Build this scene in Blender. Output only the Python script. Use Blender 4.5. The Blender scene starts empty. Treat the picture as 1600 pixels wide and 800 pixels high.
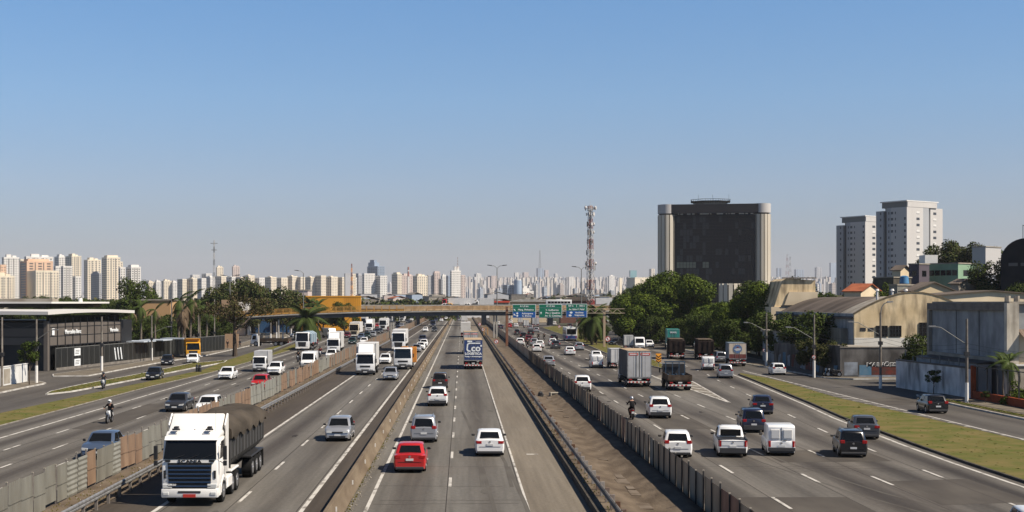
import bpy, bmesh, math, random
from mathutils import Vector, Matrix, Euler
R = math.radians
SC = bpy.context.scene
COL = SC.collection
# ---------------------------------------------------------------- camera, sky, sun, exposure
F, H, VX, VY = 2094.0, 9.1, 722.0, 472.0      # focal length in photo pixels, eye height, vanishing point
cd = bpy.data.cameras.new('camera'); cam = bpy.data.objects.new('camera', cd); COL.objects.link(cam)
cam.location = (0, 0, H); cam.rotation_euler = (R(90), 0, 0)
cd.sensor_width = 36; cd.lens = F / 1600 * 36
cd.shift_x = (800 - VX) / 1600; cd.shift_y = (VY - 400) / 1600
cd.clip_start = 1; cd.clip_end = 40000
SC.camera = cam
SUN_EL, SUN_AZ = 48.0, 114.0                  # azimuth clockwise from the view direction (+Y)
w = bpy.data.worlds.new("World"); SC.world = w; w.use_nodes = True
nt = w.node_tree; bg = nt.nodes['Background']
sky = nt.nodes.new('ShaderNodeTexSky'); sky.sky_type = 'NISHITA'; sky.sun_disc = False
sky.sun_elevation = R(SUN_EL); sky.sun_rotation = R(SUN_AZ)
sky.altitude = 700; sky.air_density = 1.0; sky.dust_density = 0.6; sky.ozone_density = 3.0
# one tint by height above the horizon, the same all the way round: a winter smog sky, greyer low, bluer high
tc = nt.nodes.new('ShaderNodeTexCoord'); sx = nt.nodes.new('ShaderNodeSeparateXYZ'); rp = nt.nodes.new('ShaderNodeValToRGB')
nt.links.new(tc.outputs['Generated'], sx.inputs[0]); nt.links.new(sx.outputs[2], rp.inputs[0])
el = rp.color_ramp.elements
K = 1 / 1.5
el[0].position = 0.0; el[0].color = (.66 * K, .60 * K, .73 * K, 1)
el[1].position = 0.035; el[1].color = (.68 * K, .655 * K, .75 * K, 1)
for p_, c_ in ((.084, (.87, .885, 1.00)), (.15, (.88, 1.09, 1.24)), (.22, (.80, 1.16, 1.38)), (.36, (.45, .68, .92)), (.75, (.25, .38, .52))):
    e_ = el.new(p_); e_.color = (c_[0] * K, c_[1] * K, c_[2] * K, 1)
mx = nt.nodes.new('ShaderNodeMix'); mx.data_type = 'RGBA'; mx.blend_type = 'MULTIPLY'; mx.inputs[0].default_value = 1
nt.links.new(sky.outputs[0], mx.inputs[6]); nt.links.new(rp.outputs[0], mx.inputs[7])
nt.links.new(mx.outputs[2], bg.inputs[0]); bg.inputs[1].default_value = 0.064 * 1.5
sl = bpy.data.lights.new('sun', 'SUN'); so = bpy.data.objects.new('sun', sl); COL.objects.link(so)
sl.energy = 5.0; sl.angle = R(0.55); sl.color = (1.0, 0.90, 0.77)
sv = Vector((math.cos(R(SUN_EL)) * math.sin(R(SUN_AZ)), math.cos(R(SUN_EL)) * math.cos(R(SUN_AZ)), math.sin(R(SUN_EL))))
so.rotation_euler = (-sv).to_track_quat('-Z', 'Y').to_euler(); so.location = (0, 0, 300)
SC.view_settings.view_transform = 'Standard'; SC.view_settings.look = 'None'
SC.view_settings.exposure = 0.6; SC.view_settings.gamma = 1.0
rnd = random.Random(7)
# ---------------------------------------------------------------- helpers
def P(px, py):                       # a photo pixel on the flat ground -> x, y in metres
    Y = F * H / (py - VY); return ((px - VX) * Y / F, Y)
def XZ(px, py, Y):                   # a photo pixel at a known distance -> x, z
    return ((px - VX) * Y / F, H - (py - VY) * Y / F)
def lerp(tab, y):                    # piecewise linear table of (y, x)
    if y <= tab[0][0]: return tab[0][1]
    for (a, xa), (b, xb) in zip(tab, tab[1:]):
        if y <= b: return xa + (xb - xa) * (y - a) / (b - a)
    return tab[-1][1]
MATS = {}
def mat(name, col, rough=.7, metal=0., col2=None, scale=1., stretch=(1, 1, 1), detail=4., bump=0., bscale=None, coat=0., spec=.5, uv=False, world=False, lo=.35, hi=.65, emis=None):
    if name in MATS: return MATS[name]
    m = bpy.data.materials.new(name); m.use_nodes = True; MATS[name] = m
    n = m.node_tree; b = n.nodes['Principled BSDF']
    b.inputs['Base Color'].default_value = (*col, 1); b.inputs['Roughness'].default_value = rough
    b.inputs['Metallic'].default_value = metal; b.inputs['Specular IOR Level'].default_value = spec
    if rough >= .75: b.inputs['Specular IOR Level'].default_value = min(spec, .12)
    if coat: b.inputs['Coat Weight'].default_value = coat; b.inputs['Coat Roughness'].default_value = .05
    if emis: b.inputs['Emission Color'].default_value = (*emis[:3], 1); b.inputs['Emission Strength'].default_value = emis[3]
    if col2 or bump:
        if world: g = n.nodes.new('ShaderNodeNewGeometry'); src = g.outputs['Position']
        else: g = n.nodes.new('ShaderNodeTexCoord'); src = g.outputs['UV' if uv else 'Object']
        mp = n.nodes.new('ShaderNodeMapping'); mp.inputs['Scale'].default_value = stretch; n.links.new(src, mp.inputs[0])
        if col2:
            nz = n.nodes.new('ShaderNodeTexNoise'); nz.inputs['Scale'].default_value = scale; nz.inputs['Detail'].default_value = detail
            n.links.new(mp.outputs[0], nz.inputs[0])
            r = n.nodes.new('ShaderNodeValToRGB'); r.color_ramp.elements[0].position = lo; r.color_ramp.elements[1].position = hi
            r.color_ramp.elements[0].color = (*col, 1); r.color_ramp.elements[1].color = (*col2, 1)
            n.links.new(nz.outputs[0], r.inputs[0]); n.links.new(r.outputs[0], b.inputs['Base Color'])
        if bump:
            nb = n.nodes.new('ShaderNodeTexNoise'); nb.inputs['Scale'].default_value = bscale or scale * 4; nb.inputs['Detail'].default_value = 5
            n.links.new(mp.outputs[0], nb.inputs[0]); bp = n.nodes.new('ShaderNodeBump'); bp.inputs['Strength'].default_value = bump
            bp.inputs['Distance'].default_value = .05
            n.links.new(nb.outputs[0], bp.inputs['Height']); n.links.new(bp.outputs[0], b.inputs['Normal'])
    return m
def streak(m, dark, amount=.5, sc=(1.2, 1.2, .12), lo=.45, hi=.7, world=False):   # rain streaks / grime over a base colour
    n = m.node_tree; b = n.nodes['Principled BSDF']
    inp = b.inputs['Base Color']
    t = n.nodes.new('ShaderNodeTexCoord'); mp = n.nodes.new('ShaderNodeMapping'); mp.inputs['Scale'].default_value = sc
    if world: g = n.nodes.new('ShaderNodeNewGeometry'); n.links.new(g.outputs['Position'], mp.inputs[0])
    else: n.links.new(t.outputs['Object'], mp.inputs[0])
    nz = n.nodes.new('ShaderNodeTexNoise'); nz.inputs['Scale'].default_value = 1; nz.inputs['Detail'].default_value = 6
    n.links.new(mp.outputs[0], nz.inputs[0])
    mr = n.nodes.new('ShaderNodeMapRange'); mr.inputs[1].default_value = lo; mr.inputs[2].default_value = hi; mr.inputs[4].default_value = amount
    n.links.new(nz.outputs[0], mr.inputs[0])
    mx = n.nodes.new('ShaderNodeMix'); mx.data_type = 'RGBA'; n.links.new(mr.outputs[0], mx.inputs[0])
    if inp.is_linked: n.links.new(inp.links[0].from_socket, mx.inputs[6])
    else: mx.inputs[6].default_value = inp.default_value[:]
    mx.inputs[7].default_value = (*dark, 1)
    n.links.new(mx.outputs[2], inp)
    return m
def tag(o, label=None, cat=None, group=None, kind=None):
    if label: o['label'] = label
    if cat: o['category'] = cat
    if group: o['group'] = group
    if kind: o['kind'] = kind
    return o
def empty(name, loc=(0, 0, 0), rz=0., label=None, cat=None, group=None):
    o = bpy.data.objects.new(name, None); COL.objects.link(o); o.location = loc; o.rotation_euler = (0, 0, rz); o.empty_display_size = .3
    return tag(o, label, cat, group)
def link_mesh(name, me, parent=None, loc=None, rz=None):
    o = bpy.data.objects.new(name, me); COL.objects.link(o)
    if parent: o.parent = parent
    if loc is not None: o.location = loc
    if rz is not None: o.rotation_euler = (0, 0, rz)
    return o
KIDS = {}
class MB:
    def __init__(s): s.v = []; s.f = []; s.m = []; s.uv = None
    def face(s, pts, m=0):
        b = len(s.v); s.v += [tuple(p) for p in pts]; s.f.append(tuple(range(b, b + len(pts)))); s.m.append(m); return s
    def box(s, x0, x1, y0, y1, z0, z1, m=0):
        b = len(s.v); s.v += [(x0, y0, z0), (x1, y0, z0), (x1, y1, z0), (x0, y1, z0), (x0, y0, z1), (x1, y0, z1), (x1, y1, z1), (x0, y1, z1)]
        for q in ((0, 3, 2, 1), (4, 5, 6, 7), (0, 1, 5, 4), (1, 2, 6, 5), (2, 3, 7, 6), (3, 0, 4, 7)): s.f.append(tuple(b + i for i in q)); s.m.append(m)
        return s
    def cbox(s, c, d, m=0, rot=None):      # centred box, optional rotation matrix
        hx, hy, hz = d[0] / 2, d[1] / 2, d[2] / 2; b = len(s.v)
        for p in ((-hx, -hy, -hz), (hx, -hy, -hz), (hx, hy, -hz), (-hx, hy, -hz), (-hx, -hy, hz), (hx, -hy, hz), (hx, hy, hz), (-hx, hy, hz)):
            q = Vector(p)
            if rot: q = rot @ q
            s.v.append(tuple(q + Vector(c)))
        for q in ((0, 3, 2, 1), (4, 5, 6, 7), (0, 1, 5, 4), (1, 2, 6, 5), (2, 3, 7, 6), (3, 0, 4, 7)): s.f.append(tuple(b + i for i in q)); s.m.append(m)
        return s
    def tube(s, p0, p1, r0, r1=None, n=8, m=0, caps=True):
        r1 = r0 if r1 is None else r1; a, c = Vector(p0), Vector(p1); d = (c - a).normalized()
        u = d.orthogonal().normalized(); w_ = d.cross(u); b = len(s.v)
        for (o_, r) in ((a, r0), (c, r1)):
            for i in range(n):
                t = 2 * math.pi * i / n; s.v.append(tuple(o_ + (u * math.cos(t) + w_ * math.sin(t)) * r))
        for i in range(n): j = (i + 1) % n; s.f.append((b + i, b + j, b + n + j, b + n + i)); s.m.append(m)
        if caps:
            s.f.append(tuple(b + i for i in reversed(range(n)))); s.m.append(m); s.f.append(tuple(b + n + i for i in range(n))); s.m.append(m)
        return s
    def path(s, pts, r, n=6, m=0):
        for a, c in zip(pts, pts[1:]): s.tube(a, c, r, r, n, m)
        return s
    def prism(s, pts, a0, a1, axis='x', m=0, ends=True):   # 2-D outline extruded; axis x: outline in (y,z)
        def mk(p, a): return (a, p[0], p[1]) if axis == 'x' else ((p[0], a, p[1]) if axis == 'y' else (p[0], p[1], a))
        n = len(pts); b = len(s.v); s.v += [mk(p, a0) for p in pts] + [mk(p, a1) for p in pts]
        for i in range(n): j = (i + 1) % n; s.f.append((b + i, b + j, b + n + j, b + n + i)); s.m.append(m)
        if ends: s.f.append(tuple(b + i for i in reversed(range(n)))); s.m.append(m); s.f.append(tuple(b + n + i for i in range(n))); s.m.append(m)
        return s
    def slab(s, quad, t=.01, inset=.0, m=0):      # a pane laid proud of a quad (4 points, outward normal by right hand)
        q = [Vector(p) for p in quad]; c = sum(q, Vector()) / 4; q = [c + (p - c) * (1 - inset) for p in q]
        nn = (q[1] - q[0]).cross(q[3] - q[0]).normalized(); b = len(s.v)
        s.v += [tuple(p - nn * t) for p in q] + [tuple(p + nn * t) for p in q]
        for k in ((3, 2, 1, 0), (4, 5, 6, 7), (0, 1, 5, 4), (1, 2, 6, 5), (2, 3, 7, 6), (3, 0, 4, 7)): s.f.append(tuple(b + i for i in k)); s.m.append(m)
        return s
    def mesh(s, name, mats, bevel=0., segs=1, smooth=True, weld=False, angle=35):
        me = bpy.data.meshes.new(name); me.from_pydata(s.v, [], s.f)
        for m_ in (mats if isinstance(mats, (list, tuple)) else [mats]): me.materials.append(m_)
        me.polygons.foreach_set('material_index', s.m)
        bm = bmesh.new(); bm.from_mesh(me)
        if weld or bevel: bmesh.ops.remove_doubles(bm, verts=bm.verts, dist=1e-5)
        bmesh.ops.recalc_face_normals(bm, faces=bm.faces) if (weld or bevel) else None
        if bevel:
            ed = [e for e in bm.edges if len(e.link_faces) == 2 and e.calc_face_angle(0) > .4]
            bmesh.ops.bevel(bm, geom=ed, offset=bevel, segments=segs, profile=.5, affect='EDGES', clamp_overlap=True)
        bm.to_mesh(me); bm.free()
        if smooth:
            me.polygons.foreach_set('use_smooth', [True] * len(me.polygons)); me.set_sharp_from_angle(angle=R(angle))
        if s.uv and not bevel:
            uvl = me.uv_layers.new(name='UVMap'); flat = [c for l in me.loops for c in s.uv[l.vertex_index]]
            uvl.data.foreach_set('uv', flat)
        return me
    def build(s, name, mats, parent=None, loc=None, rz=None, **k):
        tg = {a: k.pop(a) for a in ('label', 'cat', 'group', 'kind') if a in k}
        o = link_mesh(name, s.mesh(name, mats, **k), parent, loc, rz); return tag(o, **tg)
PAINT = set()
def all_kids():
    d = {}
    for o in bpy.data.objects:
        if o.parent: d.setdefault(o.parent, []).append(o)
    return d
PROTO_KIDS = {}
def kids_of(o):
    if o.name not in PROTO_KIDS: PROTO_KIDS[o.name] = [c for c in bpy.data.objects if c.parent == o]
    return PROTO_KIDS[o.name]
def copy_tree(o, parent=None, paint=None):
    c = o.copy(); COL.objects.link(c); c.parent = parent
    if paint and o.data and o.data.name in PAINT: c.material_slots[0].link = 'OBJECT'; c.material_slots[0].material = paint
    for ch in kids_of(o): copy_tree(ch, c, paint)
    return c
USED = set()
def use(proto, loc, rz, label, cat, group=None, paint=None, scale=None):
    if proto.name not in USED:
        kids_of(proto); USED.add(proto.name); o = proto
        if paint: repaint(o, paint)
    else: o = copy_tree(proto, None, paint)
    o.location = loc; o.rotation_euler = (0, 0, rz)
    if scale: o.scale = (scale,) * 3 if not isinstance(scale, tuple) else scale
    o['label'] = label; o['category'] = cat
    if group: o['group'] = group
    elif 'group' in o: del o['group']
    return o
def repaint(o, paint):
    if o.data and o.data.name in PAINT: o.material_slots[0].link = 'OBJECT'; o.material_slots[0].material = paint
    for ch in kids_of(o): repaint(ch, paint)
def text_mesh(name, body, size, m, parent, loc, rot, depth=.01, align='CENTER', bold=.0, sx=1.):
    cu = bpy.data.curves.new(name, 'FONT'); cu.body = body; cu.size = size; cu.extrude = depth; cu.align_x = align; cu.align_y = 'CENTER'
    cu.offset = bold; cu.resolution_u = 2
    t = bpy.data.objects.new('tmp_text', cu); COL.objects.link(t); bpy.context.view_layer.update()
    me = bpy.data.meshes.new_from_object(t.evaluated_get(bpy.context.evaluated_depsgraph_get())); bpy.data.objects.remove(t)
    me.name = name; me.materials.clear(); me.materials.append(m)
    o = link_mesh(name, me, parent, loc); o.rotation_euler = rot; o.scale = (sx, 1, 1)
    return o
# materials shared by many things
M_white = mat('white_paint', (.72, .70, .66), .45, col2=(.62, .60, .56), scale=2, lo=.3, hi=.8)
M_black = mat('black_plastic', (.012, .012, .013), .55)
M_dark = mat('dark_metal', (.03, .03, .032), .5, .3)
M_steel = mat('galvanised_steel', (.36, .36, .35), .5, .6, col2=(.22, .21, .2), scale=3)
M_concrete = mat('concrete', (.21, .19, .165), .9, col2=(.14, .125, .11), scale=.8, bump=.3)
M_concl = mat('pale_concrete', (.34, .31, .26), .9, col2=(.24, .21, .17), scale=.6, bump=.2)
M_glass = mat('dark_glass', (.007, .008, .009), .08, 0, spec=.35)
M_tyre = mat('tyre_rubber', (.012, .012, .012), .85)
M_rim = mat('wheel_rim', (.35, .35, .36), .35, .8)
# ---------------------------------------------------------------- ground and roads
def asphalt(name, base, dark, patch, lane=True, cracks=.3, wear=.6):
    m = bpy.data.materials.new(name); m.use_nodes = True; n = m.node_tree; b = n.nodes['Principled BSDF']
    b.inputs['Roughness'].default_value = .78; b.inputs['Specular IOR Level'].default_value = .15
    uv = n.nodes.new('ShaderNodeUVMap'); uv.uv_map = 'UVMap'
    def noise(sc, scale, det=4):
        mp = n.nodes.new('ShaderNodeMapping'); mp.inputs['Scale'].default_value = sc; n.links.new(uv.outputs[0], mp.inputs[0])
        z = n.nodes.new('ShaderNodeTexNoise'); z.inputs['Scale'].default_value = scale; z.inputs['Detail'].default_value = det; n.links.new(mp.outputs[0], z.inputs[0]); return z.outputs[0]
    def mixc(fac, a, c, bt='MIX'):
        x = n.nodes.new('ShaderNodeMix'); x.data_type = 'RGBA'; x.blend_type = bt
        for i, val in ((0, fac), (6, a), (7, c)):
            if isinstance(val, (tuple, float, int)): x.inputs[i].default_value = val if i == 0 else (*val, 1)
            else: n.links.new(val, x.inputs[i])
        return x.outputs[2]
    def rng(v, a, c, lo_=0., hi_=1.):
        r = n.nodes.new('ShaderNodeMapRange'); n.links.new(v, r.inputs[0]); r.inputs[1].default_value = a; r.inputs[2].default_value = c; r.inputs[3].default_value = lo_; r.inputs[4].default_value = hi_; return r.outputs[0]
    def mul(a, c):
        x = n.nodes.new('ShaderNodeMath'); x.operation = 'MULTIPLY'
        for i, v in ((0, a), (1, c)):
            if isinstance(v, float): x.inputs[i].default_value = v
            else: n.links.new(v, x.inputs[i])
        return x.outputs[0]
    col = mixc(rng(noise((.6, .02, 1), 1.3, 5), .38, .62), base, patch)
    if lane:      # worn darker band down the middle of every lane, broken up along the road
        sep = n.nodes.new('ShaderNodeSeparateXYZ'); n.links.new(uv.outputs[0], sep.inputs[0])
        cs = n.nodes.new('ShaderNodeMath'); cs.operation = 'MULTIPLY'; cs.inputs[1].default_value = 2 * math.pi; n.links.new(sep.outputs[0], cs.inputs[0])
        co = n.nodes.new('ShaderNodeMath'); co.operation = 'COSINE'; n.links.new(cs.outputs[0], co.inputs[0])
        band = rng(co.outputs[0], .35, -1., 0., 1.)
        brk = rng(noise((1.1, .012, 1), 1.0, 3), .34, .58, .30, 1.)
        col = mixc(mul(mul(band, brk), wear), col, dark)
    fine = rng(noise((3.3, .9, 1), 5., 6), .35, .75, .86, 1.12)
    streaks = rng(noise((6., .05, 1), 2., 4), .3, .7, .86, 1.12)
    vec = n.nodes.new('ShaderNodeVectorMath'); vec.operation = 'SCALE'; n.links.new(col, vec.inputs[0]); n.links.new(fine, vec.inputs['Scale'])
    v2 = n.nodes.new('ShaderNodeVectorMath'); v2.operation = 'SCALE'; n.links.new(vec.outputs[0], v2.inputs[0]); n.links.new(streaks, v2.inputs['Scale'])
    # resurfaced rectangles and tar joints
    br = n.nodes.new('ShaderNodeTexBrick'); mp = n.nodes.new('ShaderNodeMapping'); mp.inputs['Scale'].default_value = (1, .018, 1); n.links.new(uv.outputs[0], mp.inputs[0]); n.links.new(mp.outputs[0], br.inputs[0])
    br.inputs['Color1'].default_value = (.8, .8, .8, 1); br.inputs['Color2'].default_value = (1.06, 1.05, 1.04, 1); br.inputs['Mortar'].default_value = (.78, .76, .74, 1)
    br.inputs['Scale'].default_value = 1.; br.inputs['Mortar Size'].default_value = .004; br.inputs['Mortar Smooth'].default_value = .3
    br.inputs['Brick Width'].default_value = 1.0; br.inputs['Row Height'].default_value = .33; br.offset = .37
    fin = mixc(cracks, v2.outputs[0], mixc(1., v2.outputs[0], br.outputs[0], 'MULTIPLY'))
    n.links.new(fin, b.inputs['Base Color'])
    bp = n.nodes.new('ShaderNodeBump'); bp.inputs['Strength'].default_value = .15; bp.inputs['Distance'].default_value = .02
    n.links.new(noise((3.3, 1, 1), 30., 3), bp.inputs['Height']); n.links.new(bp.outputs[0], b.inputs['Normal'])
    return m
A_left = asphalt('worn_asphalt_left', (.146, .135, .118), (.054, .046, .039), (.108, .097, .082), wear=.95)
A_mid = asphalt('worn_asphalt_centre', (.146, .136, .119), (.070, .060, .050), (.116, .105, .089), cracks=.35, wear=.95)
A_right = asphalt('worn_asphalt_right', (.160, .147, .127), (.040, .034, .029), (.092, .081, .069), cracks=.8, wear=.95)
A_local = asphalt('local_asphalt', (.105, .096, .084), (.062, .055, .048), (.085, .076, .066), cracks=.6)
A_should = asphalt('brown_shoulder_asphalt', (.076, .062, .048), (.05, .04, .035), (.056, .046, .036), lane=False, cracks=.15)
A_slab = asphalt('pale_concrete_shoulder', (.180, .155, .120), (.1, .1, .1), (.145, .122, .092), lane=False, cracks=.2)
M_line = mat('road_line_paint', (.46, .44, .40), .8, col2=(.17, .155, .135), scale=2.2, stretch=(1, .4, 1), detail=8, lo=.5, hi=.68, world=True)
M_grass = mat('verge_grass', (.078, .088, .017), .95, col2=(.142, .112, .040), scale=.45, detail=9, bump=.3, bscale=4, world=True)
M_dirt = mat('bare_dirt', (.085, .064, .045), .95, col2=(.150, .117, .084), scale=.9, stretch=(1.3, .6, 1), detail=12, bump=.45, bscale=7, world=True, lo=.36, hi=.68)
M_kerb = mat('kerb_concrete', (.30, .28, .25), .85, col2=(.16, .14, .12), scale=1.1)
M_kerbw = mat('whitewashed_kerb', (.55, .53, .49), .85, col2=(.3, .28, .25), scale=.9)
M_ground = mat('city_ground', (.075, .068, .055), .95, col2=(.045, .05, .028), scale=.012, detail=8, world=True)
M_walk = mat('pavement_concrete', (.17, .145, .11), .9, col2=(.11, .095, .075), scale=.6, bump=.3)

g = MB()
for a, b_ in zip([-20, 600, 1500, 3000, 6000], [600, 1500, 3000, 6000, 16300]): g.face([(-7400, a, -.03), (7400, a, -.03), (7400, b_, -.03), (-7400, b_, -.03)])
g.build('ground', M_ground, kind='structure')

def strip(name, cols, ys, m, z=0., us=None, parent=None, kind='structure'):   # cols: functions or numbers giving x at y
    s = MB(); s.uv = []; n = len(cols)
    fs = [(lambda y, c=c: c) if isinstance(c, (int, float)) else c for c in cols]
    us = us or list(range(n))
    for y in ys:
        for f, u in zip(fs, us): s.v.append((f(y), y, z)); s.uv.append((u, y))
    for j in range(len(ys) - 1):
        for i in range(n - 1): a = j * n + i; s.f.append((a, a + 1, a + n + 1, a + n)); s.m.append(0)
    o = s.build(name, m, smooth=False)
    if parent: o.parent = parent
    elif kind: tag(o, kind=kind)
    return o
YS = [30, 45, 60, 80, 100, 130, 165, 200, 260, 330, 400, 500, 650, 800, 1100]
def solid(parent, f, ys, wd=.15, z=.005):
    ff = f if callable(f) else (lambda y: f)
    o = strip('edge_line', [lambda y: ff(y) - wd / 2, lambda y: ff(y) + wd / 2], ys, M_line, z, parent=parent); return o
def dashes(parent, f, y0, cad, ln, y1, wd=.13, z=.005, near=230):
    ff = f if callable(f) else (lambda y: f)
    me = None; far = MB(); y = y0
    while y < y1:
        if y < near:
            if me is None: me = MB().box(-wd / 2, wd / 2, 0, ln, -.002, 0).mesh('lane_dash', M_line, smooth=False)
            o = link_mesh('lane_dash', me, parent, (ff(y), y, z)); o.rotation_euler = (0, 0, -math.atan2(ff(y + ln) - ff(y), ln))
        else:
            far.face([(ff(y) - wd / 2, y, z), (ff(y) + wd / 2, y, z), (ff(y + ln) + wd / 2, y + ln, z), (ff(y + ln) - wd / 2, y + ln, z)])
        y += cad
    if far.v: far.build('lane_dash', M_line, parent, smooth=False, kind='stuff')

# central express carriageway (traffic going away)
road_c = strip('road', [-5.1, -4.2, -.62, 2.9], YS, A_mid, us=[-.25, 0, 1, 2])
strip('hard_shoulder', [2.9, 5.62], YS, A_slab, us=[0, 1], parent=road_c)
solid(road_c, -4.2, YS, .17); solid(road_c, 2.92, YS, .11)
dashes(road_c, -.6, 67.9 - 1.8, 12.0, 3.4, 900, .15)
for xx, par in ((-.72, road_c), (2.8, road_c)): strip('tar_joint', [xx - .02, xx + .02], YS, mat('tar_joint', (.035, .03, .027), .85), .0031, parent=par)
for yy in (97, 138, 192): MB().box(3.0, 5.0, yy, yy + .12, .0, .004).build('joint_line', M_concrete, road_c, smooth=False)
MB().box(3.85, 4.55, 80.0, 80.35, 0, .005).build('painted_mark', M_line, road_c, smooth=False)
# left express carriageway (traffic coming)
road_l = strip('road', [-13.4, -10.15, -7.0], YS, A_left, us=[0, 1, 2])
strip('hard_shoulder', [-16.1, -13.4], YS, A_should, us=[0, 1], parent=road_l)
strip('median_shoulder', [-7.0, -5.7], YS, A_should, us=[0, .5], parent=road_l)
solid(road_l, -13.4, YS, .2); solid(road_l, -7.0, YS, .2)
dashes(road_l, -10.15, 60.8, 12.0, 3.6, 900, .15)
# left local carriageway
LE = [(40, -31.2), (60, -31.1), (90, -30.9), (150, -30.7), (260, -30.6), (330, -32.5), (500, -36), (1100, -40)]
road_o = strip('road', [lambda y: lerp(LE, y) - 2.4, lambda y: lerp(LE, y), -28.15, -25.35, -22.5, -18.9], YS, A_left, us=[-.8, 0, 1, 2, 3, 4.1])
solid(road_o, lambda y: lerp(LE, y), YS[:11], .2)
for x_, ph in ((-28.15, 93.0), (-25.35, 83.0), (-22.5, 73.4)): dashes(road_o, x_, ph - 4 * 10.7, 10.7, 3.1, 520, .15)
# right local carriageway
def drift(x0, k): return lambda y: x0 - k * (min(max(y, 60), 230) - 70)
L1, L2, L3 = drift(14.42, .0069), drift(18.0, .0098), drift(21.4, .009)
T4 = [(50, 24.6), (79, 25.1), (94, 25.5), (102, 26.), (110, 26.5), (132, 28.1), (139, 28.6), (147, 29.1), (154, 29.6), (168, 30.8), (185, 31.7), (210, 32.6), (260, 33.6), (400, 35)]
TE = [(50, 27.2), (58, 27.35), (66, 27.6), (81, 27.8), (89, 28.3), (105, 29.15), (119, 30.4), (140, 32), (166, 33.9), (185, 35), (210, 36.2), (260, 37), (400, 38)]
L4 = lambda y: lerp(T4, y); LEG = lambda y: lerp(TE, y)
YR = [30, 45, 55, 66, 75, 85, 95, 105, 119, 132, 147, 160, 175, 190, 210, 230, 260, 330, 400, 500, 650, 800, 1100]
road_r = strip('road', [10.75, L1, L2, L3, L4, LEG, lambda y: LEG(y) + .8], YR, A_right, us=[-.05, 1, 2, 3, 4, 5, 5.3])
dashes(road_r, L1, 59.0, 12.3, 3.5, 560, .16); dashes(road_r, L2, 67.5, 12.3, 3.5, 560, .16); dashes(road_r, L3, 66.6, 12.3, 3.5, 560, .16)
dashes(road_r, L4, 57.5, 12.0, 3.2, 330, .16, near=250)
solid(road_r, LEG, [y for y in YR if 45 <= y <= 185], .2)
solid(road_r, lambda y: 23.5 + (y - 164) * .003, [150, 170, 200, 230, 260, 300, 400, 500], .18)
# painted nose where the slip lanes join
gp = [P(1022, 589), P(1141, 629.5), P(1084, 597), P(1046, 582)]
mb = MB(); 
def line_seg(m_, a, b_, w_=.2, z=.006):
    d = Vector((b_[0] - a[0], b_[1] - a[1])).normalized(); k = Vector((-d.y, d.x)) * w_ / 2
    m_.face([(a[0] - k.x, a[1] - k.y, z), (b_[0] - k.x, b_[1] - k.y, z), (b_[0] + k.x, b_[1] + k.y, z), (a[0] + k.x, a[1] + k.y, z)])
line_seg(mb, gp[0], gp[1]); line_seg(mb, gp[2], gp[1]); line_seg(mb, P(1046, 582), gp[2])
for t in (.25, .42, .58, .72, .84): 
    a = [gp[0][i] + (gp[1][i] - gp[0][i]) * t for i in (0, 1)]; c = [gp[2][i] + (gp[1][i] - gp[2][i]) * min(1, t * .9 + .04) for i in (0, 1)]
    line_seg(mb, a, c, .3)
mb.build('painted_nose', M_line, road_r, smooth=False)
mb = MB(); mb.face([(*gp[0], .0035), (*gp[1], .0035), (*gp[2], .0035), (*gp[3], .0035)]); mb.build('concrete_nose', mat('nose_concrete', (.19, .17, .14), .9, col2=(.13, .115, .095), scale=.6), road_r, smooth=False)
# service roads on both sides
side_r = strip('road', [lambda y: LEG(y) + .8, lambda y: max(LEG(y) + 2, 37.0), 40.3, 43.5], YR[:19], A_local, us=[-2, 0, 1, 2])
strip('side_street', [43.5, 60], [128, 136, 148, 156], A_local, us=[0, 4], parent=side_r, z=.0)
strip('forecourt', [43.5, 70], [300, 420], A_local, us=[0, 4], parent=side_r)
side_l = strip('road', [-62, lambda y: lerp(LE, y) - 2.4], [45, 80, 130, 155, 175, 200, 240, 280, 330, 400, 520], A_local, us=[-7, 0])
strip('far_yard', [-100, -62], [330, 520], A_local, us=[0, 9], parent=side_l)

# resurfaced patches, joints, skid marks and oil stains
M_patch = mat('dark_asphalt_patch', (.088, .078, .066), .9, col2=(.058, .051, .044), scale=.5, stretch=(1, .3, 1), detail=6); M_tar = mat('tar_joint', (.035, .03, .027), .85); M_skid = mat('tyre_mark', (.072, .064, .056), .9, col2=(.098, .09, .078), scale=.8, stretch=(1, .3, 1), lo=.3, hi=.6)
def patch(par, x0, x1, y0, y1, m=None, sk=0.): MB().face([(x0, y0, .003), (x1, y0 + sk, .003), (x1, y1 + sk, .003), (x0, y1, .003)]).build('asphalt_patch', m or M_patch, par, smooth=False)
patch(road_r, 11.0, 17.9, 47, 62.5); patch(road_r, 18.1, 24.6, 76, 82, sk=.6); patch(road_r, 14.5, 18., 96, 109); patch(road_r, 21.5, 26, 60, 68, sk=1.); patch(road_r, 11, 14.1, 130, 158); patch(road_r, 17.5, 20.6, 140, 170)
patch(road_o, -28, -25.4, 96, 120); patch(road_o, -22.4, -19.5, 70, 84); patch(side_r, 37.6, 43.3, 118, 126, sk=2); patch(side_l, -50, -44, 178, 186, sk=2); patch(side_l, -46, -41, 160, 163)
for xx in (-10.3, -7.2, -13.1): strip('tar_joint', [xx - .022, xx + .022], YS, M_tar, .0031, parent=road_l)
for f_ in (L1, L2, L3, L4): strip('tar_joint', [lambda y, f_=f_: f_(y) - .16, lambda y, f_=f_: f_(y) - .12], YR, M_tar, .0031, parent=road_r)
for xx in (-28.0, -25.2, -22.35): strip('tar_joint', [xx - .022, xx + .022], YS[:11], M_tar, .0031, parent=road_o)
r = random.Random(31)
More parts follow.
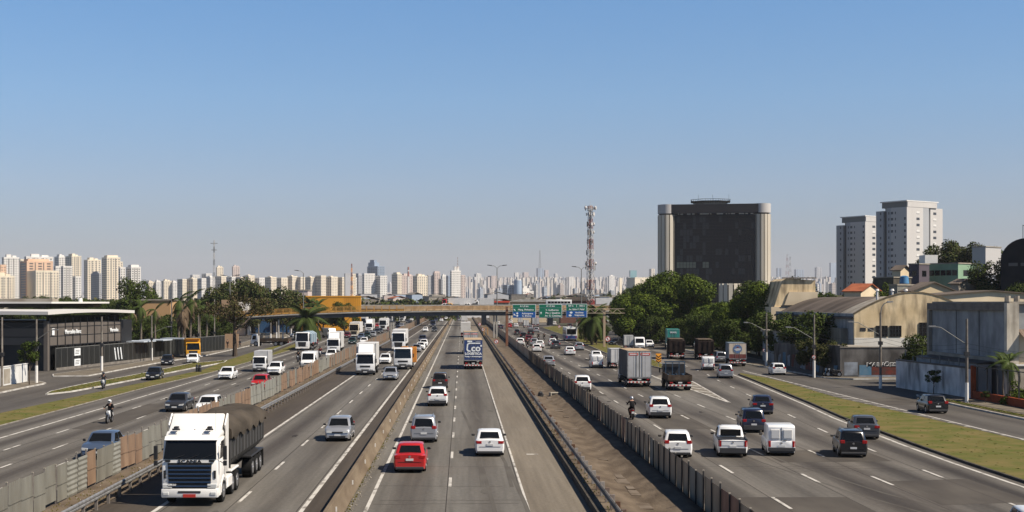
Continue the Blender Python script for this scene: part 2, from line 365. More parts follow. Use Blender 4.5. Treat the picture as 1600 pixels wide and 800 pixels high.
for par, x0, x1, n in ((road_c, -4.2, 2.9, 16), (road_l, -13.3, -7.1, 12), (road_r, 11, 27, 12), (road_o, -30.7, -19, 12)):
    for k in range(n):
        y = 52 + 240 * r.random() ** 1.4; a = x0 if r.random() < .5 else r.uniform(x0, (x0 + x1) / 2); c = x1 if r.random() < .5 else r.uniform((x0 + x1) / 2, x1); s = MB(); x = a; yy = y
        while x < c: nx_ = x + r.uniform(.4, 1.1); ny_ = yy + r.uniform(-.12, .12); s.face([(x, yy, .0036), (min(nx_, c), ny_, .0036), (min(nx_, c), ny_ + .05, .0036), (x, yy + .05, .0036)]); x, yy = nx_, ny_
        s.build('tar_joint', M_tar, par, smooth=False)
ZS = [.0040]
def skid(par, pts, w_=.2):
    ZS[0] += .00025; s = MB(); [line_seg(s, a, c, w_, ZS[0] + i_ * .00004) for i_, (a, c) in enumerate(zip(pts, pts[1:]))]; s.build('tyre_mark', M_skid, par, smooth=False)
for dx in (0, 1.45): skid(road_c, [(.0 + dx * .6, 112), (.55 + dx * .7, 98), (.9 + dx * .8, 86), (1.0 + dx, 76), (1.0 + dx, 66)]); skid(road_r, [(16.2 + dx, 88), (17 + dx, 76), (18.6 + dx, 64), (20.5 + dx, 55)], .16); skid(road_c, [(1.1 + dx, 74), (1.4 + dx, 60), (1.5 + dx, 50)])
for k in range(26):
    par, lo_, hi_ = r.choice(((road_c, -4, 2.7), (road_l, -13, -7.3), (road_r, 11.2, 26), (road_o, -30, -19.5))); x = r.uniform(lo_, hi_); y = r.uniform(52, 160); s = MB(); n = 9
    s.face([(x + math.cos(a * .698) * r.uniform(.08, .3), y + math.sin(a * .698) * r.uniform(.3, 1.2), .0061 + k * .00008) for a in range(n)]); s.build('oil_stain', M_skid if k % 3 else M_tar, par, smooth=False)

# ---------------------------------------------------------------- islands, verges, pavements
def inside(pts, x, y):
    c = False; j = len(pts) - 1
    for i in range(len(pts)):
        if (pts[i][1] > y) != (pts[j][1] > y) and x < (pts[j][0] - pts[i][0]) * (y - pts[i][1]) / (pts[j][1] - pts[i][1]) + pts[i][0]: c = not c
        j = i
    return c
def island(name, pts, m, h=.13, kerb=M_kerb, kw=.14, kh=.13, tufts=0, edge=True):
    n = len(pts); A = sum(pts[i][0] * pts[(i + 1) % n][1] - pts[(i + 1) % n][0] * pts[i][1] for i in range(n))
    if A < 0: pts = pts[::-1]
    s = MB(); s.face([(*p, h) for p in pts])
    for i in range(n): a, c = pts[i], pts[(i + 1) % n]; s.face([(*a, -.02), (*c, -.02), (*c, h), (*a, h)])
    top = s.build(name, m, smooth=False, kind='structure')
    if edge:
        k = MB()
        for i in range(n):
            a, c = Vector(pts[i]), Vector(pts[(i + 1) % n]); d = (c - a)
            if d.length < .01: continue
            d.normalize(); q = Vector((d.y, -d.x)) * kw; e = d * kw * .5
            a_, c_ = a - e, c + e
            k.prism([(a_.x + q.x, a_.y + q.y), (c_.x + q.x, c_.y + q.y), (c_.x - q.x * .1, c_.y - q.y * .1), (a_.x - q.x * .1, a_.y - q.y * .1)], -.02, kh + .003 * (i % 3) + .004, 'z')
        k.build('kerb', kerb, top, smooth=False)
    if tufts:
        s = MB(); r = random.Random(len(pts) * 7 + n); x0, x1 = min(p[0] for p in pts), max(p[0] for p in pts); y0, y1 = min(p[1] for p in pts), max(p[1] for p in pts); c = 0; t = 0
        while c < tufts and t < tufts * 12:
            t += 1; x = r.uniform(x0, x1); y = y0 + (y1 - y0) * r.random() ** 1.8
            if not inside(pts, x, y): continue
            c += 1; hh = r.uniform(.01, .03) * (2.5 if r.random() < .04 else 1); a = r.uniform(0, 6.3); w_ = r.uniform(.06, .2)
            mi = 0 if r.random() < .5 else (1 if r.random() < .6 else 2)
            for q in range(2):
                a += 1.3; dx, dy = math.cos(a) * w_, math.sin(a) * w_; b_ = len(s.v)
                s.v += [(x - dx, y - dy, h), (x + dx, y + dy, h), (x + dx * .4 + dy * .4, y + dy * .4, h + hh)]; s.f.append((b_, b_ + 1, b_ + 2)); s.m.append(mi)
        s.build('grass', [M_gr1, M_gr2, M_gr3], smooth=False, kind='stuff')
    return top
M_gr1 = mat('grass_blade_green', (.085, .110, .018), .9); M_gr2 = mat('grass_blade_straw', (.17, .14, .05), .9); M_gr3 = mat('grass_blade_dry', (.12, .11, .032), .9)
rt = [(LEG(y) + .75, y) for y in (45, 55, 66, 75, 85, 95, 105, 119, 132, 147, 160)] + [(34.6, 167), (35.2, 169.5)] + [(36.1, 160), (36.2, 150), (35.2, 127), (35.9, 107), (36.3, 87), (36.6, 60), (36.8, 45)]
isl_r = island('verge', rt, M_grass, .14, mat('shade_dark_kerb', (.09, .08, .07), .9, col2=(.05, .045, .04), scale=1), tufts=900)  # dark kerb colour stands in for the shade on its face
hz = MB()
for i, y in enumerate([46 + 3.1 * k for k in range(42)]):
    x0 = 36.1 if y < 110 else (35.8 if y < 150 else 36.3); hz.face([(x0 + .15, y, .006), (37.1, y - 1.1, .006), (37.1, y - .75, .006), (x0 + .15, y + .35, .006)])
hz.build('hatching', M_line, side_r, smooth=False)
strip('edge_line', [37.15, 37.33], [45, 100, 134, 165, 178], M_line, .006, parent=side_r)
p2 = [P(848, 512.5), P(882, 524.5), P(926, 543), P(950, 553.5), P(985, 563), P(1022, 573.5), P(1040, 577.5), P(1043, 575), P(1024, 565), P(990, 551), P(955, 536), P(925, 523), P(905, 515), P(868, 509.5)]
island('verge', p2, M_grass, .14, M_kerb, tufts=2500)
# left verge beside the local carriageway
p3 = [(-34.6, 60), (-34.0, 100), (-33.6, 145), (-32.9, 160), (-32.4, 175), (-32.3, 240), (-32.6, 262), (-36.3, 292), (-37.2, 288), (-38.2, 272), (-37.6, 240), (-36.2, 205), (-34.4, 178), (-35.6, 150), (-36.6, 130), (-37.4, 108), (-38.2, 60)]
island('verge', p3, M_grass, .12, M_kerb, kw=.1, kh=.05, tufts=900)
p4 = [P(73, 617), P(110, 613), P(160, 604), P(205, 595), P(250, 586), P(300, 576), P(350, 567), P(354, 564), P(300, 568.5), P(250, 579), P(205, 588), P(150, 598), P(110, 606), P(80, 613)]
island('verge', p4, M_grass, .12, M_kerbw, kw=.12, tufts=2500)
# pavements
w1 = [P(0, 614.5), P(40, 606), P(66, 601), P(70, 599.5), P(62, 597), P(40, 597), P(0, 603), (-56, 110), (-50.5, 100), (-49.5, 132)]
island('pavement', [(-50.2, 100)] + [P(0, 614.5), P(40, 606), P(66, 601), P(70, 599.5), P(60, 597.5), P(38, 597.5)] + [(-58, 146), (-58, 100)], M_walk, .14, M_kerbw)
island('pavement', [P(137, 588), P(180, 580), P(244, 568), P(282, 562), P(314, 557.5), P(362, 547), P(400, 538.5), P(452, 526), P(440, 520), P(400, 530), P(351, 545), P(281, 556), P(200, 570), P(130, 580), P(84, 586), P(84, 588.5)], M_walk, .14, M_kerbw)
island('pavement', [(43.5, 160), (41.7, 196), (42, 240), (43.5, 300), (46, 300), (47, 240), (46, 190), (47, 161), (64, 161), (64, 158), (46, 157.5)], M_walk, .14, M_kerbw)
island('pavement', [(43.5, 100), (43.4, 116), (43.6, 127), (44.2, 130), (45.5, 131.5), (60, 131), (60, 124), (50, 100)], M_walk, .14, M_kerbw)
island('pavement', [(44.0, 45), (43.6, 80), (43.5, 98), (52, 98), (52, 45)], M_walk, .05, M_kerbw, kh=.05)
island('verge', [(43.8, 102), (43.75, 117), (43.9, 124), (44.6, 124), (44.5, 102)], M_grass, .18, edge=False, tufts=1200)

# dirt ditch between the express lanes and the right carriageway
dm = MB(); prof = [(5.78, .31), (6.7, .36), (7.5, .18), (8.3, .10), (9.0, .36), (9.7, .50), (10.4, .22)]
rr = random.Random(3); ys = [30 + 1.5 * i for i in range(110)] + [200 + 20 * i for i in range(45)]
for y in ys:
    for (x, z) in prof: dm.v.append((x + (rr.uniform(-.05, .05) if x > 6 else 0), y, z + (rr.uniform(-.010, .010) if x > 6 else 0)))
for j in range(len(ys) - 1):
    for i in range(6): a = j * 7 + i; dm.f.append((a, a + 1, a + 8, a + 7)); dm.m.append(0)
ditch = dm.build('dirt_bank', M_dirt, kind='structure')
gm = MB(); y = 32.
while y < 210:
    if rr.random() < .55: 
        w_ = rr.uniform(.25, .38); gm.box(8.12 - w_ + rr.uniform(-.15,.15), 8.12 + w_ * rr.uniform(.4, .8), y, y + rr.uniform(.8, 1.9), .0, .158 + rr.uniform(0, .014))
    y += 2.0
gm.build('gutter_slab', mat('muddy_gutter_concrete', (.17, .14, .11), .95, col2=(.095, .072, .052), scale=1.6, detail=8), ditch, smooth=False)
# low retaining wall on the ditch edge
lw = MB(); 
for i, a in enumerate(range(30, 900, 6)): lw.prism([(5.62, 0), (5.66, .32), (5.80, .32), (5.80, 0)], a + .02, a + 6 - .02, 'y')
tag(lw.build('retaining_wall', mat('shade_dark_wall_concrete', (.075, .065, .052), .9, col2=(.045, .04, .033), scale=1)), 'long low concrete retaining wall along the dirt ditch edge', 'wall')  # concrete darkened: the shade on its road face is put into the colour
# dirt strip on the left between rail and corrugated fence
strip('dirt_strip', [-18.9, -18.2, -17.0, -16.1], YS, M_dirt, .02)
# weeds and rubble along the barriers
s = MB(); r = random.Random(5)
for k in range(2600):
    side = r.random()
    if side < .35: x, z = r.uniform(5.85, 6.8), .33
    elif side < .55: x, z = -5.08 + r.random() ** 2 * .2, 0.
    else: x, z = r.uniform(-18.1, -16.3), .02
    y = 48 + 190 * r.random() ** 1.8; hh = r.uniform(.02, .09); a = r.uniform(0, 6.3)
    for q in range(2):
        a += 1.4; dx, dy = math.cos(a) * hh * .7, math.sin(a) * hh * .7; b_ = len(s.v)
        s.v += [(x - dx, y - dy, z), (x + dx, y + dy, z), (x + dy * .3, y + dx * .3, z + hh)]; s.f.append((b_, b_ + 1, b_ + 2)); s.m.append(0 if r.random() < .5 else 1)
s.build('weeds', [M_gr3, M_gr2], smooth=False, kind='stuff')
s = MB()
for k in range(1700):
    q = r.random() ** 1.6
    if q < .45: x, z = r.uniform(6.3, 10.2), .06
    elif q < .75: x, z = -5.05 + r.random() * .35, 0.
    else: x, z = r.uniform(-18, -16.2), .02
    y = 48 + 170 * r.random() ** 1.7; e = r.uniform(.015, .06)
    s.cbox((x, y, z + e * .4), (e * 1.4, e, e * .8), 0, Euler((r.random(), r.random(), r.random() * 6)).to_matrix())
s.build('rubble', [M_concl], smooth=False, kind='stuff')
# debris lying in the ditch
o = empty('scrap_box', P(868, 621) + (.1,), .3, 'broken pale box lying in the dirt ditch', 'box')
MB().box(-.6, .6, -.25, .25, 0, .4).build('shell', M_concl, o, bevel=.03); MB().box(-.45, .1, -.27, -.2, .08, .32).build('opening', M_black, o)
o = empty('rock', P(845, 623) + (.1,), 0, 'small dark rock standing in the dirt ditch', 'rock')
bm = bmesh.new(); bmesh.ops.create_icosphere(bm, subdivisions=2, radius=.28)
for v in bm.verts: v.co *= rr.uniform(.8, 1.2); v.co.z = v.co.z * 1.3 + .25
me = bpy.data.meshes.new('boulder'); bm.to_mesh(me); bm.free(); me.materials.append(M_dark); link_mesh('boulder', me, o)

# ---------------------------------------------------------------- central concrete barrier
M_bar = mat('barrier_concrete', (.185, .145, .10), .92, col2=(.12, .09, .062), scale=.9, stretch=(1, .35, 1), detail=7, bump=.3, world=True)
bar = empty('concrete_barrier', (-5.4, 45, 0), 0, 'long brown stained concrete barrier between the two express carriageways', 'barrier')
prof = [(-.32, 0), (-.32, .08), (-.17, .33), (-.09, .84), (.09, .84), (.17, .33), (.32, .08), (.32, 0)]
seg = MB().prism(prof, .015, 5.985, 'y').mesh('block', M_bar, bevel=.015)
for i in range(60): link_mesh('block', seg, bar, (0, i * 6., 0))
fb = MB()
for i in range(60, 160): fb.prism(prof, i * 6 + .015, i * 6 + 5.985, 'y')
fb.build('far_blocks', M_bar, bar, kind='stuff', smooth=False)
rf = MB().box(-.03, .03, -.02, .02, 0, .2).mesh('reflector', M_white, smooth=False)
for i in range(24): link_mesh('reflector', rf, bar, (.19, 10.5 + i * 8.3, .42))
# ---------------------------------------------------------------- guard rails
def guard_rail(x, side, y0, y1, step, label, h=.72, zb=0., post_m=M_steel, near=110, pw=.14, beam_m=M_steel):
    g_ = empty('guard_rail', (x, y0, zb), 0, label, 'guard rail')
    prof = [(0, h - .3), (.05 * side, h - .25), (.05 * side, h - .19), (-.01 * side, h - .15), (.05 * side, h - .11), (.05 * side, h - .04), (0, h), (-.025 * side, h - .0), (-.025 * side, h - .3)]
    L = 4.0; seg = MB().prism(prof, 0, L - .01, 'y').mesh('beam', beam_m, smooth=False)
    k = 0
    while k * L < near: link_mesh('beam', seg, g_, (0, k * L, 0)); k += 1
    MB().prism(prof, k * L, y1 - y0, 'y').build('far_beam', beam_m, g_, smooth=False)
    pm = MB().box(-.1 * side - pw / 2, -.1 * side + pw / 2, -.05, .05, -.1, h - .03 + (.11 if side < 0 else 0)).mesh('post', post_m, bevel=.01)
    y = .6; far = MB()
    while y < y1 - y0:
        if y < near: link_mesh('post', pm, g_, (0, y, 0))
        elif y < 420: far.box(-.17 * side if side > 0 else .03, -.03 * side if side > 0 else .17, y - .05, y + .05, -.1, h - .03)
        y += step
    if far.v: far.build('far_posts', post_m, g_, kind='stuff', smooth=False)
    return g_
M_post = mat('rail_post_grime', (.12, .1, .085), .8, col2=(.22, .2, .18), scale=2)
guard_rail(-15.9, 1, 46, 900, 2.0, 'long steel guard rail on dark posts beside the left shoulder', .78, 0., M_post, 130)
guard_rail(6.25, -1, 46, 900, 2.0, 'weathered steel guard rail above the retaining wall beside the dirt ditch', .56, .34, mat('mixed_rail_posts', (.24, .22, .20), .9, col2=(.10, .055, .035), scale=.35, lo=.45, hi=.55, world=True), 130, .2, mat('weathered_rail_steel', (.13, .115, .10), .85, 0., col2=(.21, .19, .17), scale=1.4, stretch=(1, .3, 1)))
gl = guard_rail(-33.2, 1, 236, 292, 2.0, 'short guard rail at the far end of the left grass verge', .7, .12, M_post, 60)
gl.rotation_euler = (0, 0, R(3))

# ---------------------------------------------------------------- panel fences
def tin_mat(name, c1, c2, dirt, amt):
    return streak(mat(name, c1, .6, .25, col2=c2, scale=.9, stretch=(1, 1, .3)), dirt, amt, (.9, .9, .35), .4, .75, True)
T_grey = tin_mat('weathered_zinc', (.24, .235, .20), (.17, .165, .14), (.10, .085, .065), .5)
T_pale = tin_mat('pale_zinc', (.30, .30, .265), (.21, .21, .18), (.11, .095, .07), .35)
T_rust = tin_mat('faded_rust_tin', (.30, .205, .135), (.20, .13, .085), (.10, .06, .04), .45)
T_brown = tin_mat('brown_tin', (.40, .31, .215), (.29, .22, .15), (.05, .035, .025), .5)
T_dbrown = tin_mat('dark_brown_tin', (.30, .235, .165), (.20, .15, .105), (.04, .03, .02), .5)
T_dred = tin_mat('red_brown_tin', (.32, .17, .11), (.22, .11, .075), (.05, .03, .02), .5)
def panel_mesh(w_, h, m, vertical=True, ribs=7):
    s = MB(); n = ribs * 2
    if vertical:
        for i in range(n):
            y0, y1 = -w_ / 2 + w_ * i / n, -w_ / 2 + w_ * (i + 1) / n; a, c = (.012 if i % 2 else -.012), (-.012 if i % 2 else .012)
            s.face([(a, y0, 0), (c, y1, 0), (c, y1, h), (a, y0, h)])
        s.box(.014, .03, -w_ / 2, w_ / 2, h * .45, h * .45 + .05)
    else:
        n = 14
        for i in range(n):
            z0, z1 = h * i / n, h * (i + 1) / n; a, c = (.018 if i % 2 else -.018), (-.018 if i % 2 else .018)
            s.face([(a, -w_ / 2, z0), (a, w_ / 2, z0), (c, w_ / 2, z1), (c, -w_ / 2, z1)])
    return s.mesh('panel', m, smooth=False)
def tin_fence(x, y0, y1, w_, h, zb, seq, label, near, jit, seed, side):
    f_ = empty('panel_fence', (x, y0, 0), 0, label, 'fence'); r = random.Random(seed)
    meshes = {}
    pm = MB().box(-.03, .03, -.025, .025, -.1, h + zb + .1).box(-.04, .04, -.035, .035, h + zb + .09, h + zb + .14, 1).mesh('post', [M_post if side > 0 else M_dark, M_concl], smooth=False)
    cm = MB().box(.05 * side - .03, .05 * side + .03, -.05, .05, .0, .08).mesh('clamp', M_black, smooth=False)
    n = int((y1 - y0) / w_); far = {}
    for i in range(n):
        k = seq(i, y0 + i * w_, r); key = (k[0], k[1]); y = (i + .5) * w_
        if key not in meshes: meshes[key] = panel_mesh(w_ * .985, h, MATS[k[0]], k[1])
        dz = zb + r.uniform(-jit, jit)
        if i < near:
            o = link_mesh('panel', meshes[key], f_, (r.uniform(-.02, .02), y, dz)); tk = 1 if side > 0 else .35; o.rotation_euler = (r.uniform(-.008, .008), r.uniform(-.05, .04) * tk, r.uniform(-.02, .02) * tk)
            link_mesh('post', pm, f_, ((.06 * -side) if side > 0 else -.05, i * w_, 0)).scale = (1, 1, r.uniform(.94, 1.06))
        else:
            if k[0] not in far: far[k[0]] = MB()
            far[k[0]].box(-.012, .012, y - w_ / 2 + .01, y + w_ / 2 - .01, dz, dz + h)
            if k[0] != 'x' and i % 2: far[k[0]].box(.0, .05, y - w_ / 2 - .03, y - w_ / 2 + .03, 0, h + zb + .05)
    for kx, mb_ in far.items(): mb_.build('far_panels', MATS[kx], f_, kind='stuff', smooth=False)
    return f_
SL = [(52.4, 'weathered_zinc', 1), (61.6, 'weathered_zinc', 1), (63.6, 'pale_zinc', 0), (66.4, 'faded_rust_tin', 1), (69.6, 'weathered_zinc', 1), (71.4, 'pale_zinc', 0), (76, 'faded_rust_tin', 1), (86, 'weathered_zinc', 1), (97, 'faded_rust_tin', 1)]
def seq_l(i, y, r):
    for (lim, nm, v) in SL:
        if y < lim: return (nm, v)
    if 100 < y < 106: return ('weathered_zinc', 1)
    if y < 114: return ('faded_rust_tin', 1)
    if y < 132: return ('pale_zinc', 1)
    if y < 170: return ('weathered_zinc' if r.random() < .12 else 'faded_rust_tin', 1)
    if y < 182: return ('pale_zinc', 1)
    return ('weathered_zinc' if r.random() < .25 else 'faded_rust_tin', 1)
tin_fence(-18.2, 44, 720, 1.62, 1.65, .12, seq_l, 'patched fence of grey and rusty corrugated panels beside the left shoulder', 90, .09, 4, 1)
def seq_r(i, y, r):
    q = r.random(); return ('brown_tin' if q < .62 else ('dark_brown_tin' if q < .88 else ('red_brown_tin' if q < .95 else 'weathered_zinc')), 1)
tin_fence(10.25, 40, 640, 1.85, 1.5, .26, seq_r, 'brown corrugated panel fence between the dirt ditch and the right carriageway', 90, .025, 9, -1)
s = MB(); s.prism([(10.5, 0), (10.5, .14), (10.78, .14), (10.78, 0)], 30, 640, 'y'); s.build('kerb', M_concrete, road_r, smooth=False)
# ---------------------------------------------------------------- footbridge, viaduct, sign gantry
M_yel = mat('yellow_railing_paint', (.50, .27, .055), .6, col2=(.36, .18, .04), scale=1.)
M_tan = mat('tan_parapet', (.66, .47, .27), .75, col2=(.46, .29, .15), scale=.8)
M_beam = mat('dark_bridge_beam', (.045, .05, .052), .7, col2=(.07, .072, .072), scale=.4)
M_pale = mat('pale_painted_concrete', (.42, .40, .36), .8, col2=(.30, .28, .25), scale=.7)
FY = 335.
fbr = empty('footbridge', (0, FY, 0), 0, 'long footbridge with yellow and tan railings crossing all the carriageways', 'footbridge')
deck = [(-60, 4.9), (-57, 5.3), (-43.5, 6.05), (-27.5, 6.6), (-3.5, 6.95), (20, 7.0), (48, 6.9)]
dz = lambda x: lerp(deck, x)
xs = [-60 + 1.9 * i for i in range(57)]
up = [(x, dz(x)) for x in xs]; lo_ = [(x, dz(x) - .28) for x in reversed(xs)]
MB().prism(up + lo_, -1.3, 1.3, 'y').build('deck', M_pale, fbr, smooth=False)
up = [(x, dz(x) - .285) for x in xs]; lo_ = [(x, dz(x) - (1.25 if x > -40 else .8)) for x in reversed(xs)]
MB().prism(up + lo_, -.95, .95, 'y').build('beam', M_beam, fbr, smooth=False)
for side in (-1.25, 1.25):
    for i in range(len(xs) - 1):
        x0, x1 = xs[i], xs[i + 1]; m_ = M_yel if x0 < -16 else M_tan; z0, z1 = dz(x0), dz(x1)
        s = MB(); s.box(x0 - .06, x0 + .06, side - .06, side + .06, z0, z0 + 1.4)
        if side < 0:
            s.face([(x0, side, z0 + .12), (x1, side, z1 + .12), (x1, side, z1 + (.5 if x0 < -16 else 1.25)), (x0, side, z0 + (.5 if x0 < -16 else 1.25))], 1)
        for zz in ((.1, .62, .9, 1.15) if x0 < -16 else (.55, .75, .95, 1.15)):
            s.prism([(x0, z0 + zz), (x1, z1 + zz), (x1, z1 + zz + .09), (x0, z0 + zz + .09)], side - .03, side + .03, 'y')
        s.prism([(x0, z0 + 1.38), (x1, z1 + 1.38), (x1, z1 + 1.5), (x0, z0 + 1.5)], side - .07, side + .07, 'y', 2)
        s.build('railing', [m_, m_, M_pale if x0 > -16 else m_], fbr, smooth=False)
for x in (-45.7, -17.6, 8.1, 28.8, 46):
    s = MB(); s.box(x - .3, x + .02, -.4, .4, 0, dz(x) - 1.2); s.build('column', M_pale, fbr, bevel=.03)
    if x in (-17.6, 8.1): MB().box(x + .32, x + .62, -.4, .4, 0, dz(x) - 1.2).build('column', M_pale, fbr, bevel=.03)
# stair at the left end
st = MB(); 
for i in range(16): st.box(-60 - .35 * (i + 1), -60 - .35 * i, -1.2, 1.2, 4.9 - .27 * (i + 1), 4.9 - .27 * i)
st.build('stair', M_pale, fbr, smooth=False)
for side in (-1.2, 1.2):
    s = MB(); s.prism([(-60, 4.9), (-60, 6.2), (-66, 1.7), (-66, .4)], side - .03, side + .03, 'y'); s.build('stair_railing', M_yel, fbr, smooth=False)

vd = empty('viaduct', (0, 512, 0), 0, 'road viaduct with pale parapet carrying traffic behind the footbridge', 'bridge')
MB().box(-42, 75, -1, 12, 5.9, 7.1).build('deck', M_beam, vd, smooth=False)
MB().box(-42, 75, -1.3, -1.01, 6.6, 8.05).build('parapet', M_pale, vd, smooth=False); MB().box(-42, 75, 12.01, 12.3, 6.6, 8.0).build('parapet', M_pale, vd, smooth=False)
for x, w_ in ((-17, .55), (8.4, .9), (34, .8), (60, .8)):
    for yy in (1, 9): MB().box(x - w_, x + w_, yy, yy + 1.1, 0, 5.9).build('pier', M_beam, vd, bevel=.05)

M_green = mat('sign_green', (.0, .13, .07), .45); M_blue = mat('sign_blue', (.005, .075, .28), .45); M_swhite = mat('sign_white', (.72, .74, .74), .5)
M_rustp = mat('rusty_post', (.23, .10, .06), .75, col2=(.16, .09, .06), scale=2)
gan = empty('sign_gantry', (0, 268, 0), 0, 'overhead sign gantry with a rusty left post and lattice arm over the right carriageway', 'gantry')
MB().box(8.7, 9.2, -.25, .25, 0, 8.2).build('post', M_rustp, gan, bevel=.03)
MB().box(28.2, 28.65, -.2, .2, 0, 7.9).build('post', mat('tan_post', (.36, .27, .18), .7), gan, bevel=.03)
tr = MB()
for z in (6.9, 7.75):
    for yy in (-.35, .35): tr.box(9.1, 32.5, yy - .05, yy + .05, z - .05, z + .05)
x = 9.4; k = 0
while x < 31.8:
    for yy in (-.35, .35): tr.tube((x, yy, 6.9 if k % 2 else 7.75), (x + .9, yy, 7.75 if k % 2 else 6.9), .035, n=4)
    x += .9; k += 1
tr.build('lattice_arm', mat('tan_lattice', (.42, .34, .24), .6), gan, smooth=False)
def road_sign(x0, x1, z0, z1, parts, lines, label, arrow=None):
    c = (x0 + x1) / 2; o = empty('road_sign', (c, 267.4, 0), 0, label, 'road sign', 'signs on the gantry'); hw = (x1 - x0) / 2
    MB().box(-hw, hw, 0, .12, z0, z1).build('board', M_swhite, o)
    for (a, b_, m_) in parts: MB().box(-hw + .08, hw - .08, -.03, -.004, a, b_).build('field', m_, o)
    for t, x, z, sz in lines: text_mesh('lettering', t, sz, M_swhite, o, (x, -.05, z), (R(90), 0, 0), .012, bold=.012)
    for ar, x, z, sz in (arrow or []):
        a = MB(); q = [(-.5, 0), (0, .55), (.5, 0), (.17, 0), (.17, -.6), (-.17, -.6), (-.17, 0)]; t = R(45 if ar == 'nw' else 0)
        a.prism([(x + (p * math.cos(t) - r_ * math.sin(t)) * sz, z + (p * math.sin(t) + r_ * math.cos(t)) * sz) for p, r_ in q], -.055, -.035, 'y'); a.build('arrow', M_swhite, o, smooth=False)
    for x in (-hw * .6, hw * .6): MB().box(x - .04, x + .04, .13, .9, z0 + .5, z1 - .3).build('bracket', M_steel, o)
    return o
sg = road_sign(10.1, 14.72, 5.95, 8.65, [(7.98, 8.57, M_green), (7.2, 7.93, M_green), (6.03, 7.15, M_blue)],
    [('A 1,5 km', 0, 8.27, .46), ('Marg. Pinheiros', .3, 7.57, .5), ('Anhanguera', .62, 6.82, .46), ('C. Branco', .5, 6.33, .46)], 'overhead road sign with green upper half and blue lower half reading Anhanguera', [('nw', -1.95, 7.55, .42), ('nw', -1.95, 6.58, .45)])
for z in (6.84, 6.36): MB().prism([(-1.4 + .2 * math.cos(a * .785), z + .19 * math.sin(a * .785)) for a in range(8)], -.05, -.032, 'y').build('route_shield', M_swhite, sg, smooth=False)
road_sign(15.35, 19.95, 5.95, 8.7, [(8.0, 8.62, M_green), (6.03, 7.94, M_green)],
    [('A 1,5 km', 0, 8.3, .46), ('V. Guilherme', .3, 7.5, .48), ('Pte. J. Quadros', .45, 6.93, .48), ('Av. G. Cotching', .45, 6.36, .48)], 'all green overhead road sign reading Pte. J. Quadros', [('n', -1.9, 6.95, .42)])
sg = road_sign(20.75, 24.95, 6.05, 8.75, [(8.0, 8.67, M_green), (7.38, 7.94, M_green), (6.13, 7.34, M_blue)],
    [('500 m', -1.15, 8.33, .4), ('1000 m', 1.05, 8.33, .4), ('Av. Salim F. Maluf', 0, 7.64, .43), ('Anchieta', .55, 7.0, .46), ('Imigrantes', .55, 6.5, .46)], 'overhead road sign reading Av. Salim F. Maluf above a blue field')
MB().box(-.04, .04, -.05, -.032, 8.1, 8.6).build('divider', M_swhite, sg)
for x, z in ((-1.1, 7.0), (-1.3, 6.45)): MB().prism([(x + .3 * math.cos(a * .785), z + .2 * math.sin(a * .785)) for a in range(8)], -.05, -.032, 'y').build('route_shield', M_swhite, sg, smooth=False)

M_red = mat('sign_red', (.42, .03, .02), .5)
def round_sign(px, py, zc, r_, label, glyph='bar'):
    x, y = P(px, py); o = empty('round_sign', (x, y, 0), 0, label, 'road sign')
    MB().tube((0, .05, 0), (0, .05, zc), .04, n=6).build('post', M_steel, o); 
    MB().tube((0, 0, zc), (0, .03, zc), r_, n=20).build('red_ring', M_red, o); MB().tube((0, -.012, zc), (0, -.002, zc), r_ * .76, n=20).build('face', M_swhite, o)
    g_ = MB()
    if glyph == 'bar': g_.cbox((0, -.02, zc), (r_ * 1.6, .014, r_ * .2), 0, Euler((0, R(45), 0)).to_matrix()); g_.build('slash', M_red, o); MB().box(-r_ * .12, r_ * .12, -.019, -.013, zc - r_ * .5, zc + r_ * .5).build('glyph', M_black, o)
    else: text_mesh('numeral', glyph, r_ * .95, M_black, o, (0, -.02, zc), (R(90), 0, 0), .004, bold=.01)
    return o
round_sign(775.5, 546, 1.5, .42, 'nearest round red ringed sign on the dirt strip beside the footbridge column')
round_sign(755, 524, 1.6, .45, 'round sign on the dirt strip behind the yellow post', '90')
round_sign(749.5, 514, 1.6, .5, 'farthest round sign on the dirt strip by the dark viaduct pier')
round_sign(874, 517.5, 1.4, .42, 'round red ringed sign standing on the far grass island')
round_sign(949.5, 546, 2.0, .5, 'round red ringed sign beside the tan gantry post')
round_sign(1194.6, 573, 2.3, .24, 'small round sign fixed beside the first right hand lamp post', '60')
round_sign(1271.6, 590.5, 2.5, .22, 'small round sign fixed beside the second right hand lamp post', '60')
o = empty('chevron_marker', P(1029, 573.5) + (.14,), 0, 'yellow and black chevron marker at the tip of the grass island', 'road sign')
M_cy = mat('chevron_yellow', (.85, .34, .02), .5)
MB().box(-.38, .38, 0, .04, .55, 1.75).build('board', M_cy, o); MB().box(-.05, .05, .045, .1, 0, 1.2).build('post', M_steel, o)
for k in range(3):
    z = 1.6 - k * .36; MB().prism([(-.36, z), (0, z - .3), (.36, z), (.36, z - .17), (0, z - .47), (-.36, z - .17)], -.015, -.003, 'y').build('chevron', M_black, o, smooth=False)
o = empty('yellow_post', P(759, 526) + (.1,), 0, 'thin yellow marker frame on the dirt strip under the footbridge', 'post')
for dx in (-.5, .5): MB().tube((dx, 0, 0), (dx, 0, 2.3), .09).build('upright', M_yel, o)
MB().tube((-.5, 0, 2.2), (.5, 0, 2.2), .06).build('crossbar', M_yel, o)
for i, px in enumerate((308, 312.5)):
    o = empty('black_barrel', P(px, 582.5) + (.0,), 0, ('left' if i == 0 else 'right') + ' one of two black marker posts at the edge of the left slip road', 'marker post')
    MB().tube((0, 0, 0), (0, 0, .95), .2, .17, 10).tube((0, 0, .95), (0, 0, 1.08), .12, .06, 10).build('body', M_black, o); MB().tube((0, 0, .7), (0, 0, .78), .19, .185, 10, caps=False).build('band', M_steel, o)

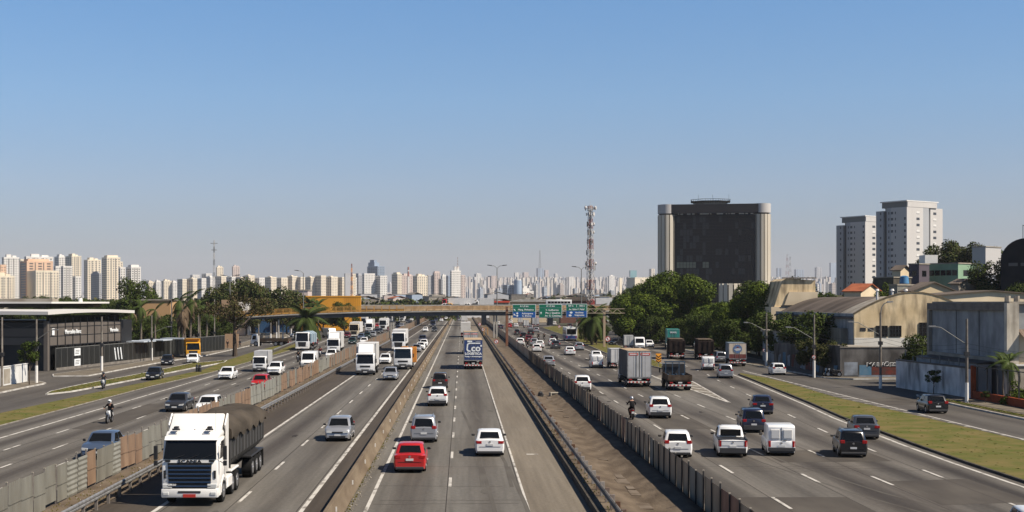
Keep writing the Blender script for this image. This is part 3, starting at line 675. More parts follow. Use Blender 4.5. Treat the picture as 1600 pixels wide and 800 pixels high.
# ---------------------------------------------------------------- lamps and poles
M_lamp = mat('lamp_grey', (.16, .16, .15), .6); M_pole = mat('weathered_pole', (.22, .20, .17), .8, col2=(.12, .10, .085), scale=1.5)
def high_lamp(x, y, h, label, arms=(-1, 1), z0=0.):
    o = empty('street_lamp', (x, y, z0), 0, label, 'street lamp'); MB().tube((0, 0, 0), (0, 0, h - .6), .19, .10, 8).build('pole', M_lamp, o)
    for a in arms:
        MB().path([(0, 0, h - .7), (a * .7, 0, h - .1), (a * 1.6, 0, h)], .06).build('arm', M_lamp, o)
        MB().prism([(a * 1.3, h - .12), (a * 2.5, h + .05), (a * 2.5, h + .2), (a * 1.4, h + .12)], -.2, .2, 'y').build('lamp_head', M_dark, o)
    return o
high_lamp(8.9, 341, 18.4, 'tall twin headed lamp post in front of the footbridge right of the central road')
high_lamp(30.8, 346, 18.2, 'tall twin headed lamp post rising behind the third green sign')
high_lamp(-57.5, 332, 15.7, 'tall twin headed lamp post above the left end of the footbridge')
high_lamp(-54.6, 322, 12.0, 'shorter single arm lamp post left of the big spreading tree', (-1,))
high_lamp(-45, 380, 18.0, 'tall single arm lamp post in front of the orange warehouse', (-1,))
high_lamp(57, 338, 14.2, 'slim single lamp post right of the telecom tower', (-1,))
high_lamp(59.4, 345, 12.2, 'short bare lamp post just right of the slim single lamp', (1,))
def street_pole(px, py, h, label, side, arm=2.9, rise=1.45, az=4.6, white=2.05, rz=0., curve=False):
    x, y = P(px, py); o = empty('utility_pole', (x, y, 0), rz, label, 'lamp post')
    MB().tube((0, 0, white), (0, 0, h), .14, .10, 10).build('pole', M_pole, o); MB().tube((0, 0, 0), (0, 0, white), .165, .16, 10).build('whitewashed_base', M_white, o)
    if arm:
        MB().path([(0, 0, az), (side * arm * .8, 0, az + rise * .95), (side * arm, 0, az + rise)], .035).build('arm', M_lamp, o)
        MB().prism([(side * (arm - .1), az + rise - .05), (side * (arm + .5), az + rise - .02), (side * (arm + .5), az + rise + .1), (side * (arm - .1), az + rise + .1)], -.12, .12, 'y').build('lamp_head', M_steel, o)
    MB().box(-.2, .2, -.2, .2, az - 1.0, az - .65).build('clamp_box', M_dark, o)
    if curve:
        MB().path([(0, 0, h - .2), (.1, 0, h + .5), (.4, 0, h + .95), (.8, 0, h + 1.1)], .05).build('curved_arm', M_lamp, o); MB().prism([(.7, h + 1.0), (1.3, h + 1.08), (1.3, h + 1.2), (.7, h + 1.2)], -.12, .12, 'y').build('lamp_head', M_steel, o)
    return o
street_pole(1197.5, 573, 7.6, 'white based lamp post beside the dark trees at the start of the graffiti wall', -1, 2.7, 1.2, 5.0)
street_pole(1272, 590, 7.6, 'white based lamp post by the motorcycle in front of the graffiti wall', -1)
street_pole(1375.7, 607, 8.0, 'lamp post with a second curved lamp at the side street corner', -1, 2.9, 1.4, 5.6, 1.4, 0, True)
street_pole(1510.6, 631, 7.6, 'white based lamp post at the corner of the orange base wall', -1, 2.9, 1.6, 5.3, 1.9)
street_pole(57, 600, 7.2, 'white based pole beside the small tree at the left showroom', 1, 1.9, 1.1, 4.9)
street_pole(159, 581, 7.2, 'white based pole in front of the showroom sign', 1, 0, 0, 4.4)
street_pole(237, 564.5, 7.1, 'white based pole near the far end of the dark fence', 1, 2.6, 1.0, 4.3)
street_pole(335, 549, 9.6, 'white based pole left of the bare roadside tree', 1, 0, 0, 4.3)
street_pole(310, 555, 8.0, 'thin weathered pole right of the yellow dump truck', 1, 0, 0, 4.4, .1)
street_pole(3, 606, 7.5, 'leftmost weathered pole at the edge of the white wall', 1, 0, 0, 4.4, .1)
street_pole(268, 552, 9.4, 'pole carrying a white panel behind the dark fence', 1, 0, 0, 6.3, .1)
for i, (px, py) in enumerate([(404, 541), (423, 537), (432, 534), (442, 531), (455, 527)]):
    x, y = P(px, py); o = empty('short_post', (x, y, 0), 0, ['white painted post left of the flatbed cab', 'second white painted post behind the flatbed truck', 'third white painted post behind the flatbed truck', 'fourth white post under the footbridge', 'fifth white post under the footbridge near the coconut palm'][i], 'post')
    MB().tube((0, 0, 0), (0, 0, 2.2), .17, .16, 8).build('whitewashed_base', M_white, o); MB().tube((0, 0, 2.2), (0, 0, 4.6), .15, .12, 8).build('shaft', M_pole, o)
for i, (px, py) in enumerate([(960.5, 514), (963.4, 515), (966.6, 516.5)]):
    x, y = P(px, py); o = empty('white_column', (x, y, 0), 0, ['left', 'middle', 'right'][i] + ' one of three white columns under the footbridge end', 'column')
    MB().tube((0, 0, 0), (0, 0, 4.6), .2, .2, 10).build('shaft', M_white, o); MB().tube((0, 0, 4.6), (0, 0, 4.9), .3, .24, 10).build('cap', M_white, o)
# overhead wires along the right service road
s = MB()
def wire(a, b_, sag=.5, r_=.014):
    q = [Vector(a).lerp(Vector(b_), t / 8) - Vector((0, 0, sag * 4 * (t / 8) * (1 - t / 8))) for t in range(9)]; s.path(q, r_, 4)
pts = [P(1197.5, 573), P(1272, 590), P(1375.7, 607), P(1510.6, 631), (46.5, 85)]
for a, c in zip(pts, pts[1:]):
    for z in (5.0, 5.4): wire((*a, z), (*c, z))
tag(s.build('overhead_wires', M_black, smooth=False), 'thin sagging wires strung between the right hand lamp posts', 'wires')
s = MB(); pts = [P(3, 606), P(57, 600), P(159, 581), P(237, 564.5), P(335, 549)]
for a, c in zip(pts, pts[1:]): wire((*a, 6.8), (*c, 6.8))
tag(s.build('overhead_wires', M_black, smooth=False), 'thin sagging wires strung between the left hand poles', 'wires')

# ---------------------------------------------------------------- telecom tower
M_mr = mat('mast_red', (.27, .11, .09), .7); M_mw = mat('mast_white', (.50, .48, .46), .7)
tw = empty('telecom_tower', (40.2, 420, 0), R(20), 'tall red and white lattice telecom tower hung with antennas', 'tower')
hw = lambda z: 1.35 - z / 39.5 * .75; sec = 0; z = 0.
while z < 38.5:
    z1 = min(z + 3.2, 39.2); s = MB()
    for sx_ in (-1, 1):
        for sy_ in (-1, 1): s.tube((sx_ * hw(z), sy_ * hw(z), z), (sx_ * hw(z1), sy_ * hw(z1), z1), .08, n=5)
    for a, c in (((-1, -1), (1, -1)), ((1, -1), (1, 1)), ((1, 1), (-1, 1)), ((-1, 1), (-1, -1))):
        zm = (z + z1) / 2
        for (za, zb) in ((z, zm), (zm, z1)):
            s.tube((a[0] * hw(za), a[1] * hw(za), za), (c[0] * hw(zb), c[1] * hw(zb), zb), .055, n=4); s.tube((c[0] * hw(za), c[1] * hw(za), za), (a[0] * hw(zb), a[1] * hw(zb), zb), .055, n=4)
        s.tube((a[0] * hw(z1), a[1] * hw(z1), z1), (c[0] * hw(z1), c[1] * hw(z1), z1), .06, n=4)
    s.build('lattice_section', M_mr if sec % 2 == 0 else M_mw, tw, smooth=False); z = z1; sec += 1
MB().box(-.25, .25, .1, .5, 0, 38).build('cable_ladder', M_dark, tw, smooth=False)
r = random.Random(2)
for z, rad, n in ((38.6, 1.9, 8), (36.6, 1.5, 5), (33.5, 1.3, 4), (31, 1.2, 4), (28, 1.2, 4), (24.6, 1.6, 3), (21.2, 1.9, 6), (19.8, 1.8, 5), (14.2, 1.9, 4), (11.0, 1.6, 2)):
    for k in range(n):
        a = k * 6.283 / n + r.uniform(-.2, .2); hx, hy = math.cos(a) * rad, math.sin(a) * rad
        if r.random() < .75: MB().cbox((hx, hy, z), (.3, .3, 1.6 if r.random() < .7 else .9), 0, Euler((0, 0, a)).to_matrix()).tube((hx * .4, hy * .4, z), (hx, hy, z), .04, n=4).build('panel_antenna', M_mw if r.random() < .6 else M_lamp, tw, bevel=.02)
        else: MB().tube((hx, hy, z), (hx * 1.25, hy * 1.25, z), .55, .5, 12).tube((hx * .4, hy * .4, z), (hx, hy, z), .04, n=4).build('dish_antenna', M_mw, tw)
tw.scale = (.82, .82, 1); s = MB(); s.tube((-1.2, 0, 38.9), (1.2, 0, 38.9), .06, n=4); s.tube((0, 0, 38), (0, 0, 41), .04, n=5); s.build('top_spike', M_mw, tw)

# ---------------------------------------------------------------- the black office tower
M_tglass = mat('black_curtain_glass', (.006, .007, .010), .45, spec=.12); M_tglass2 = mat('black_curtain_glass_worn', (.017, .020, .026), .4, spec=.15); M_tglass3 = mat('grey_green_glass', (.060, .075, .070), .4, spec=.2)
M_tband = mat('dark_crown_band', (.02, .02, .024), .7, spec=.1); M_pil = mat('cream_pilaster', (.62, .56, .46), .8, col2=(.52, .47, .38), scale=.15, stretch=(1, 1, .2)); M_cap = mat('grey_crown_drum', (.46, .44, .42), .8)
k_ = 660 / F; TX = lambda px: (px - VX) * k_; TZ = lambda py: H - (py - VY) * k_
ot = empty('office_tower', (TX(1117), 660, 0), R(-9.5), 'black glass office tower with fluted cream corner drums and rooftop helipad', 'office tower')
cx_ = TX(1117); ztop, zb_ = TZ(318.5), TZ(333.5); x0, x1 = TX(1058) - cx_, TX(1178) - cx_
MB().box(x0 - 3, x1 + 3, 1.5, 34, 0, zb_ - .6).build('core', M_tglass, ot, smooth=False)
fl, ncol = 16, 24; fh = (zb_ - 1.2) / fl; cw = (x1 - x0) / ncol; r = random.Random(11); pm = [MB(), MB(), MB()]
for j in range(fl):
    for i in range(ncol):
        q = r.random() + .12; kx = 2 if (j in (4, 5, 8) and i < 11 and q < .8) else (1 if q < .3 + (.3 if i < 9 else 0) else 0)
        for (za, zc) in ((.08, .52), (.56, .97)): pm[kx].box(x0 + i * cw + .1, x0 + (i + 1) * cw - .1, 1.2 + r.uniform(-.02, .02), 1.49, j * fh + fh * za, j * fh + fh * zc)
for a, m_ in zip(pm, (M_tglass, M_tglass2, M_tglass3)): a.build('window_panes', m_, ot, smooth=False, kind='stuff')
MB().box(x0 - 4, x1 + 4, .6, 34.5, zb_ + .3, ztop).build('crown', M_tband, ot, smooth=False)
s = MB()
for i in range(60):
    if r.random() < .5: s.box(x0 + (x1 - x0) * i / 60, x0 + (x1 - x0) * (i + .8) / 60, .8, 1.0, zb_ - .35, zb_ + .1)
s.build('light_strip', M_pil, ot, smooth=False, kind='stuff')
for ci, (px, rad) in enumerate(((1043.5, 15.3), (1189.5, 13.6))):
    c0 = TX(px) - cx_; rd = rad * k_; yc = rd + .2
    for yb in (yc, 35 - yc):
        MB().tube((c0, yb, 0), (c0, yb, zb_), rd * .86, n=28).build('drum_core', M_tglass, ot); MB().tube((c0, yb, zb_ + .3), (c0, yb, ztop + .1), rd * 1.0, n=36).build('crown_drum', M_cap, ot)
        n = 14
        for i in range(n):
            a0, a1 = (i + .1) * 6.2832 / n, (i + .86) * 6.2832 / n; q = [(c0 + rd * math.cos(a0 + (a1 - a0) * t / 3), yb + rd * math.sin(a0 + (a1 - a0) * t / 3)) for t in range(4)]
            q += [(c0 + rd * .8 * math.cos(a1), yb + rd * .8 * math.sin(a1)), (c0 + rd * .8 * math.cos(a0), yb + rd * .8 * math.sin(a0))]
            MB().prism(q, 0, zb_ - .4, 'z').build('pilaster', M_pil, ot, smooth=False)
s = MB(); hx = TX(1111) - cx_
q = [(hx + 8.5 * math.cos(a * .785 + .39), 14 + 8.5 * math.sin(a * .785 + .39)) for a in range(8)]; q2 = [(hx + 10.5 * math.cos(a * .785 + .39), 14 + 10.5 * math.sin(a * .785 + .39)) for a in range(8)]
s.prism(q, ztop + .2, ztop + 1.8, 'z'); s.build('helipad_base', M_concl, ot, smooth=False)
s = MB(); zt = ztop + 2.9
for i in range(8):
    a, c = q2[i], q2[(i + 1) % 8]; s.tube((*a, zt), (*c, zt), .12, n=4); s.tube((*a, zt - .9), (*c, zt - .9), .12, n=4)
    for t in range(6): p = (a[0] + (c[0] - a[0]) * t / 6, a[1] + (c[1] - a[1]) * t / 6); b0 = (hx + (p[0] - hx) * .8, 14 + (p[1] - 14) * .8); s.tube((*b0, ztop + .6), (*p, zt), .09, n=4)
s.build('helipad_frame', M_dark, ot, smooth=False)
MB().prism(q2, zt - 1.2, zt - .95, 'z').build('helipad_deck', M_tband, ot, smooth=False)
for x_ in (hx - 6, hx + 1, hx + 9): MB().tube((x_, 12, zt - 1), (x_, 12, zt + 2.6), .07, n=4).build('antenna', M_dark, ot)
an = empty('fluted_annex', (TX(1128), 640, 0), 0, 'small fluted cream drum building at the foot of the black tower', 'building'); zt = TZ(444)
MB().tube((0, 0, 0), (0, 0, zt - .6), 5.0, n=24).build('core', M_dark, an)
for i in range(13):
    a0, a1 = (i + .1) * 6.2832 / 13, (i + .85) * 6.2832 / 13; MB().prism([(5.3 * math.cos(a0), 5.3 * math.sin(a0)), (5.3 * math.cos(a1), 5.3 * math.sin(a1)), (4.7 * math.cos(a1), 4.7 * math.sin(a1)), (4.7 * math.cos(a0), 4.7 * math.sin(a0))], 0, zt, 'z').build('pilaster', M_pil, an, smooth=False)

# ---------------------------------------------------------------- apartment towers and the far city
M_win = mat('window_dark', (.055, .06, .07), .35); M_winb = mat('recess_shade_and_pane_dark', (.10, .095, .09), .7)  # second tone holds recess shade as colour; also used for hangar panes
WALL = {}
def wall_mat(c):
    k = 'render_%02d_%02d_%02d' % tuple(int(v * 100) for v in c)
    return mat(k, c, .9, col2=tuple(v * .82 for v in c), scale=.06, stretch=(1, 1, .25))
def fit(xl, xs, xr, Y, th):      # wall lengths so that the rotated block spans xl..xs..xr from here
    c, s_ = math.cos(th), math.sin(th); xc = (xs - VX) / F * Y; a, b_ = (xr - VX) / F, (xl - VX) / F
    w_ = max(1., (a * Y - xc) / max(.25, c - a * s_)); d = (xc - b_ * Y) / max(.18, s_ + b_ * c); return w_, max(2., min(d, 46. * max(1, Y / 2600)))
def tower(xl, xs, xr, yt, Y, col, label, theta=32, fh=3.0, cols=(5, 4), name='apartment_block', zbase=-.5, crown=None, group=None, win=True, colw=None, win_h=.45, cat='apartment block', side_col=None, ww=.5, balc=False):
    if Y > 3200: Y *= 1.75
    th = R(theta); m_px = Y / F; w_, d = fit(xl, xs, xr, Y, th)
    x0, zt = (xs - VX) * m_px, H - (yt - VY) * m_px
    o = empty(name, (x0, Y, 0), th, label, cat, group); m_ = wall_mat(col)
    MB().box(0, w_, 0, d, zbase, zt).build('wall', m_, o, smooth=False)
    MB().box(-.15, w_ + .15, -.15, d + .15, zt - .9, zt + .35).build('parapet', wall_mat(tuple(min(.8, v * 1.08) for v in col)), o, smooth=False)
    if win:
        s = MB(); nf = int((zt - 3) / fh); c1, c2 = cols
        for j in range(nf):
            z = zt - 2.2 - j * fh
            if z < 1: break
            for i in range(c1):
                x = w_ * (i + .5) / c1; hw_ = w_ / c1 * ww / 2
                s.face([(x - hw_, -.06, z - fh * win_h), (x + hw_, -.06, z - fh * win_h), (x + hw_, -.06, z), (x - hw_, -.06, z)], 1 if balc and i % 3 == 1 else 0)
            for i in range(c2):
                y = d * (i + .5) / c2; hw_ = d / c2 * .38
                s.face([(-.06, y + hw_, z - fh * .6), (-.06, y - hw_, z - fh * .6), (-.06, y - hw_, z), (-.06, y + hw_, z)])  # panes enlarged on this side to deepen it: shade put into the shape
        s.build('windows', [M_win, M_winb], o, smooth=False, kind='stuff')
    if crown:
        for (fx0, fx1, fy0, fy1, hh) in crown: MB().box(w_ * fx0, w_ * fx1, d * fy0, d * fy1, zt + .36, zt + hh).build('roof_tank', m_, o, smooth=False)
    # proud dark strips: the shade of recessed bays put into their colour
    if colw:
        for fx in colw: MB().box(w_ * fx, w_ * fx + max(.8, w_ * .035), -.12, -.065, 0, zt - 1.5).build('recess_shade_strip', M_winb, o, smooth=False)
    return o
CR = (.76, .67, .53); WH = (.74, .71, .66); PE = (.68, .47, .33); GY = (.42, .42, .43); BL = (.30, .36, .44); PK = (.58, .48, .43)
K1 = [(.2, .5, .2, .8, 4), (.6, .85, .3, .7, 2.5)]; K2 = [(.1, .9, .2, .8, 3)]
big = [
 (-14, -4, 23, 431, 1500, CR, 'cream apartment block cut off by the left edge of the view', K1, (6, 2)),
 (-6, 1, 10, 414, 1530, PE, 'peach rooftop tower at the far left edge', None, (2, 1)),
 (3, 6, 30, 402, 1750, WH, 'white balcony grid tower behind the leftmost cream block', K1, (9, 1)),
 (29, 32, 40, 405, 1950, CR, 'narrow cream slab between the white grid tower and the peach block', None, (2, 1)),
 (38, 41, 83, 401, 1800, WH, 'white tower crowned with tanks behind the peach block', K1, (6, 1)),
 (31, 42, 83, 408, 1560, PE, 'tall peach stair block above the cream front', K2, (3, 1)),
 (31, 56, 92, 423, 1500, CR, 'large cream and peach apartment block near the left', None, (8, 0)),
 (84, 87, 95, 416, 1700, WH, 'slim white block just right of the peach apartment block', None, (2, 1)),
 (85, 92, 104, 401, 2100, WH, 'tall pale block behind the slim white one', K1, (3, 3)),
 (102, 112, 127, 400, 2050, CR, 'tall cream tower with dark recessed bays', K1, (5, 3)),
 (93, 99, 113, 416, 1750, WH, 'narrow white tower with one dark window column', None, (3, 2)),
 (113, 118, 127, 432, 1700, WH, 'low white block at the foot of the cream tower', None, (2, 2)),
 (131, 137, 158, 406, 2150, CR, 'cream tower whose lower half is shaded', K1, (4, 2)),
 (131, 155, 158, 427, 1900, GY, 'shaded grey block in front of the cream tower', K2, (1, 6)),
 (159, 167, 188, 402, 1800, CR, 'tallest cream tower of the left group with two window columns', K2, (5, 3)),
 (181, 184, 192, 409, 1950, CR, 'cream shoulder block behind the tallest left tower', None, (2, 1)),
 (185, 188, 196, 418, 1750, WH, 'slim white tower with a dark window column beside the tallest', None, (2, 1)),
 (197, 205, 220, 417, 1750, WH, 'separate white tower with dark shaded side at the right of the left group', K2, (3, 3)),
 (228, 232, 241, 441, 3000, CR, 'small distant cream block above the dark round tree', K1, (3, 2)), (240, 244, 252, 440, 3000, WH, 'small distant white block right of the dark round tree', K1, (3, 2)),
 (252, 256, 268, 439, 2900, CR, 'distant cream block with uneven roof tanks', K1, (4, 2)), (266, 270, 278, 441, 2900, WH, 'distant low white block before the shaded row', K1, (3, 2)),
 (297, 301, 312, 429.5, 2900, WH, 'white slab roof showing above the left of the long row', None, (4, 2)), (315, 322, 331, 427.5, 2900, WH, 'second white slab roof showing above the long row', None, (3, 2)),
 (337.5, 339, 349, 417.5, 3100, CR, 'left twin slender tower with dark cornice above the row', K1, (3, 1)), (362.5, 364, 374.5, 416.5, 3100, PK, 'right twin slender tower with dark cornice above the row', K1, (3, 1)),
 (538, 539.5, 549, 427.5, 2500, GY, 'plain grey windowless slab left of the orange mast', None, (0, 0)),
 (548, 550, 556, 428, 2520, CR, 'cream slab right of the orange mast', None, (2, 1)), (552, 560, 568, 430, 2700, GY, 'grey apartment slab left of the stepped skyscraper', K1, (4, 4)),
 (571, 590, 601, 416, 2600, BL, 'stepped skyscraper with blue glass left side', [(.0, .7, .3, .9, 8), (.1, .5, .4, .8, 13)], (4, 6)),
 (566, 569, 586, 427.5, 2300, WH, 'white slab in front of the stepped skyscraper', None, (7, 1)), (587, 594, 605, 431, 2300, WH, 'narrow white tower at the right foot of the skyscraper', None, (4, 3)),
 (612, 621, 628, 428, 2450, CR, 'cream tower with wide grey shaded side', K2, (3, 4)), (624, 628, 647, 430.5, 2600, PK, 'broad pinkish block below the red striped chimney', K1, (7, 1)),
 (645, 652, 668, 431, 2500, CR, 'pale tower right of the dark conical tree', K1, (5, 3)), (667, 669, 677, 430, 2700, GY, 'grey blue slab with a pale window grid', None, (4, 1)),
 (676, 679, 688, 426, 2700, PK, 'slim pink tower with stepped top', K2, (3, 2)), (685, 690, 692.5, 436, 2500, GY, 'narrow dark grey tower right of the pink tower', None, (1, 3)),
 (689, 691, 698, 431, 2800, WH, 'pale slab in the gap left of the tall white building', K1, (3, 1)), (697, 700, 706, 431, 2700, BL, 'bluish slab touching the tall white building', None, (3, 2)),
 (703.5, 705.5, 720, 423, 2200, WH, 'tall white building with dark openings down its left edge', [(.35, .85, .2, .8, 7)], (7, 2)),
 (719, 721, 727, 430, 2500, PK, 'reddish tower just right of the tall white building', None, (2, 1)),
 (741, 744.5, 752, 428, 4200, WH, 'hazy white twin topped tower', K1, (2, 1)), (762, 768, 776, 431, 3600, PK, 'dull brown square tower behind the lamp post', None, (2, 2)),
 (785, 793, 803, 445.5, 2400, BL, 'office block with blue side and sunlit yellowish window front', None, (3, 3)),
 (814, 817, 834, 455, 2500, WH, 'low stepped white building right of the blue round tower', [(.0, .6, .1, .9, 6), (.1, .4, .2, .8, 10)], (6, 0)),
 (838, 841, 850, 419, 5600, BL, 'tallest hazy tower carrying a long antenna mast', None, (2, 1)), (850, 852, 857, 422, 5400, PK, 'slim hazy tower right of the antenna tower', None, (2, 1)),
 (803, 805, 811, 426, 5200, WH, 'hazy double slab in the far centre', None, (2, 1)), (816, 819, 826, 425.5, 5200, PK, 'broad hazy slab in the far centre', None, (3, 1)),
 (865, 868, 871, 428, 4800, WH, 'hazy white round topped tower', K1, (1, 1)), (887, 891.5, 897, 432.5, 3400, WH, 'tower with blue shaded half and white sunlit half', None, (2, 2)),
 (950, 952, 960.5, 431, 3400, WH, 'white framed tower with dark window bays right of the telecom tower', [(.3, .7, .2, .8, 4)], (3, 1)),
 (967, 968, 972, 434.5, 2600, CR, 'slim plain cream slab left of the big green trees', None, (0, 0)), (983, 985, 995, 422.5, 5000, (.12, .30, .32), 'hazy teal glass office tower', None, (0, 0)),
 (1014, 1018, 1023, 420, 4400, CR, 'hazy tower with blue shaded left and yellow lit right half', None, (1, 1)),
 (979, 992, 1022, 434, 1700, CR, 'long low cream building behind the green tree tops', None, (0, 0)),
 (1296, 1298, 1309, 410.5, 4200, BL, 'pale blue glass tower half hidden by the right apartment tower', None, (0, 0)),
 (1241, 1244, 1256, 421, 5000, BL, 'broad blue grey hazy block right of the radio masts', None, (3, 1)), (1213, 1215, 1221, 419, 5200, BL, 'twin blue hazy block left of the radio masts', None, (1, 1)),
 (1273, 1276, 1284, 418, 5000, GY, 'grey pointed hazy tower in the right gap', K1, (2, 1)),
]
for (xl, xs_, xr, yt, Y, c, lab, cr, cc) in big: tower(xl, xs_, xr, yt, Y, c, lab, crown=cr, cols=cc, ww=.42, colw=(.3, .62) if (Y < 2200 and xr - xs_ > 12) else None, theta=30)
# the long regular row
r = random.Random(21); x = 277.
i = 0
rowlab = []
while x < 540:
    wd_ = r.uniform(14, 19.5); sh = r.uniform(.42, .60); yt = 436 - min(1, (x - 277) / 120) * 3.5 + r.uniform(-2.6, 1.8)
    tower(x, x + wd_ * sh, x + wd_, yt, 2600 + r.uniform(-60, 60), CR if r.random() < .7 else WH, 'cream apartment block of the long even row left of the orange mast', cols=(4, 3), crown=[(.15, .55, .3, .7, 1.9)] if i % 2 else None, group='even row of apartment blocks', theta=44, ww=.45); x += wd_ * .94; i += 1
# hazy city beyond, many and small
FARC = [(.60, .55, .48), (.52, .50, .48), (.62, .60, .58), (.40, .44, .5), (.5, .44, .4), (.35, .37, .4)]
env = [(222, 441), (280, 437), (560, 437), (620, 433), (700, 432), (740, 436), (800, 431), (850, 424), (880, 429), (930, 434), (1000, 432), (1040, 432), (1041, 470), (1200, 470), (1201, 428), (1240, 426), (1310, 424)]
protos = {}
def far_tower(px, yt, Y, wpx, r):
    key = (r.randrange(len(FARC)), r.randrange(4)); m_px = Y / F; zt = H - (yt - VY) * m_px; w_ = wpx * m_px
    if key not in protos:
        c = FARC[key[0]]; s = MB(); s.box(-.5, .5, -.5, .5, 0, 1, 0)
        nf = [16, 22, 12, 18][key[1]]; nc = [3, 2, 4, 3][key[1]]
        for j in range(nf):
            z = 1 - (j + .6) / nf * .97
            for i in range(nc): a = -.5 + (i + .25) / nc; s.face([(a, -.503, z), (a + .5 / nc, -.503, z), (a + .5 / nc, -.503, z + .4 / nf), (a, -.503, z + .4 / nf)], 1); s.face([(-.503, a + .5 / nc, z), (-.503, a, z), (-.503, a, z + .4 / nf), (-.503, a + .5 / nc, z + .4 / nf)], 1)
        s.box(-.28, .12, -.2, .3, 1.0, 1.0 + [.05, .09, .03, .13][key[1]], 0); s.box(.2, .4, -.3, .1, 1.0, 1.0 + [.02, .03, .06, .04][key[1]], 0)
        protos[key] = s.mesh('distant_tower', [wall_mat(c), M_win], smooth=False)
    o = link_mesh('distant_tower', protos[key], None, ((px - VX) * m_px, Y, 0), R(r.uniform(20, 50))); o.scale = (w_ * .75, w_ * .75, zt)
    return tag(o, 'one of the countless hazy towers crowding the distant skyline', 'distant tower', 'hazy towers of the distant skyline')
cnt = 0; r = random.Random(33)
for k in range(1200):
    if cnt >= 286: break
    px = r.uniform(700, 1040) if r.random() < .6 else (r.uniform(1203, 1310) if r.random() < .3 else r.uniform(222, 700))
    e = lerp(env, px)
    if e > 460: continue
    depth = r.random(); Y = 2500 + 10500 * depth ** 1.1; yt = e + (1 - depth) * 18 + abs(r.gauss(0, 1)) * 5 + r.uniform(0, 3)
    if yt > 458: continue
    far_tower(px, yt, Y, r.uniform(2.6, 7.5) if depth > .3 else r.uniform(4, 9), r); cnt += 1
# even farther mass of roofs closing the horizon
s = MB(); r = random.Random(8)
for k in range(4200):
    px = r.uniform(-60, 1700) if k < 2000 else (r.uniform(690, 1045) if k % 4 else r.uniform(1200, 1315)); Y = r.uniform(8200, 15500) if k < 2600 else r.uniform(5500, 13500); m_px = Y / F; x = (px - VX) * m_px; w_ = r.uniform(14, 70) if k < 2000 else r.uniform(2.2, 6.0) * m_px; h = (r.uniform(8, 60) if k < 2000 else (r.random() ** .7 * 34 + 6) * m_px + 9) * (1 if k >= 2000 else Y / 7000)
    s.cbox((x, Y, h / 2), (w_ * .8, w_ * .7, h), r.randrange(3), Euler((0, 0, R(r.uniform(22, 52)))).to_matrix())
s.build('distant_city', [wall_mat(FARC[0]), wall_mat(FARC[1]), wall_mat(FARC[4])], smooth=False, kind='stuff')
# round blue tower, masts and chimneys
def simple(name, loc, label, cat, items):
    o = empty(name, loc, 0, label, cat)
    for nm, mb_, m_ in items: mb_.build(nm, m_, o, smooth=False)
    return o
mp = lambda Y: Y / F
Y = 2400; simple('round_tower', ((809 - VX) * mp(Y), Y, 0), 'smooth blue cylindrical tower in the middle of the skyline', 'tower', [('shaft', MB().tube((0, 0, 0), (0, 0, H + 34 * mp(Y)), 6.1 * mp(Y), n=28), mat('blue_grey_render', (.25, .32, .42), .7, col2=(.34, .42, .52), scale=.02, stretch=(1, 1, 3))), ('rim', MB().tube((0, 0, H + 34 * mp(Y)), (0, 0, H + 35.5 * mp(Y)), 5.4 * mp(Y), n=28), wall_mat(WH))])
def mast(px, y0, y1, Y, w_, mats, label, name='radio_mast', arms=()):
    z0, z1 = max(0, H - (y0 - VY) * mp(Y)), H - (y1 - VY) * mp(Y); o = empty(name, ((px - VX) * mp(Y), Y, 0), 0, label, 'mast'); n = 8
    for i in range(n):
        a, c = z0 + (z1 - z0) * i / n, z0 + (z1 - z0) * (i + 1) / n; t0, t1 = w_ * (1 - .7 * i / n), w_ * (1 - .7 * (i + 1) / n); s = MB()
        for q in range(4):
            u = (math.cos(q * 1.571 + .5), math.sin(q * 1.571 + .5)); v = (math.cos((q + 1) * 1.571 + .5), math.sin((q + 1) * 1.571 + .5))
            s.tube((u[0] * t0, u[1] * t0, a), (u[0] * t1, u[1] * t1, c), w_ * .1, n=4); s.tube((u[0] * t0, u[1] * t0, a), (v[0] * t1, v[1] * t1, c), w_ * .07, n=4)
        s.build('lattice_section', mats[i % len(mats)], o, smooth=False)
    for (zf, wd_) in arms: z = z0 + (z1 - z0) * zf; MB().box(-wd_, wd_, -.2, .2, z, z + .6).build('crossarm', M_lamp, o)
mast(334.5, 455, 375, 1500, 1.6, (M_lamp, M_mw), 'thin tall radio mast with cross arms above the left tree line', arms=((.93, 4), (.8, 3)))
mast(549.5, 466, 412, 1300, 1.5, (M_cy, M_mr), 'orange and red lattice mast behind the orange warehouse')
mast(843.5, 419, 391, 9800, 10, (M_lamp,), 'long hazy antenna mast on the tallest far tower')
mast(715, 421, 402, 2205, 1.2, (M_mw, M_mr), 'small red and white mast on the tall white building')
mast(1230, 440, 397, 9100, 15, (M_mr, M_mw), 'left hazy radio mast in the gap beside the black tower'); mast(1234.5, 440, 401, 9100, 12, (M_mw, M_lamp), 'right hazy radio mast in the gap beside the black tower')
Y = 2590; simple('chimney', ((638 - VX) * mp(Y), Y, 0), 'red and white striped chimney above the pinkish block', 'chimney', [('shaft', MB().tube((0, 0, 0), (0, 0, H + 40 * mp(Y)), 1.9 * mp(Y), 1.5 * mp(Y), n=12), wall_mat(WH)), ('red_band', MB().tube((0, 0, H + 40 * mp(Y)), (0, 0, H + 48 * mp(Y)), 1.55 * mp(Y), 1.4 * mp(Y), n=12), M_mr), ('red_band', MB().tube((0, 0, H + 50 * mp(Y)), (0, 0, H + 55 * mp(Y)), 1.4 * mp(Y), 1.3 * mp(Y), n=12), M_mr), ('white_band', MB().tube((0, 0, H + 48 * mp(Y)), (0, 0, H + 50 * mp(Y)), 1.42 * mp(Y), n=12), wall_mat(WH))])

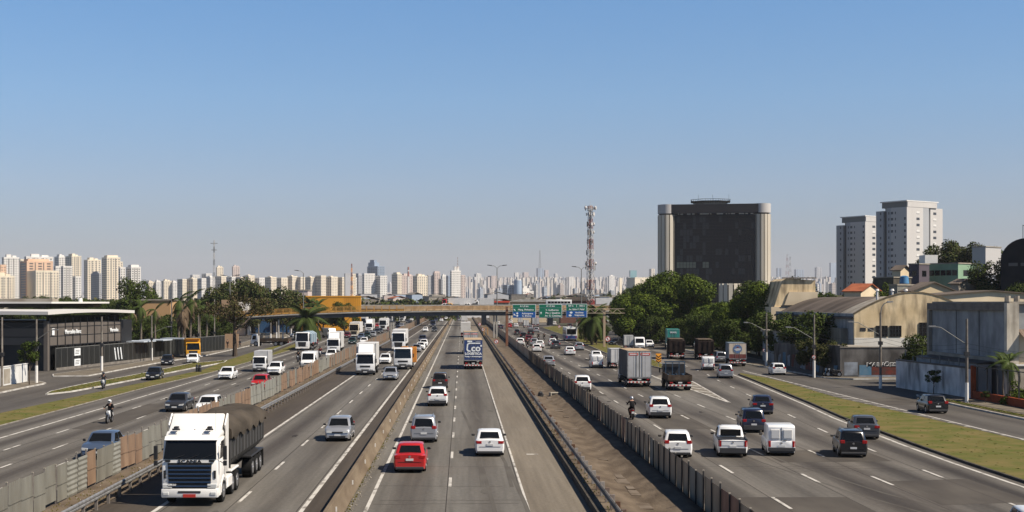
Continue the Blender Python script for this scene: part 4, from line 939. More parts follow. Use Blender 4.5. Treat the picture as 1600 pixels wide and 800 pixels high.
# two near apartment towers on the right
def near_tower(xl, xs_, xr, yt, Y, label, bays):
    th = R(33); m_px = Y / F; w_, d = fit(xl, xs_, xr, Y, th); zt = H - (yt - VY) * m_px
    o = empty('residential_tower', ((xs_ - VX) * m_px, Y, 0), th, label, 'residential tower'); m_ = mat('off_white_tower', (.56, .54, .51), .9, col2=(.49, .47, .45), scale=.08, stretch=(1, 1, .2)); m2 = mat('off_white_tower_shade_side', (.40, .41, .42), .9, col2=(.36, .37, .38), scale=.1)  # side tone is the off-white darkened: shade put into the colour
    x_ = .0
    for (f0, f1) in ((.165, .295), (.645, .755)): MB().box(1.50, 1.64, d * f0, d * f1, 0, zt - 1.5).build('side_recess_shade', M_winb, o, smooth=False)  # dark sheets inside the recesses, their shade put into the colour
    for (f0, f1, dep) in bays: MB().box(w_ * f0, w_ * f1, dep, d * .5, 0, zt).build('front_bay', m_, o, smooth=False)
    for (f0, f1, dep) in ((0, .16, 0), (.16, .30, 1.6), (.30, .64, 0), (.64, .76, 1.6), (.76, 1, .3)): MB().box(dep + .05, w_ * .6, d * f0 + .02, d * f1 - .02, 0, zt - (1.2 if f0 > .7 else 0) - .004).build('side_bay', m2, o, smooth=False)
    MB().box(.2, w_ * .82, 0.6, d * .8, zt, zt + 2.6).build('roof_storey', M_lamp, o, smooth=False); MB().box(-.3, w_ * .86, -.2, d * .84, zt + 2.6, zt + 3.1).build('roof_slab', M_white, o, smooth=False)
    MB().box(.4, w_ * .82, -.1, .58, zt + .05, zt + 2.55).build('roof_screen', m_, o, smooth=False)
    nf = int(zt / 2.85); fr = MB(); sd = MB(); bl = MB(); r = random.Random(int(xl))
    for j in range(nf):
        z = zt - 1.9 - j * 2.85
        if z < 2: break
        for fx, ww_ in ((.30, 1.1), (.78, 1.1)):
            (bl if r.random() < .4 else fr).box(w_ * fx - ww_, w_ * fx + ww_, -.05 if fx < .6 else bays[-1][2] - .05, .02 if fx < .6 else bays[-1][2] + .02, z - 1.1, z)
            fr.box(w_ * fx - ww_, w_ * fx + ww_, -.07 if fx < .6 else bays[-1][2] - .07, -.03 if fx < .6 else bays[-1][2] - .03, z - 1.12, z - .98)
        for fx in (.50, .61): fr.box(w_ * fx - .5, w_ * fx + .5, bays[1][2] - .06, bays[1][2] + .02, z - 1.1, z)
        for fy, hw_, dep in ((.06, .5, 0.05), (.22, 1.2, 1.65), (.36, .3, .05), (.47, .7, .05), (.57, .3, .05), (.69, 1.2, 1.65), (.85, .4, .35)):
            if r.random() < .9: sd.box(dep - .06, dep + .02, d * fy - hw_, d * fy + hw_, z - 1.2, z)
    fr.build('window_panes', M_win, o, smooth=False, kind='stuff'); sd.build('side_window_panes', M_win, o, smooth=False, kind='stuff'); bl.build('window_shutters', M_white, o, smooth=False, kind='stuff')
    return o
BB = [(0, .44, 0), (.44, .66, 2.2), (.66, 1, .4)]
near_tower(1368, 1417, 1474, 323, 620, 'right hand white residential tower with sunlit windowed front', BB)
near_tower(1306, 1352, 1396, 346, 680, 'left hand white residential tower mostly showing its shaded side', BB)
# ---------------------------------------------------------------- low buildings
def gable(s, x0, x1, y0, y1, ze, zr, m=0, axis='y'):     # gabled roof along y
    xm = (x0 + x1) / 2; s.prism([(x0, ze), (xm, zr), (x1, ze), (x1, ze - .15), (xm, zr - .15), (x0, ze - .15)], y0, y1, 'y', m)
M_tileo = mat('orange_roof_tiles', (.33, .105, .05), .85, col2=(.22, .07, .035), scale=.6); M_fibro = mat('fibre_cement_roof', (.15, .122, .10), .9, col2=(.075, .06, .048), scale=.25, stretch=(.3, 1, 1), detail=7, bump=.3)
M_stain = streak(mat('stained_cream_wall', (.76, .61, .39), .9, col2=(.60, .46, .27), scale=.35, detail=8), (.09, .065, .045), .75, (.9, .9, .22), .44, .68)
M_stainb = mat('cream_wall_clean', (.66, .55, .39), .9, col2=(.55, .45, .31), scale=.3)
M_blueg = streak(mat('stained_blue_grey_wall', (.33, .345, .35), .9, col2=(.25, .26, .265), scale=.5, detail=9), (.07, .07, .07), .55, (.6, .6, .3), .45, .72)
M_limew = streak(mat('stained_white_wall', (.70, .69, .67), .9, col2=(.52, .51, .50), scale=.7, detail=9), (.08, .08, .08), .75, (.8, .8, .25), .46, .7)
def box_building(name, x0, x1, y0, y1, z, m, label, cat='building', roof=None, windows=(), z0=0., mw=None, rz=0.):
    o = empty(name, ((x0 + x1) / 2, y0, z0), rz, label, cat); hw = (x1 - x0) / 2
    MB().box(-hw, hw, 0, y1 - y0, -.3, z).build('wall', m, o, smooth=False)
    if roof == 'flat': MB().box(-hw - .25, hw + .25, -.25, y1 - y0 + .25, z, z + .3).build('roof', M_concl, o, smooth=False)
    elif roof:
        s = MB(); gable(s, -hw - .4, hw + .4, -.4, y1 - y0 + .4, z + .02, z + roof[1]); s.build('roof', roof[0], o, smooth=False)
        MB().prism([(-hw, z - .02), (0, z + roof[1] - .2), (hw, z - .02)], 0, .2, 'y').build('gable_wall', m, o, smooth=False)
    for (wx, wz, ww, wh) in windows:
        MB().box(wx - ww / 2, wx + ww / 2, -.05, .03, wz, wz + wh).build('window', M_glass if mw is None else mw, o, smooth=False)
        f = MB(); f.box(wx - ww / 2 - .08, wx + ww / 2 + .08, -.1, -.0, wz - .1, wz - .002); f.box(wx - .03, wx + .03, -.08, -.051, wz, wz + wh); f.build('window_frame', M_pale, o, smooth=False)
    return o
# warehouse with the arched stained gable
wh = empty('warehouse', (51.5, 176, 0), 0, 'old warehouse with arched stained cream gable and long grey roof', 'warehouse')
W_, D_ = 15.8, 44.
arc = [(0, 7.6)] + [(W_ * t / 14, 7.7 + 2.75 * math.sin(math.pi * t / 14)) for t in range(1, 14)] + [(W_, 7.6)]
MB().prism([(0, 0)] + arc + [(W_, 0)], 0, .4, 'y').build('gable_wall', M_stain, wh, smooth=False)
MB().box(.02, W_ - .02, -.03, -.002, 2.4, 4.42).build('clean_band', mat('whitewashed_band', (.72, .68, .60), .9, col2=(.62, .57, .49), scale=.4), wh, smooth=False)
MB().box(0, .35, .41, D_, 0, 7.6).build('side_wall', M_blueg, wh, smooth=False)
rf = [(p[0] * 1.0 + (-.3 if i == 0 else .0), p[1] - .55) for i, p in enumerate(arc)]
MB().prism(rf + [(p[0], p[1] - .2) for p in reversed(rf)], .42, D_, 'y').build('roof', M_fibro, wh, smooth=False)
s = MB(); 
for i in range(9): s.box(1.0 + i * 1.6, 2.2 + i * 1.6, 5.0, 8.5, 0, 0)
MB().prism([(p[0], p[1] - .50) for p in arc[:9]] + [(p[0], p[1] - .54) for p in reversed(arc[:9])], 2.5, 9, 'y').build('roof_patch', M_concl, wh, smooth=False)
MB().prism([(p[0], p[1] + .03) for p in arc] + [(p[0], p[1] - .12) for p in reversed(arc)], -.06, .5, 'y').build('coping', mat('mossy_coping', (.10, .08, .055), .95, col2=(.2, .16, .1), scale=.8), wh, smooth=False)
for wx, ww, wz, whh in ((3.6, 1.5, 4.56, 1.42), (5.4, 1.5, 4.56, 1.42), (9.4, 1.8, 4.5, 1.9)):
    f = MB().box(wx - ww / 2, wx + ww / 2, -.06, .02, wz, wz + whh).build('window', M_glass, wh, smooth=False)
    b_ = MB()
    for k in range(5): b_.box(wx - ww / 2 + ww * k / 4 - .03, wx - ww / 2 + ww * k / 4 + .03, -.1, -.061, wz, wz + whh)
    for k in range(4): b_.box(wx - ww / 2, wx + ww / 2, -.095, -.062, wz + whh * k / 3 - .02, wz + whh * k / 3 + .02)
    b_.build('glazing_bars', M_dark, f, smooth=False)
for wx in (1.15, 2.2): MB().box(wx - .36, wx + .36, -.05, .02, 5.32, 5.74).build('vent', M_dark, wh, smooth=False)
for i, x in enumerate((3.4, 5.4, 7.2)): MB().tube((x, .1 + 1.2, 9.4), (x, 1.3, 10.6), .16, n=8).tube((x, 1.3, 10.6), (x, 1.3, 10.85), .3, .2, n=8).build('roof_vent', M_white, wh)
for i in range(3): MB().box(-.9, -.02, 3 + i * 12, 13 + i * 12, 0, 5.6 - i * .3).build('lean_to_wall', T_grey, wh, smooth=False)
# pale concrete silo-like block at the warehouse far end
cb = empty('concrete_hall', (51.2, 222, 0), 0, 'pale weathered concrete hall with stepped tower at the far end of the warehouse', 'hall')
MB().box(0, 14, 0, 16, 0, 8.3).build('wall', M_stainb, cb, smooth=False)
MB().prism([(1.6, 8.31), (.6, 8.31), (1.9, 12.6), (2.6, 13.0), (7.4, 12.7), (7.4, 8.31)], .3, 9, 'y').build('tower_body', M_stain, cb, smooth=False)
MB().prism([(2.2, 8.6), (3.0, 10.8), (7.7, 10.8), (7.7, 8.6)], .02, .28, 'y').build('raised_panel', M_stainb, cb, smooth=False)
MB().box(1.6, 7.6, -.1, .018, 8.32, 8.55).build('gap_shade_strip', M_dark, cb, smooth=False)  # solid dark strip: the shade of a gap put into its colour
MB().box(1.9, 7.5, -.05, .5, 13.0, 13.2).build('coping', M_concrete, cb, smooth=False)
# blue grey concrete building
bb = empty('concrete_building', (49.6, 122, 0), 0, 'stained blue grey concrete building with a pale right hand pillar', 'building')
MB().box(.35, 9, .6, 20.5, 0, 8.9).build('wall', M_blueg, bb, smooth=False)
MB().box(0, .34, .61, 21, 8.3, 9.0).build('cornice', M_concrete, bb, smooth=False); MB().box(-.02, .34, .61, 21, 3.2, 3.9).build('ledge', M_concl, bb, smooth=False)
MB().box(0, .34, 20.4, 21, 0, 8.29).build('end_pillar', M_concl, bb, smooth=False)
for k in range(2): MB().box(.3, .352, 7.4 + k * 6.0, 7.43 + k * 6.0, 3.95, 8.25).build('panel_joint', M_dark, bb, smooth=False)
MB().box(0, 1.1, 0, .6, 0, 9.0).build('pillar', streak(mat('pale_pillar_render', (.66, .60, .50), .9, col2=(.5, .45, .36), scale=.5), (.12, .1, .08), .6, (1, 1, .3), .45, .65), bb, smooth=False)
MB().box(.34, 9, .3, 20.4, 8.92, 9.15).build('roof', M_concl, bb, smooth=False)
for k, x in enumerate((2.5, 4.2, 6.5, 8)): MB().tube((x, 6 + k * 2, 9.15), (x, 6 + k * 2, 9.7), .3, n=8).build('roof_vent', M_concl, bb)
sb = empty('shed', (50.75, 117, 0), 0, 'cream shed with brown corrugated roof at the right edge of the view', 'shed')
MB().box(0, 14, 5.05, 12, 0, 6.2).build('wall', M_stainb, sb, smooth=False)
s = MB()
for i in range(70): x = .05 + i * .2; a = .04 if i % 2 else 0; s.face([(x, 4.2, 5.9 + a), (x + .2, 4.2, 5.9 + (.04 - a)), (x + .2, 9, 8.3 + (.04 - a)), (x, 9, 8.3 + a)])
s.build('corrugated_roof', mat('brown_corrugated_roof', (.19, .145, .11), .8, col2=(.12, .09, .07), scale=.8), sb, smooth=False)
# graffiti wall
gw = empty('graffiti_wall', (45.3, 160.6, 0), 0, 'long grimy wall covered in faded graffiti beside the right service road', 'wall')
M_gwall = streak(mat('grimy_grey_wall', (.11, .105, .10), .92, col2=(.17, .16, .15), scale=.3, detail=8), (.03, .027, .025), .8, (.5, .5, .25), .42, .62)
MB().prism([(0, 0), (0, 3.9), (34, 3.1), (34, 0)], 0, .3, 'x').build('wall', M_gwall, gw, smooth=False)
MB().box(.31, 18.5, 0, .3, 0, 3.6).build('wall', M_gwall, gw, smooth=False)
MB().box(-.05, 18.6, -.06, .34, 3.61, 3.75).build('coping', M_concrete, gw, smooth=False)
M_gb = mat('graffiti_blue', (.07, .16, .24), .85, col2=(.13, .2, .26), scale=1.5, detail=6, lo=.4, hi=.7); M_gr = mat('graffiti_red', (.15, .035, .025), .85, col2=(.07, .04, .035), scale=1.6, detail=6); M_gp = mat('graffiti_pale', (.26, .29, .33), .85, col2=(.13, .14, .155), scale=.9, detail=8)
for (a, c, z0, z1, m_) in ((2.3, 3.75, .35, 1.55, M_gb), (3.76, 6.9, .4, 1.35, M_gr), (7.0, 9.5, .3, 1.5, M_gp), (2.2, 7.6, .05, .35, M_gp), (.5, 2.1, .3, 1.9, M_gp)): MB().box(a, c, -.025, -.002 - (.004 if m_ is M_gp else 0), z0 + .003, z1).build('painted_patch', m_, gw, smooth=False)
text_mesh('lettering', 'MAINÕES', .62, M_white, gw, (4.95, -.04, 1.6), (R(90), 0, 0), .008, bold=.04, sx=1.35); text_mesh('lettering', 'MAINÕES', .62, M_black, gw, (5.0, -.055, 1.57), (R(90), 0, 0), .004, bold=.012, sx=1.35)
r = random.Random(4)
for k in range(12):
    y = 1.5 + k * 2.6; h = r.uniform(1.2, 2.3); m_ = r.choice((M_gb, M_gp, M_gr, M_gp, M_gwall)); MB().prism([(y + r.uniform(-.8, .5), .2), (y - .5, h), (y + 1.1, h * r.uniform(.8, 1.1)), (y + r.uniform(1, 1.8), .3)], -.03, -.004, 'x').build('painted_patch', m_, gw, smooth=False)
# whitewashed wall along the pavement
ww = empty('whitewashed_wall', (47.6, 125, 0), math.atan2(46.6 - 47.6, -18.) - R(90) + R(180), 'stained whitewashed wall with broken pickets beside the service road', 'wall')
ww.rotation_euler = (0, 0, math.atan2(-(46.5 - 47.6), 18.2) )
MB().box(-.15, .15, 0, 18.2, 0, 2.85).build('wall', M_limew, ww, smooth=False)
MB().box(-.2, .25, -.03, 18.25, 2.86, 3.0).build('coping', M_dark, ww, smooth=False)
for k in range(8): MB().box(.1, .18, 1 + k * 2.2, 1.1 + k * 2.2, 3.0, 3.5 + r.uniform(0, .5)).build('picket', M_lamp, ww, smooth=False).rotation_euler = (r.uniform(-.04, .04), 0, 0)
lr = empty('low_shed', (47.9, 124.8, 0), 0, 'dark low shed roof behind the whitewashed wall', 'shed'); MB().prism([(0, 3.4), (2.0, 3.6), (2.0, 3.5), (0, 3.3)], 0, 17, 'y').build('roof', M_dark, lr, smooth=False); MB().box(.1, 1.5, .2, 16.8, 0, 3.3).build('wall', M_blueg, lr, smooth=False)
# orange base fence
of = empty('orange_fence', (47.6, 124.6, 0), 0, 'orange base wall with dark upright posts at the right edge', 'fence'); M_org = mat('burnt_orange_render', (.30, .065, .025), .85, col2=(.20, .045, .02), scale=.8)
MB().box(-.15, .15, -26, 0, 0, .85).build('base_wall', M_org, of, smooth=False); MB().box(-.2, .2, 0.01, .35, 0, 3.2).build('end_pillar', M_org, of, smooth=False)
for k in range(12): MB().box(-.05, .05, -.9 - k * 2.3, -.8 - k * 2.3, .85, 3.1).build('post', M_dark, of, smooth=False)
MB().box(-.04, .04, -26, 0, 3.1, 3.18).build('rail', M_dark, of, smooth=False)
yw = empty('yard_wall', (50.0, 121.5, 0), 0, 'pale cream yard wall behind the orange fence', 'wall'); MB().box(0, 16, .0, .2, 0, 3.3).build('wall', M_concl, yw, smooth=False); MB().box(-.1, 16, -.1, .3, 3.31, 3.45).build('coping', M_white, yw, smooth=False)
# low walls and lean roofs between the trees and the warehouse
box_building('annex', 46.2, 51.4, 196, 206, 4.6, M_blueg, 'low dark annex between the graffiti wall and the warehouse', roof='flat')
box_building('annex', 46.5, 50.2, 164, 172, 3.3, M_gwall, 'low corrugated lean-to against the warehouse side', roof='flat')

# hill behind the right hand buildings
hm = MB(); nx, ny = 24, 20
for j in range(ny + 1):
    for i in range(nx + 1):
        x = 78 + 180 * i / nx; y = 215 + 380 * j / ny; fx = min(1, max(0, (x - 84) / 34)); fy = min(1, max(0, (y - 222) / 75)); z = 11.5 * (fx * fx * (3 - 2 * fx)) * (fy * fy * (3 - 2 * fy)) * (1 if j < ny - 3 else (ny - j) / 3) * (1 if i < nx - 2 else (nx - i) / 2)
        hm.v.append((x, y, z - .1))
for j in range(ny):
    for i in range(nx): a = j * (nx + 1) + i; hm.f.append((a, a + 1, a + nx + 2, a + nx + 1)); hm.m.append(0)
hm.build('hill', mat('scrub_hill', (.045, .05, .022), .95, col2=(.075, .06, .035), scale=.08, detail=8, bump=.5), kind='structure')
def hillz(x, y):
    fx = min(1, max(0, (x - 84) / 34)); fy = min(1, max(0, (y - 222) / 75)); return 11.5 * (fx * fx * (3 - 2 * fx)) * (fy * fy * (3 - 2 * fy)) - .1
def at(px, py, Y): return XZ(px, py, Y)
def house(pxl, pxs, pxr, yt, yb, Y, m, label, roof=None, wins=0, theta=35, mside=None, name='house'):
    m_px = Y / F; th = R(theta); w_, d = fit(pxl, pxs, pxr, Y, th); zt = H - (yt - VY) * m_px; zb = max(-.2, H - (yb - VY) * m_px)
    zb = 0. if zb < 6 else zb - 3
    o = empty(name, ((pxs - VX) * m_px, Y, zb), th, label, name); hh = zt - zb
    MB().box(0, w_, 0, d, 0, hh).build('wall', m, o, smooth=False)
    if roof: s = MB(); s.prism([(-.4, hh + .02), (w_ / 2, hh + roof[1]), (w_ + .4, hh + .02), (w_ + .4, hh - .15), (w_ / 2, hh + roof[1] - .18), (-.4, hh - .15)], -.4, d + .4, 'y'); s.build('roof', roof[0], o, smooth=False); MB().prism([(0, hh + .003), (w_ / 2, hh + roof[1] - .2), (w_, hh + .003)], .01, .2, 'y').build('gable_wall', m, o, smooth=False)
    else: MB().box(-.15, w_ + .15, -.15, d + .15, hh, hh + .25).build('roof', M_concl, o, smooth=False)
    for k in range(wins):
        y = d * (k + .6) / (wins + .3); MB().box(-.05, .03, y - .6, y + .6, hh - 2.6, hh - 1.4).build('window', M_glass, o, smooth=False)
    if wins: MB().box(w_ * .3, w_ * .7, -.05, .03, hh - 2.7, hh - 1.4).build('window', M_glass, o, smooth=False)
    return o
M_mint = mat('mint_green_wall', (.25, .37, .25), .85, col2=(.2, .31, .21), scale=.4); M_mintl = M_mint
house(1450, 1497, 1524, 412, 446, 300, M_mint, 'mint green two storey building with a row of small windows', wins=5, theta=40, name='building')
o = box_building('terrace_block', (1450 - VX) * 310 / F, (1470 - VX) * 310 / F, 312, 316, 3, M_white, 'white rooftop parapet block above the mint green building', z0=at(0, 408, 300)[1] - 1.2)
house(1394, 1407, 1421, 422, 446, 305, M_stainb, 'small cream house with hipped grey roof left of the purple one', (M_fibro, 1.2), 1, name='house')
house(1420, 1436, 1452, 413, 450, 300, mat('dull_purple_wall', (.10, .085, .10), .9), 'dark purple unfinished house with concrete top', None, 1, name='house')
house(1364, 1396, 1424, 434, 452, 290, mat('sooty_wall', (.10, .09, .07), .9, col2=(.06, .055, .045), scale=.5), 'sooty low wall building below the cream house', None, 0, name='building')
house(1319, 1345, 1375, 455, 462, 265, M_stainb, 'house with bright orange tiled roof beside the round bush', (M_tileo, 1.6), 0, 50, name='house')
house(1397, 1402, 1432, 446, 462, 250, T_grey, 'pale corrugated shed right of the round bush', None, 0, 30, name='shed')
house(1408, 1425, 1492, 455, 466, 235, mat('sandy_gable', (.52, .42, .27), .85), 'wide sandy gabled hall behind the warehouse arch', (M_fibro, 1.7), 0, 12, name='hall')
house(1486, 1498, 1524, 443, 462, 262, M_concl, 'low concrete stair roofed house right of the sandy hall', (M_fibro, 1.0), 0, 30, name='house')
house(1519, 1540, 1564, 386, 410, 330, mat('grey_white_wall', (.44, .43, .42), .9), 'grey white box building on the hill beside the spreading tree', None, 0, 40, name='building')
house(1420, 1460, 1640, 461, 480, 215, M_stainb, 'long low warehouse with vented grey roof behind the concrete building', (M_fibro, .8), 0, 8, name='warehouse')
o = empty('water_tank', ((1408 - VX) * 288 / F, 286, at(0, 436, 288)[1] - 1.), 0, 'small blue water tank on the sooty roof', 'water tank'); MB().tube((0, 0, 0), (0, 0, 1.5), 1.0, .85, 12).build('tank', mat('tank_blue', (.06, .2, .38), .5), o); MB().tube((0, 0, 1.5), (0, 0, 1.7), .9, .3, 12).build('lid', mat('tank_blue', (.06, .2, .38), .5), o)
# dark barrel vaulted hangar at the far right
hg = empty('hangar', ((1603 - VX) * 250 / F, 250, 0), R(-23.5), 'dark barrel vaulted hangar cut off by the right edge', 'hangar'); zt = H + 100 * 250 / F
q = [(-4.4, 0)] + [(-4.4 * math.cos(math.pi * t / 16), zt - 4.3 + 4.3 * math.sin(math.pi * t / 16)) for t in range(17)] + [(4.4, 0)]
MB().prism(q, 0, 24, 'y').build('shell', mat('dark_hangar_cladding', (.014, .015, .018), .8, col2=(.024, .025, .028), scale=.5), hg, smooth=False)
for k in range(3): MB().box(-3 + k * 2.1, -1.4 + k * 2.1, -.06, .02, zt - 5.2, zt - 4.6).build('window', M_winb, hg, smooth=False)
s = MB(); [s.box(-.6 + i * .9, -.5 + i * .9, 2, 2.1, zt - .5, zt + 2.6) for i in range(3)]; s.box(-.6, 1.3, 2, 2.1, zt + 2.4, zt + 2.5); s.build('roof_frame', M_dark, hg, smooth=False)

# ---------------------------------------------------------------- left showroom and its fences
M_clad = mat('taupe_cladding', (.115, .098, .082), .7, col2=(.095, .08, .068), scale=.5); M_fasc = mat('white_fascia', (.55, .53, .50), .6)
sh = empty('showroom', (-54.6, 176.6, 0), -math.atan2(10.2, 69.), 'dark car showroom with white curved roof edge and taupe cladding', 'showroom')
# local +y runs along the street front, local -x into the block
LF = 24.6
MB().box(-26, -.9, .8, LF + 6, 0, 6.4).build('body', M_black, sh, smooth=False)
MB().box(-.6, 0, 0, .55, 0, 6.6).build('corner_column', M_clad, sh, bevel=.03)
nb = 10; r = random.Random(6)
for i in range(nb):
    for j, (za, zc) in enumerate(((3.35, 4.55), (4.6, 5.75), (5.8, 6.3))):
        y0 = .7 + i * (LF - .9) / nb; y1 = y0 + (LF - .9) / nb - .12; MB().box(-.35 + r.uniform(-.01, .01), -.1, y0, y1, za, zc).build('cladding_panel', M_clad, sh, smooth=False)
s = MB()
for i in range(nb + 1): y0 = .62 + i * (LF - .9) / nb; s.box(-.12, .02, y0 - .05, y0 + .05, 0, 7.0)
for z in (3.3, 4.57, 5.77): s.box(-.14, -.04, .6, LF - .2, z - .04, z + .03)
s.build('mullions', M_dark, sh, smooth=False)
MB().box(-.5, -.4, .6, LF, 0, 3.3).build('lower_glass', M_glass, sh, smooth=False); MB().box(-.5, -.4, .6, LF, 6.3, 7.3).build('clerestory', M_glass, sh, smooth=False)
for z, zc in ((3.4, 4.4), (4.5, 5.6)): MB().box(-22, -.7, .45, .78, z, zc).build('cladding_panel', M_clad, sh, smooth=False)
MB().box(-10, -7, .3, .44, 0, 5.2).build('dark_portal', M_black, sh, smooth=False)
text_mesh('lettering', 'Mercedes-Benz', .82, M_swhite, sh, (.06, 7.6, 5.05), (R(90), 0, R(90)), .03, bold=.012); text_mesh('lettering', 'Mercedes', .75, M_swhite, sh, (.06, 21.6, 5.0), (R(90), 0, R(90)), .03, bold=.012)
MB().box(.01, .06, 1.2, 1.9, 4.7, 5.6).build('white_plate', M_swhite, sh, smooth=False)
rf = MB(); n = 14; L_ = LF + 2.2
top = [(-1.0 + 2.0 * 1, 0)]
for i in range(n):
    y0, y1 = -2.2 + (L_ + 2.2) * i / n, -2.2 + (L_ + 2.2) * (i + 1) / n; zf = lambda y: 7.45 + .22 * math.sin((y + 2) / 28 * math.pi)
    rf.v += [(1.1, y0, zf(y0)), (1.1, y1, zf(y1)), (1.1, y1, zf(y1) + .42), (1.1, y0, zf(y0) + .42), (-26, y0, zf(y0)), (-26, y1, zf(y1)), (-26, y1, zf(y1) + .6), (-26, y0, zf(y0) + .6)]
    b_ = len(rf.v) - 8
    for q in ((0, 1, 2, 3), (3, 2, 6, 7), (4, 5, 1, 0)): rf.f.append(tuple(b_ + k for k in q)); rf.m.append(0)
    if i == 0: rf.f.append((b_, b_ + 3, b_ + 7, b_ + 4)); rf.m.append(0)
    if i == n - 1: rf.f.append((b_ + 1, b_ + 5, b_ + 6, b_ + 2)); rf.m.append(0)
rf.build('roof', M_fasc, sh, smooth=False)
MB().box(-24, -4, 8, 26, 8.3, 8.9).build('upper_band', M_glass, sh, smooth=False); MB().box(-25, -3, 7.4, 27, 8.9, 9.15).build('upper_roof', M_fasc, sh, smooth=False)
MB().box(-16, -13.5, 9, 11, 9.15, 10.2).build('rooftop_unit', M_white, sh, bevel=.03); MB().box(-20, -6, 14, 16, 9.15, 9.6).build('duct', M_concl, sh, smooth=False)
MB().tube((-4.5, 20, 9.15), (-4.5, 20, 9.7), .35, .3, 8).build('vent', M_white, sh)
# glazed dark fence
df = empty('dark_fence', (-54.0, 178, 0), -math.atan2(10.2, 69.), 'dark glazed fence with slim posts in front of the showroom yard', 'fence'); FL = 69.8; npn = 40
pm_ = MB().box(-.02, .02, .05, FL / npn - .05, .35, 2.9).mesh('fence_panel', mat('smoked_panel', (.010, .011, .011), .3, col2=(.018, .019, .018), scale=.3), smooth=False); ps = MB().box(-.05, .05, -.05, .05, 0, 3.05).mesh('post', mat('fence_post_grey', (.07, .07, .065), .6), smooth=False)
for i in range(npn): link_mesh('fence_panel', pm_, df, (0, i * FL / npn, 0)); link_mesh('post', ps, df, (0, i * FL / npn, 0))
MB().box(-.14, .14, 0, FL, 0, .34).build('base_wall', M_concrete, df, smooth=False); MB().box(-.04, .04, 0, FL, 2.92, 2.99).build('top_rail', M_lamp, df, smooth=False)
for i, (y, z0, z1, t) in enumerate(((6.6, 1.75, 2.75, 'GB+B'), (6.6, .35, 1.3, 'MEGA BAY'))):
    o = empty('poster', (-54.0 + math.sin(math.atan2(10.2, 69.)) * y, 178 + math.cos(math.atan2(10.2, 69.)) * y, 0), -math.atan2(10.2, 69.), ['upper', 'lower'][i] + ' white printed board hung on the dark fence', 'poster')
    MB().box(.03, .07, -.9, 1.0, z0, z1).build('board', M_swhite, o, smooth=False)
    for k in range(3): MB().box(.071, .078, -.7 + k * .08, .5 + k * .1, z0 + .22 + k * .22, z0 + .32 + k * .22).build('print_line', M_lamp, o, smooth=False)
s = MB()
for i in range(3): 
    y = 19.2 + i * 1.1; z = 2.3
    s.prism([(y, 2.4), (y + .35, 2.4), (y + .9, .6), (y + .55, .6)], .03, .05, 'x')
s.build('white_stripe', M_swhite, df, smooth=False)
lw_ = empty('white_wall', (-49.1, 141, 0), 0, 'short whitewashed wall at the left edge with a grey stain', 'wall'); lw_.rotation_euler = (0, 0, 0)
MB().box(-.2, 0, -40, 10.4, 0, 2.1).build('wall', mat('whitewash_bright', (.62, .62, .60), .85, col2=(.52, .52, .5), scale=.6), lw_, smooth=False); MB().box(.001, .012, 2.6, 4.6, .3, 1.9).build('stain', M_concl, lw_, smooth=False); MB().box(-.25, .05, -40, 10.45, 2.11, 2.2).build('coping', M_white, lw_, smooth=False)
# parked cars under white canopies behind the fence
for i, (a, c) in enumerate(((205, 210), (213, 217), (222, 225))): 
    o = empty('car_port', (-50.5 - 6 + .148 * (a - 178), a, 0), -math.atan2(10.2, 69.), ['nearest', 'middle', 'farthest'][i] + ' pale canopy roof behind the dark fence', 'canopy'); MB().box(0, 4, 0, c - a, 2.95, 3.12).build('roof', mat('pale_canopy', (.42, .46, .5), .6), o, smooth=False)
    for dx in (.2, 5.1): MB().box(dx, dx + .1, .2, .3, 0, 3.0).build('post', M_lamp, o, smooth=False)
# orange warehouse, tan buildings behind the trees
ow = empty('orange_warehouse', (-52.5, 430, 0), R(4), 'long bright orange warehouse behind the footbridge', 'warehouse'); M_ow = mat('bright_orange_cladding', (.66, .30, .015), .6, col2=(.55, .24, .012), scale=.2, stretch=(1, 1, .2))
MB().box(0, 20, 0, 14, 0, 11).build('wall', M_ow, ow, smooth=False)
for k in range(9): MB().box(14.8 + k * .58, 14.86 + k * .58, -.05, -.001, 4, 10.8).build('rib', mat('orange_rib', (.4, .18, .01), .6), ow, smooth=False)
MB().box(-.1, 20.1, -.1, .0, 10.7, 11.1).build('coping', M_ow, ow, smooth=False); MB().box(1, 8, -.03, -.001, 5.5, 7.6).build('blue_band', mat('deep_blue_wall', (.015, .035, .1), .7), ow, smooth=False)
box_building('pink_building', (457 - VX) * 470 / F, (481 - VX) * 470 / F, 470, 482, H + 18 * 470 / F, mat('faded_pink_wall', (.5, .42, .38), .9), 'faded pink building above the left of the orange warehouse', roof='flat')
box_building('tan_building', (222 - VX) * 300 / F, (266 - VX) * 300 / F, 300, 312, H + 2.5 * 300 / F, mat('tan_render', (.42, .26, .13), .85), 'flat tan building behind the palms', roof='flat')
box_building('tan_building', (346 - VX) * 360 / F, (364 - VX) * 360 / F, 360, 366, H + 3.5 * 360 / F, mat('brown_render', (.36, .24, .15), .85), 'small brown building behind the twin lamp post', roof=None)
box_building('white_shed', (361 - VX) * 365 / F, (386 - VX) * 365 / F, 366, 372, H + .3 * 365 / F, M_white, 'white shed beside the brown building', roof=None)
box_building('blue_hoarding', (395 - VX) * 400 / F, (452 - VX) * 400 / F, 400, 400.4, 5.8, mat('blue_hoarding_paint', (.02, .07, .16), .7), 'long dark blue hoarding behind the flatbed truck', 'hoarding')
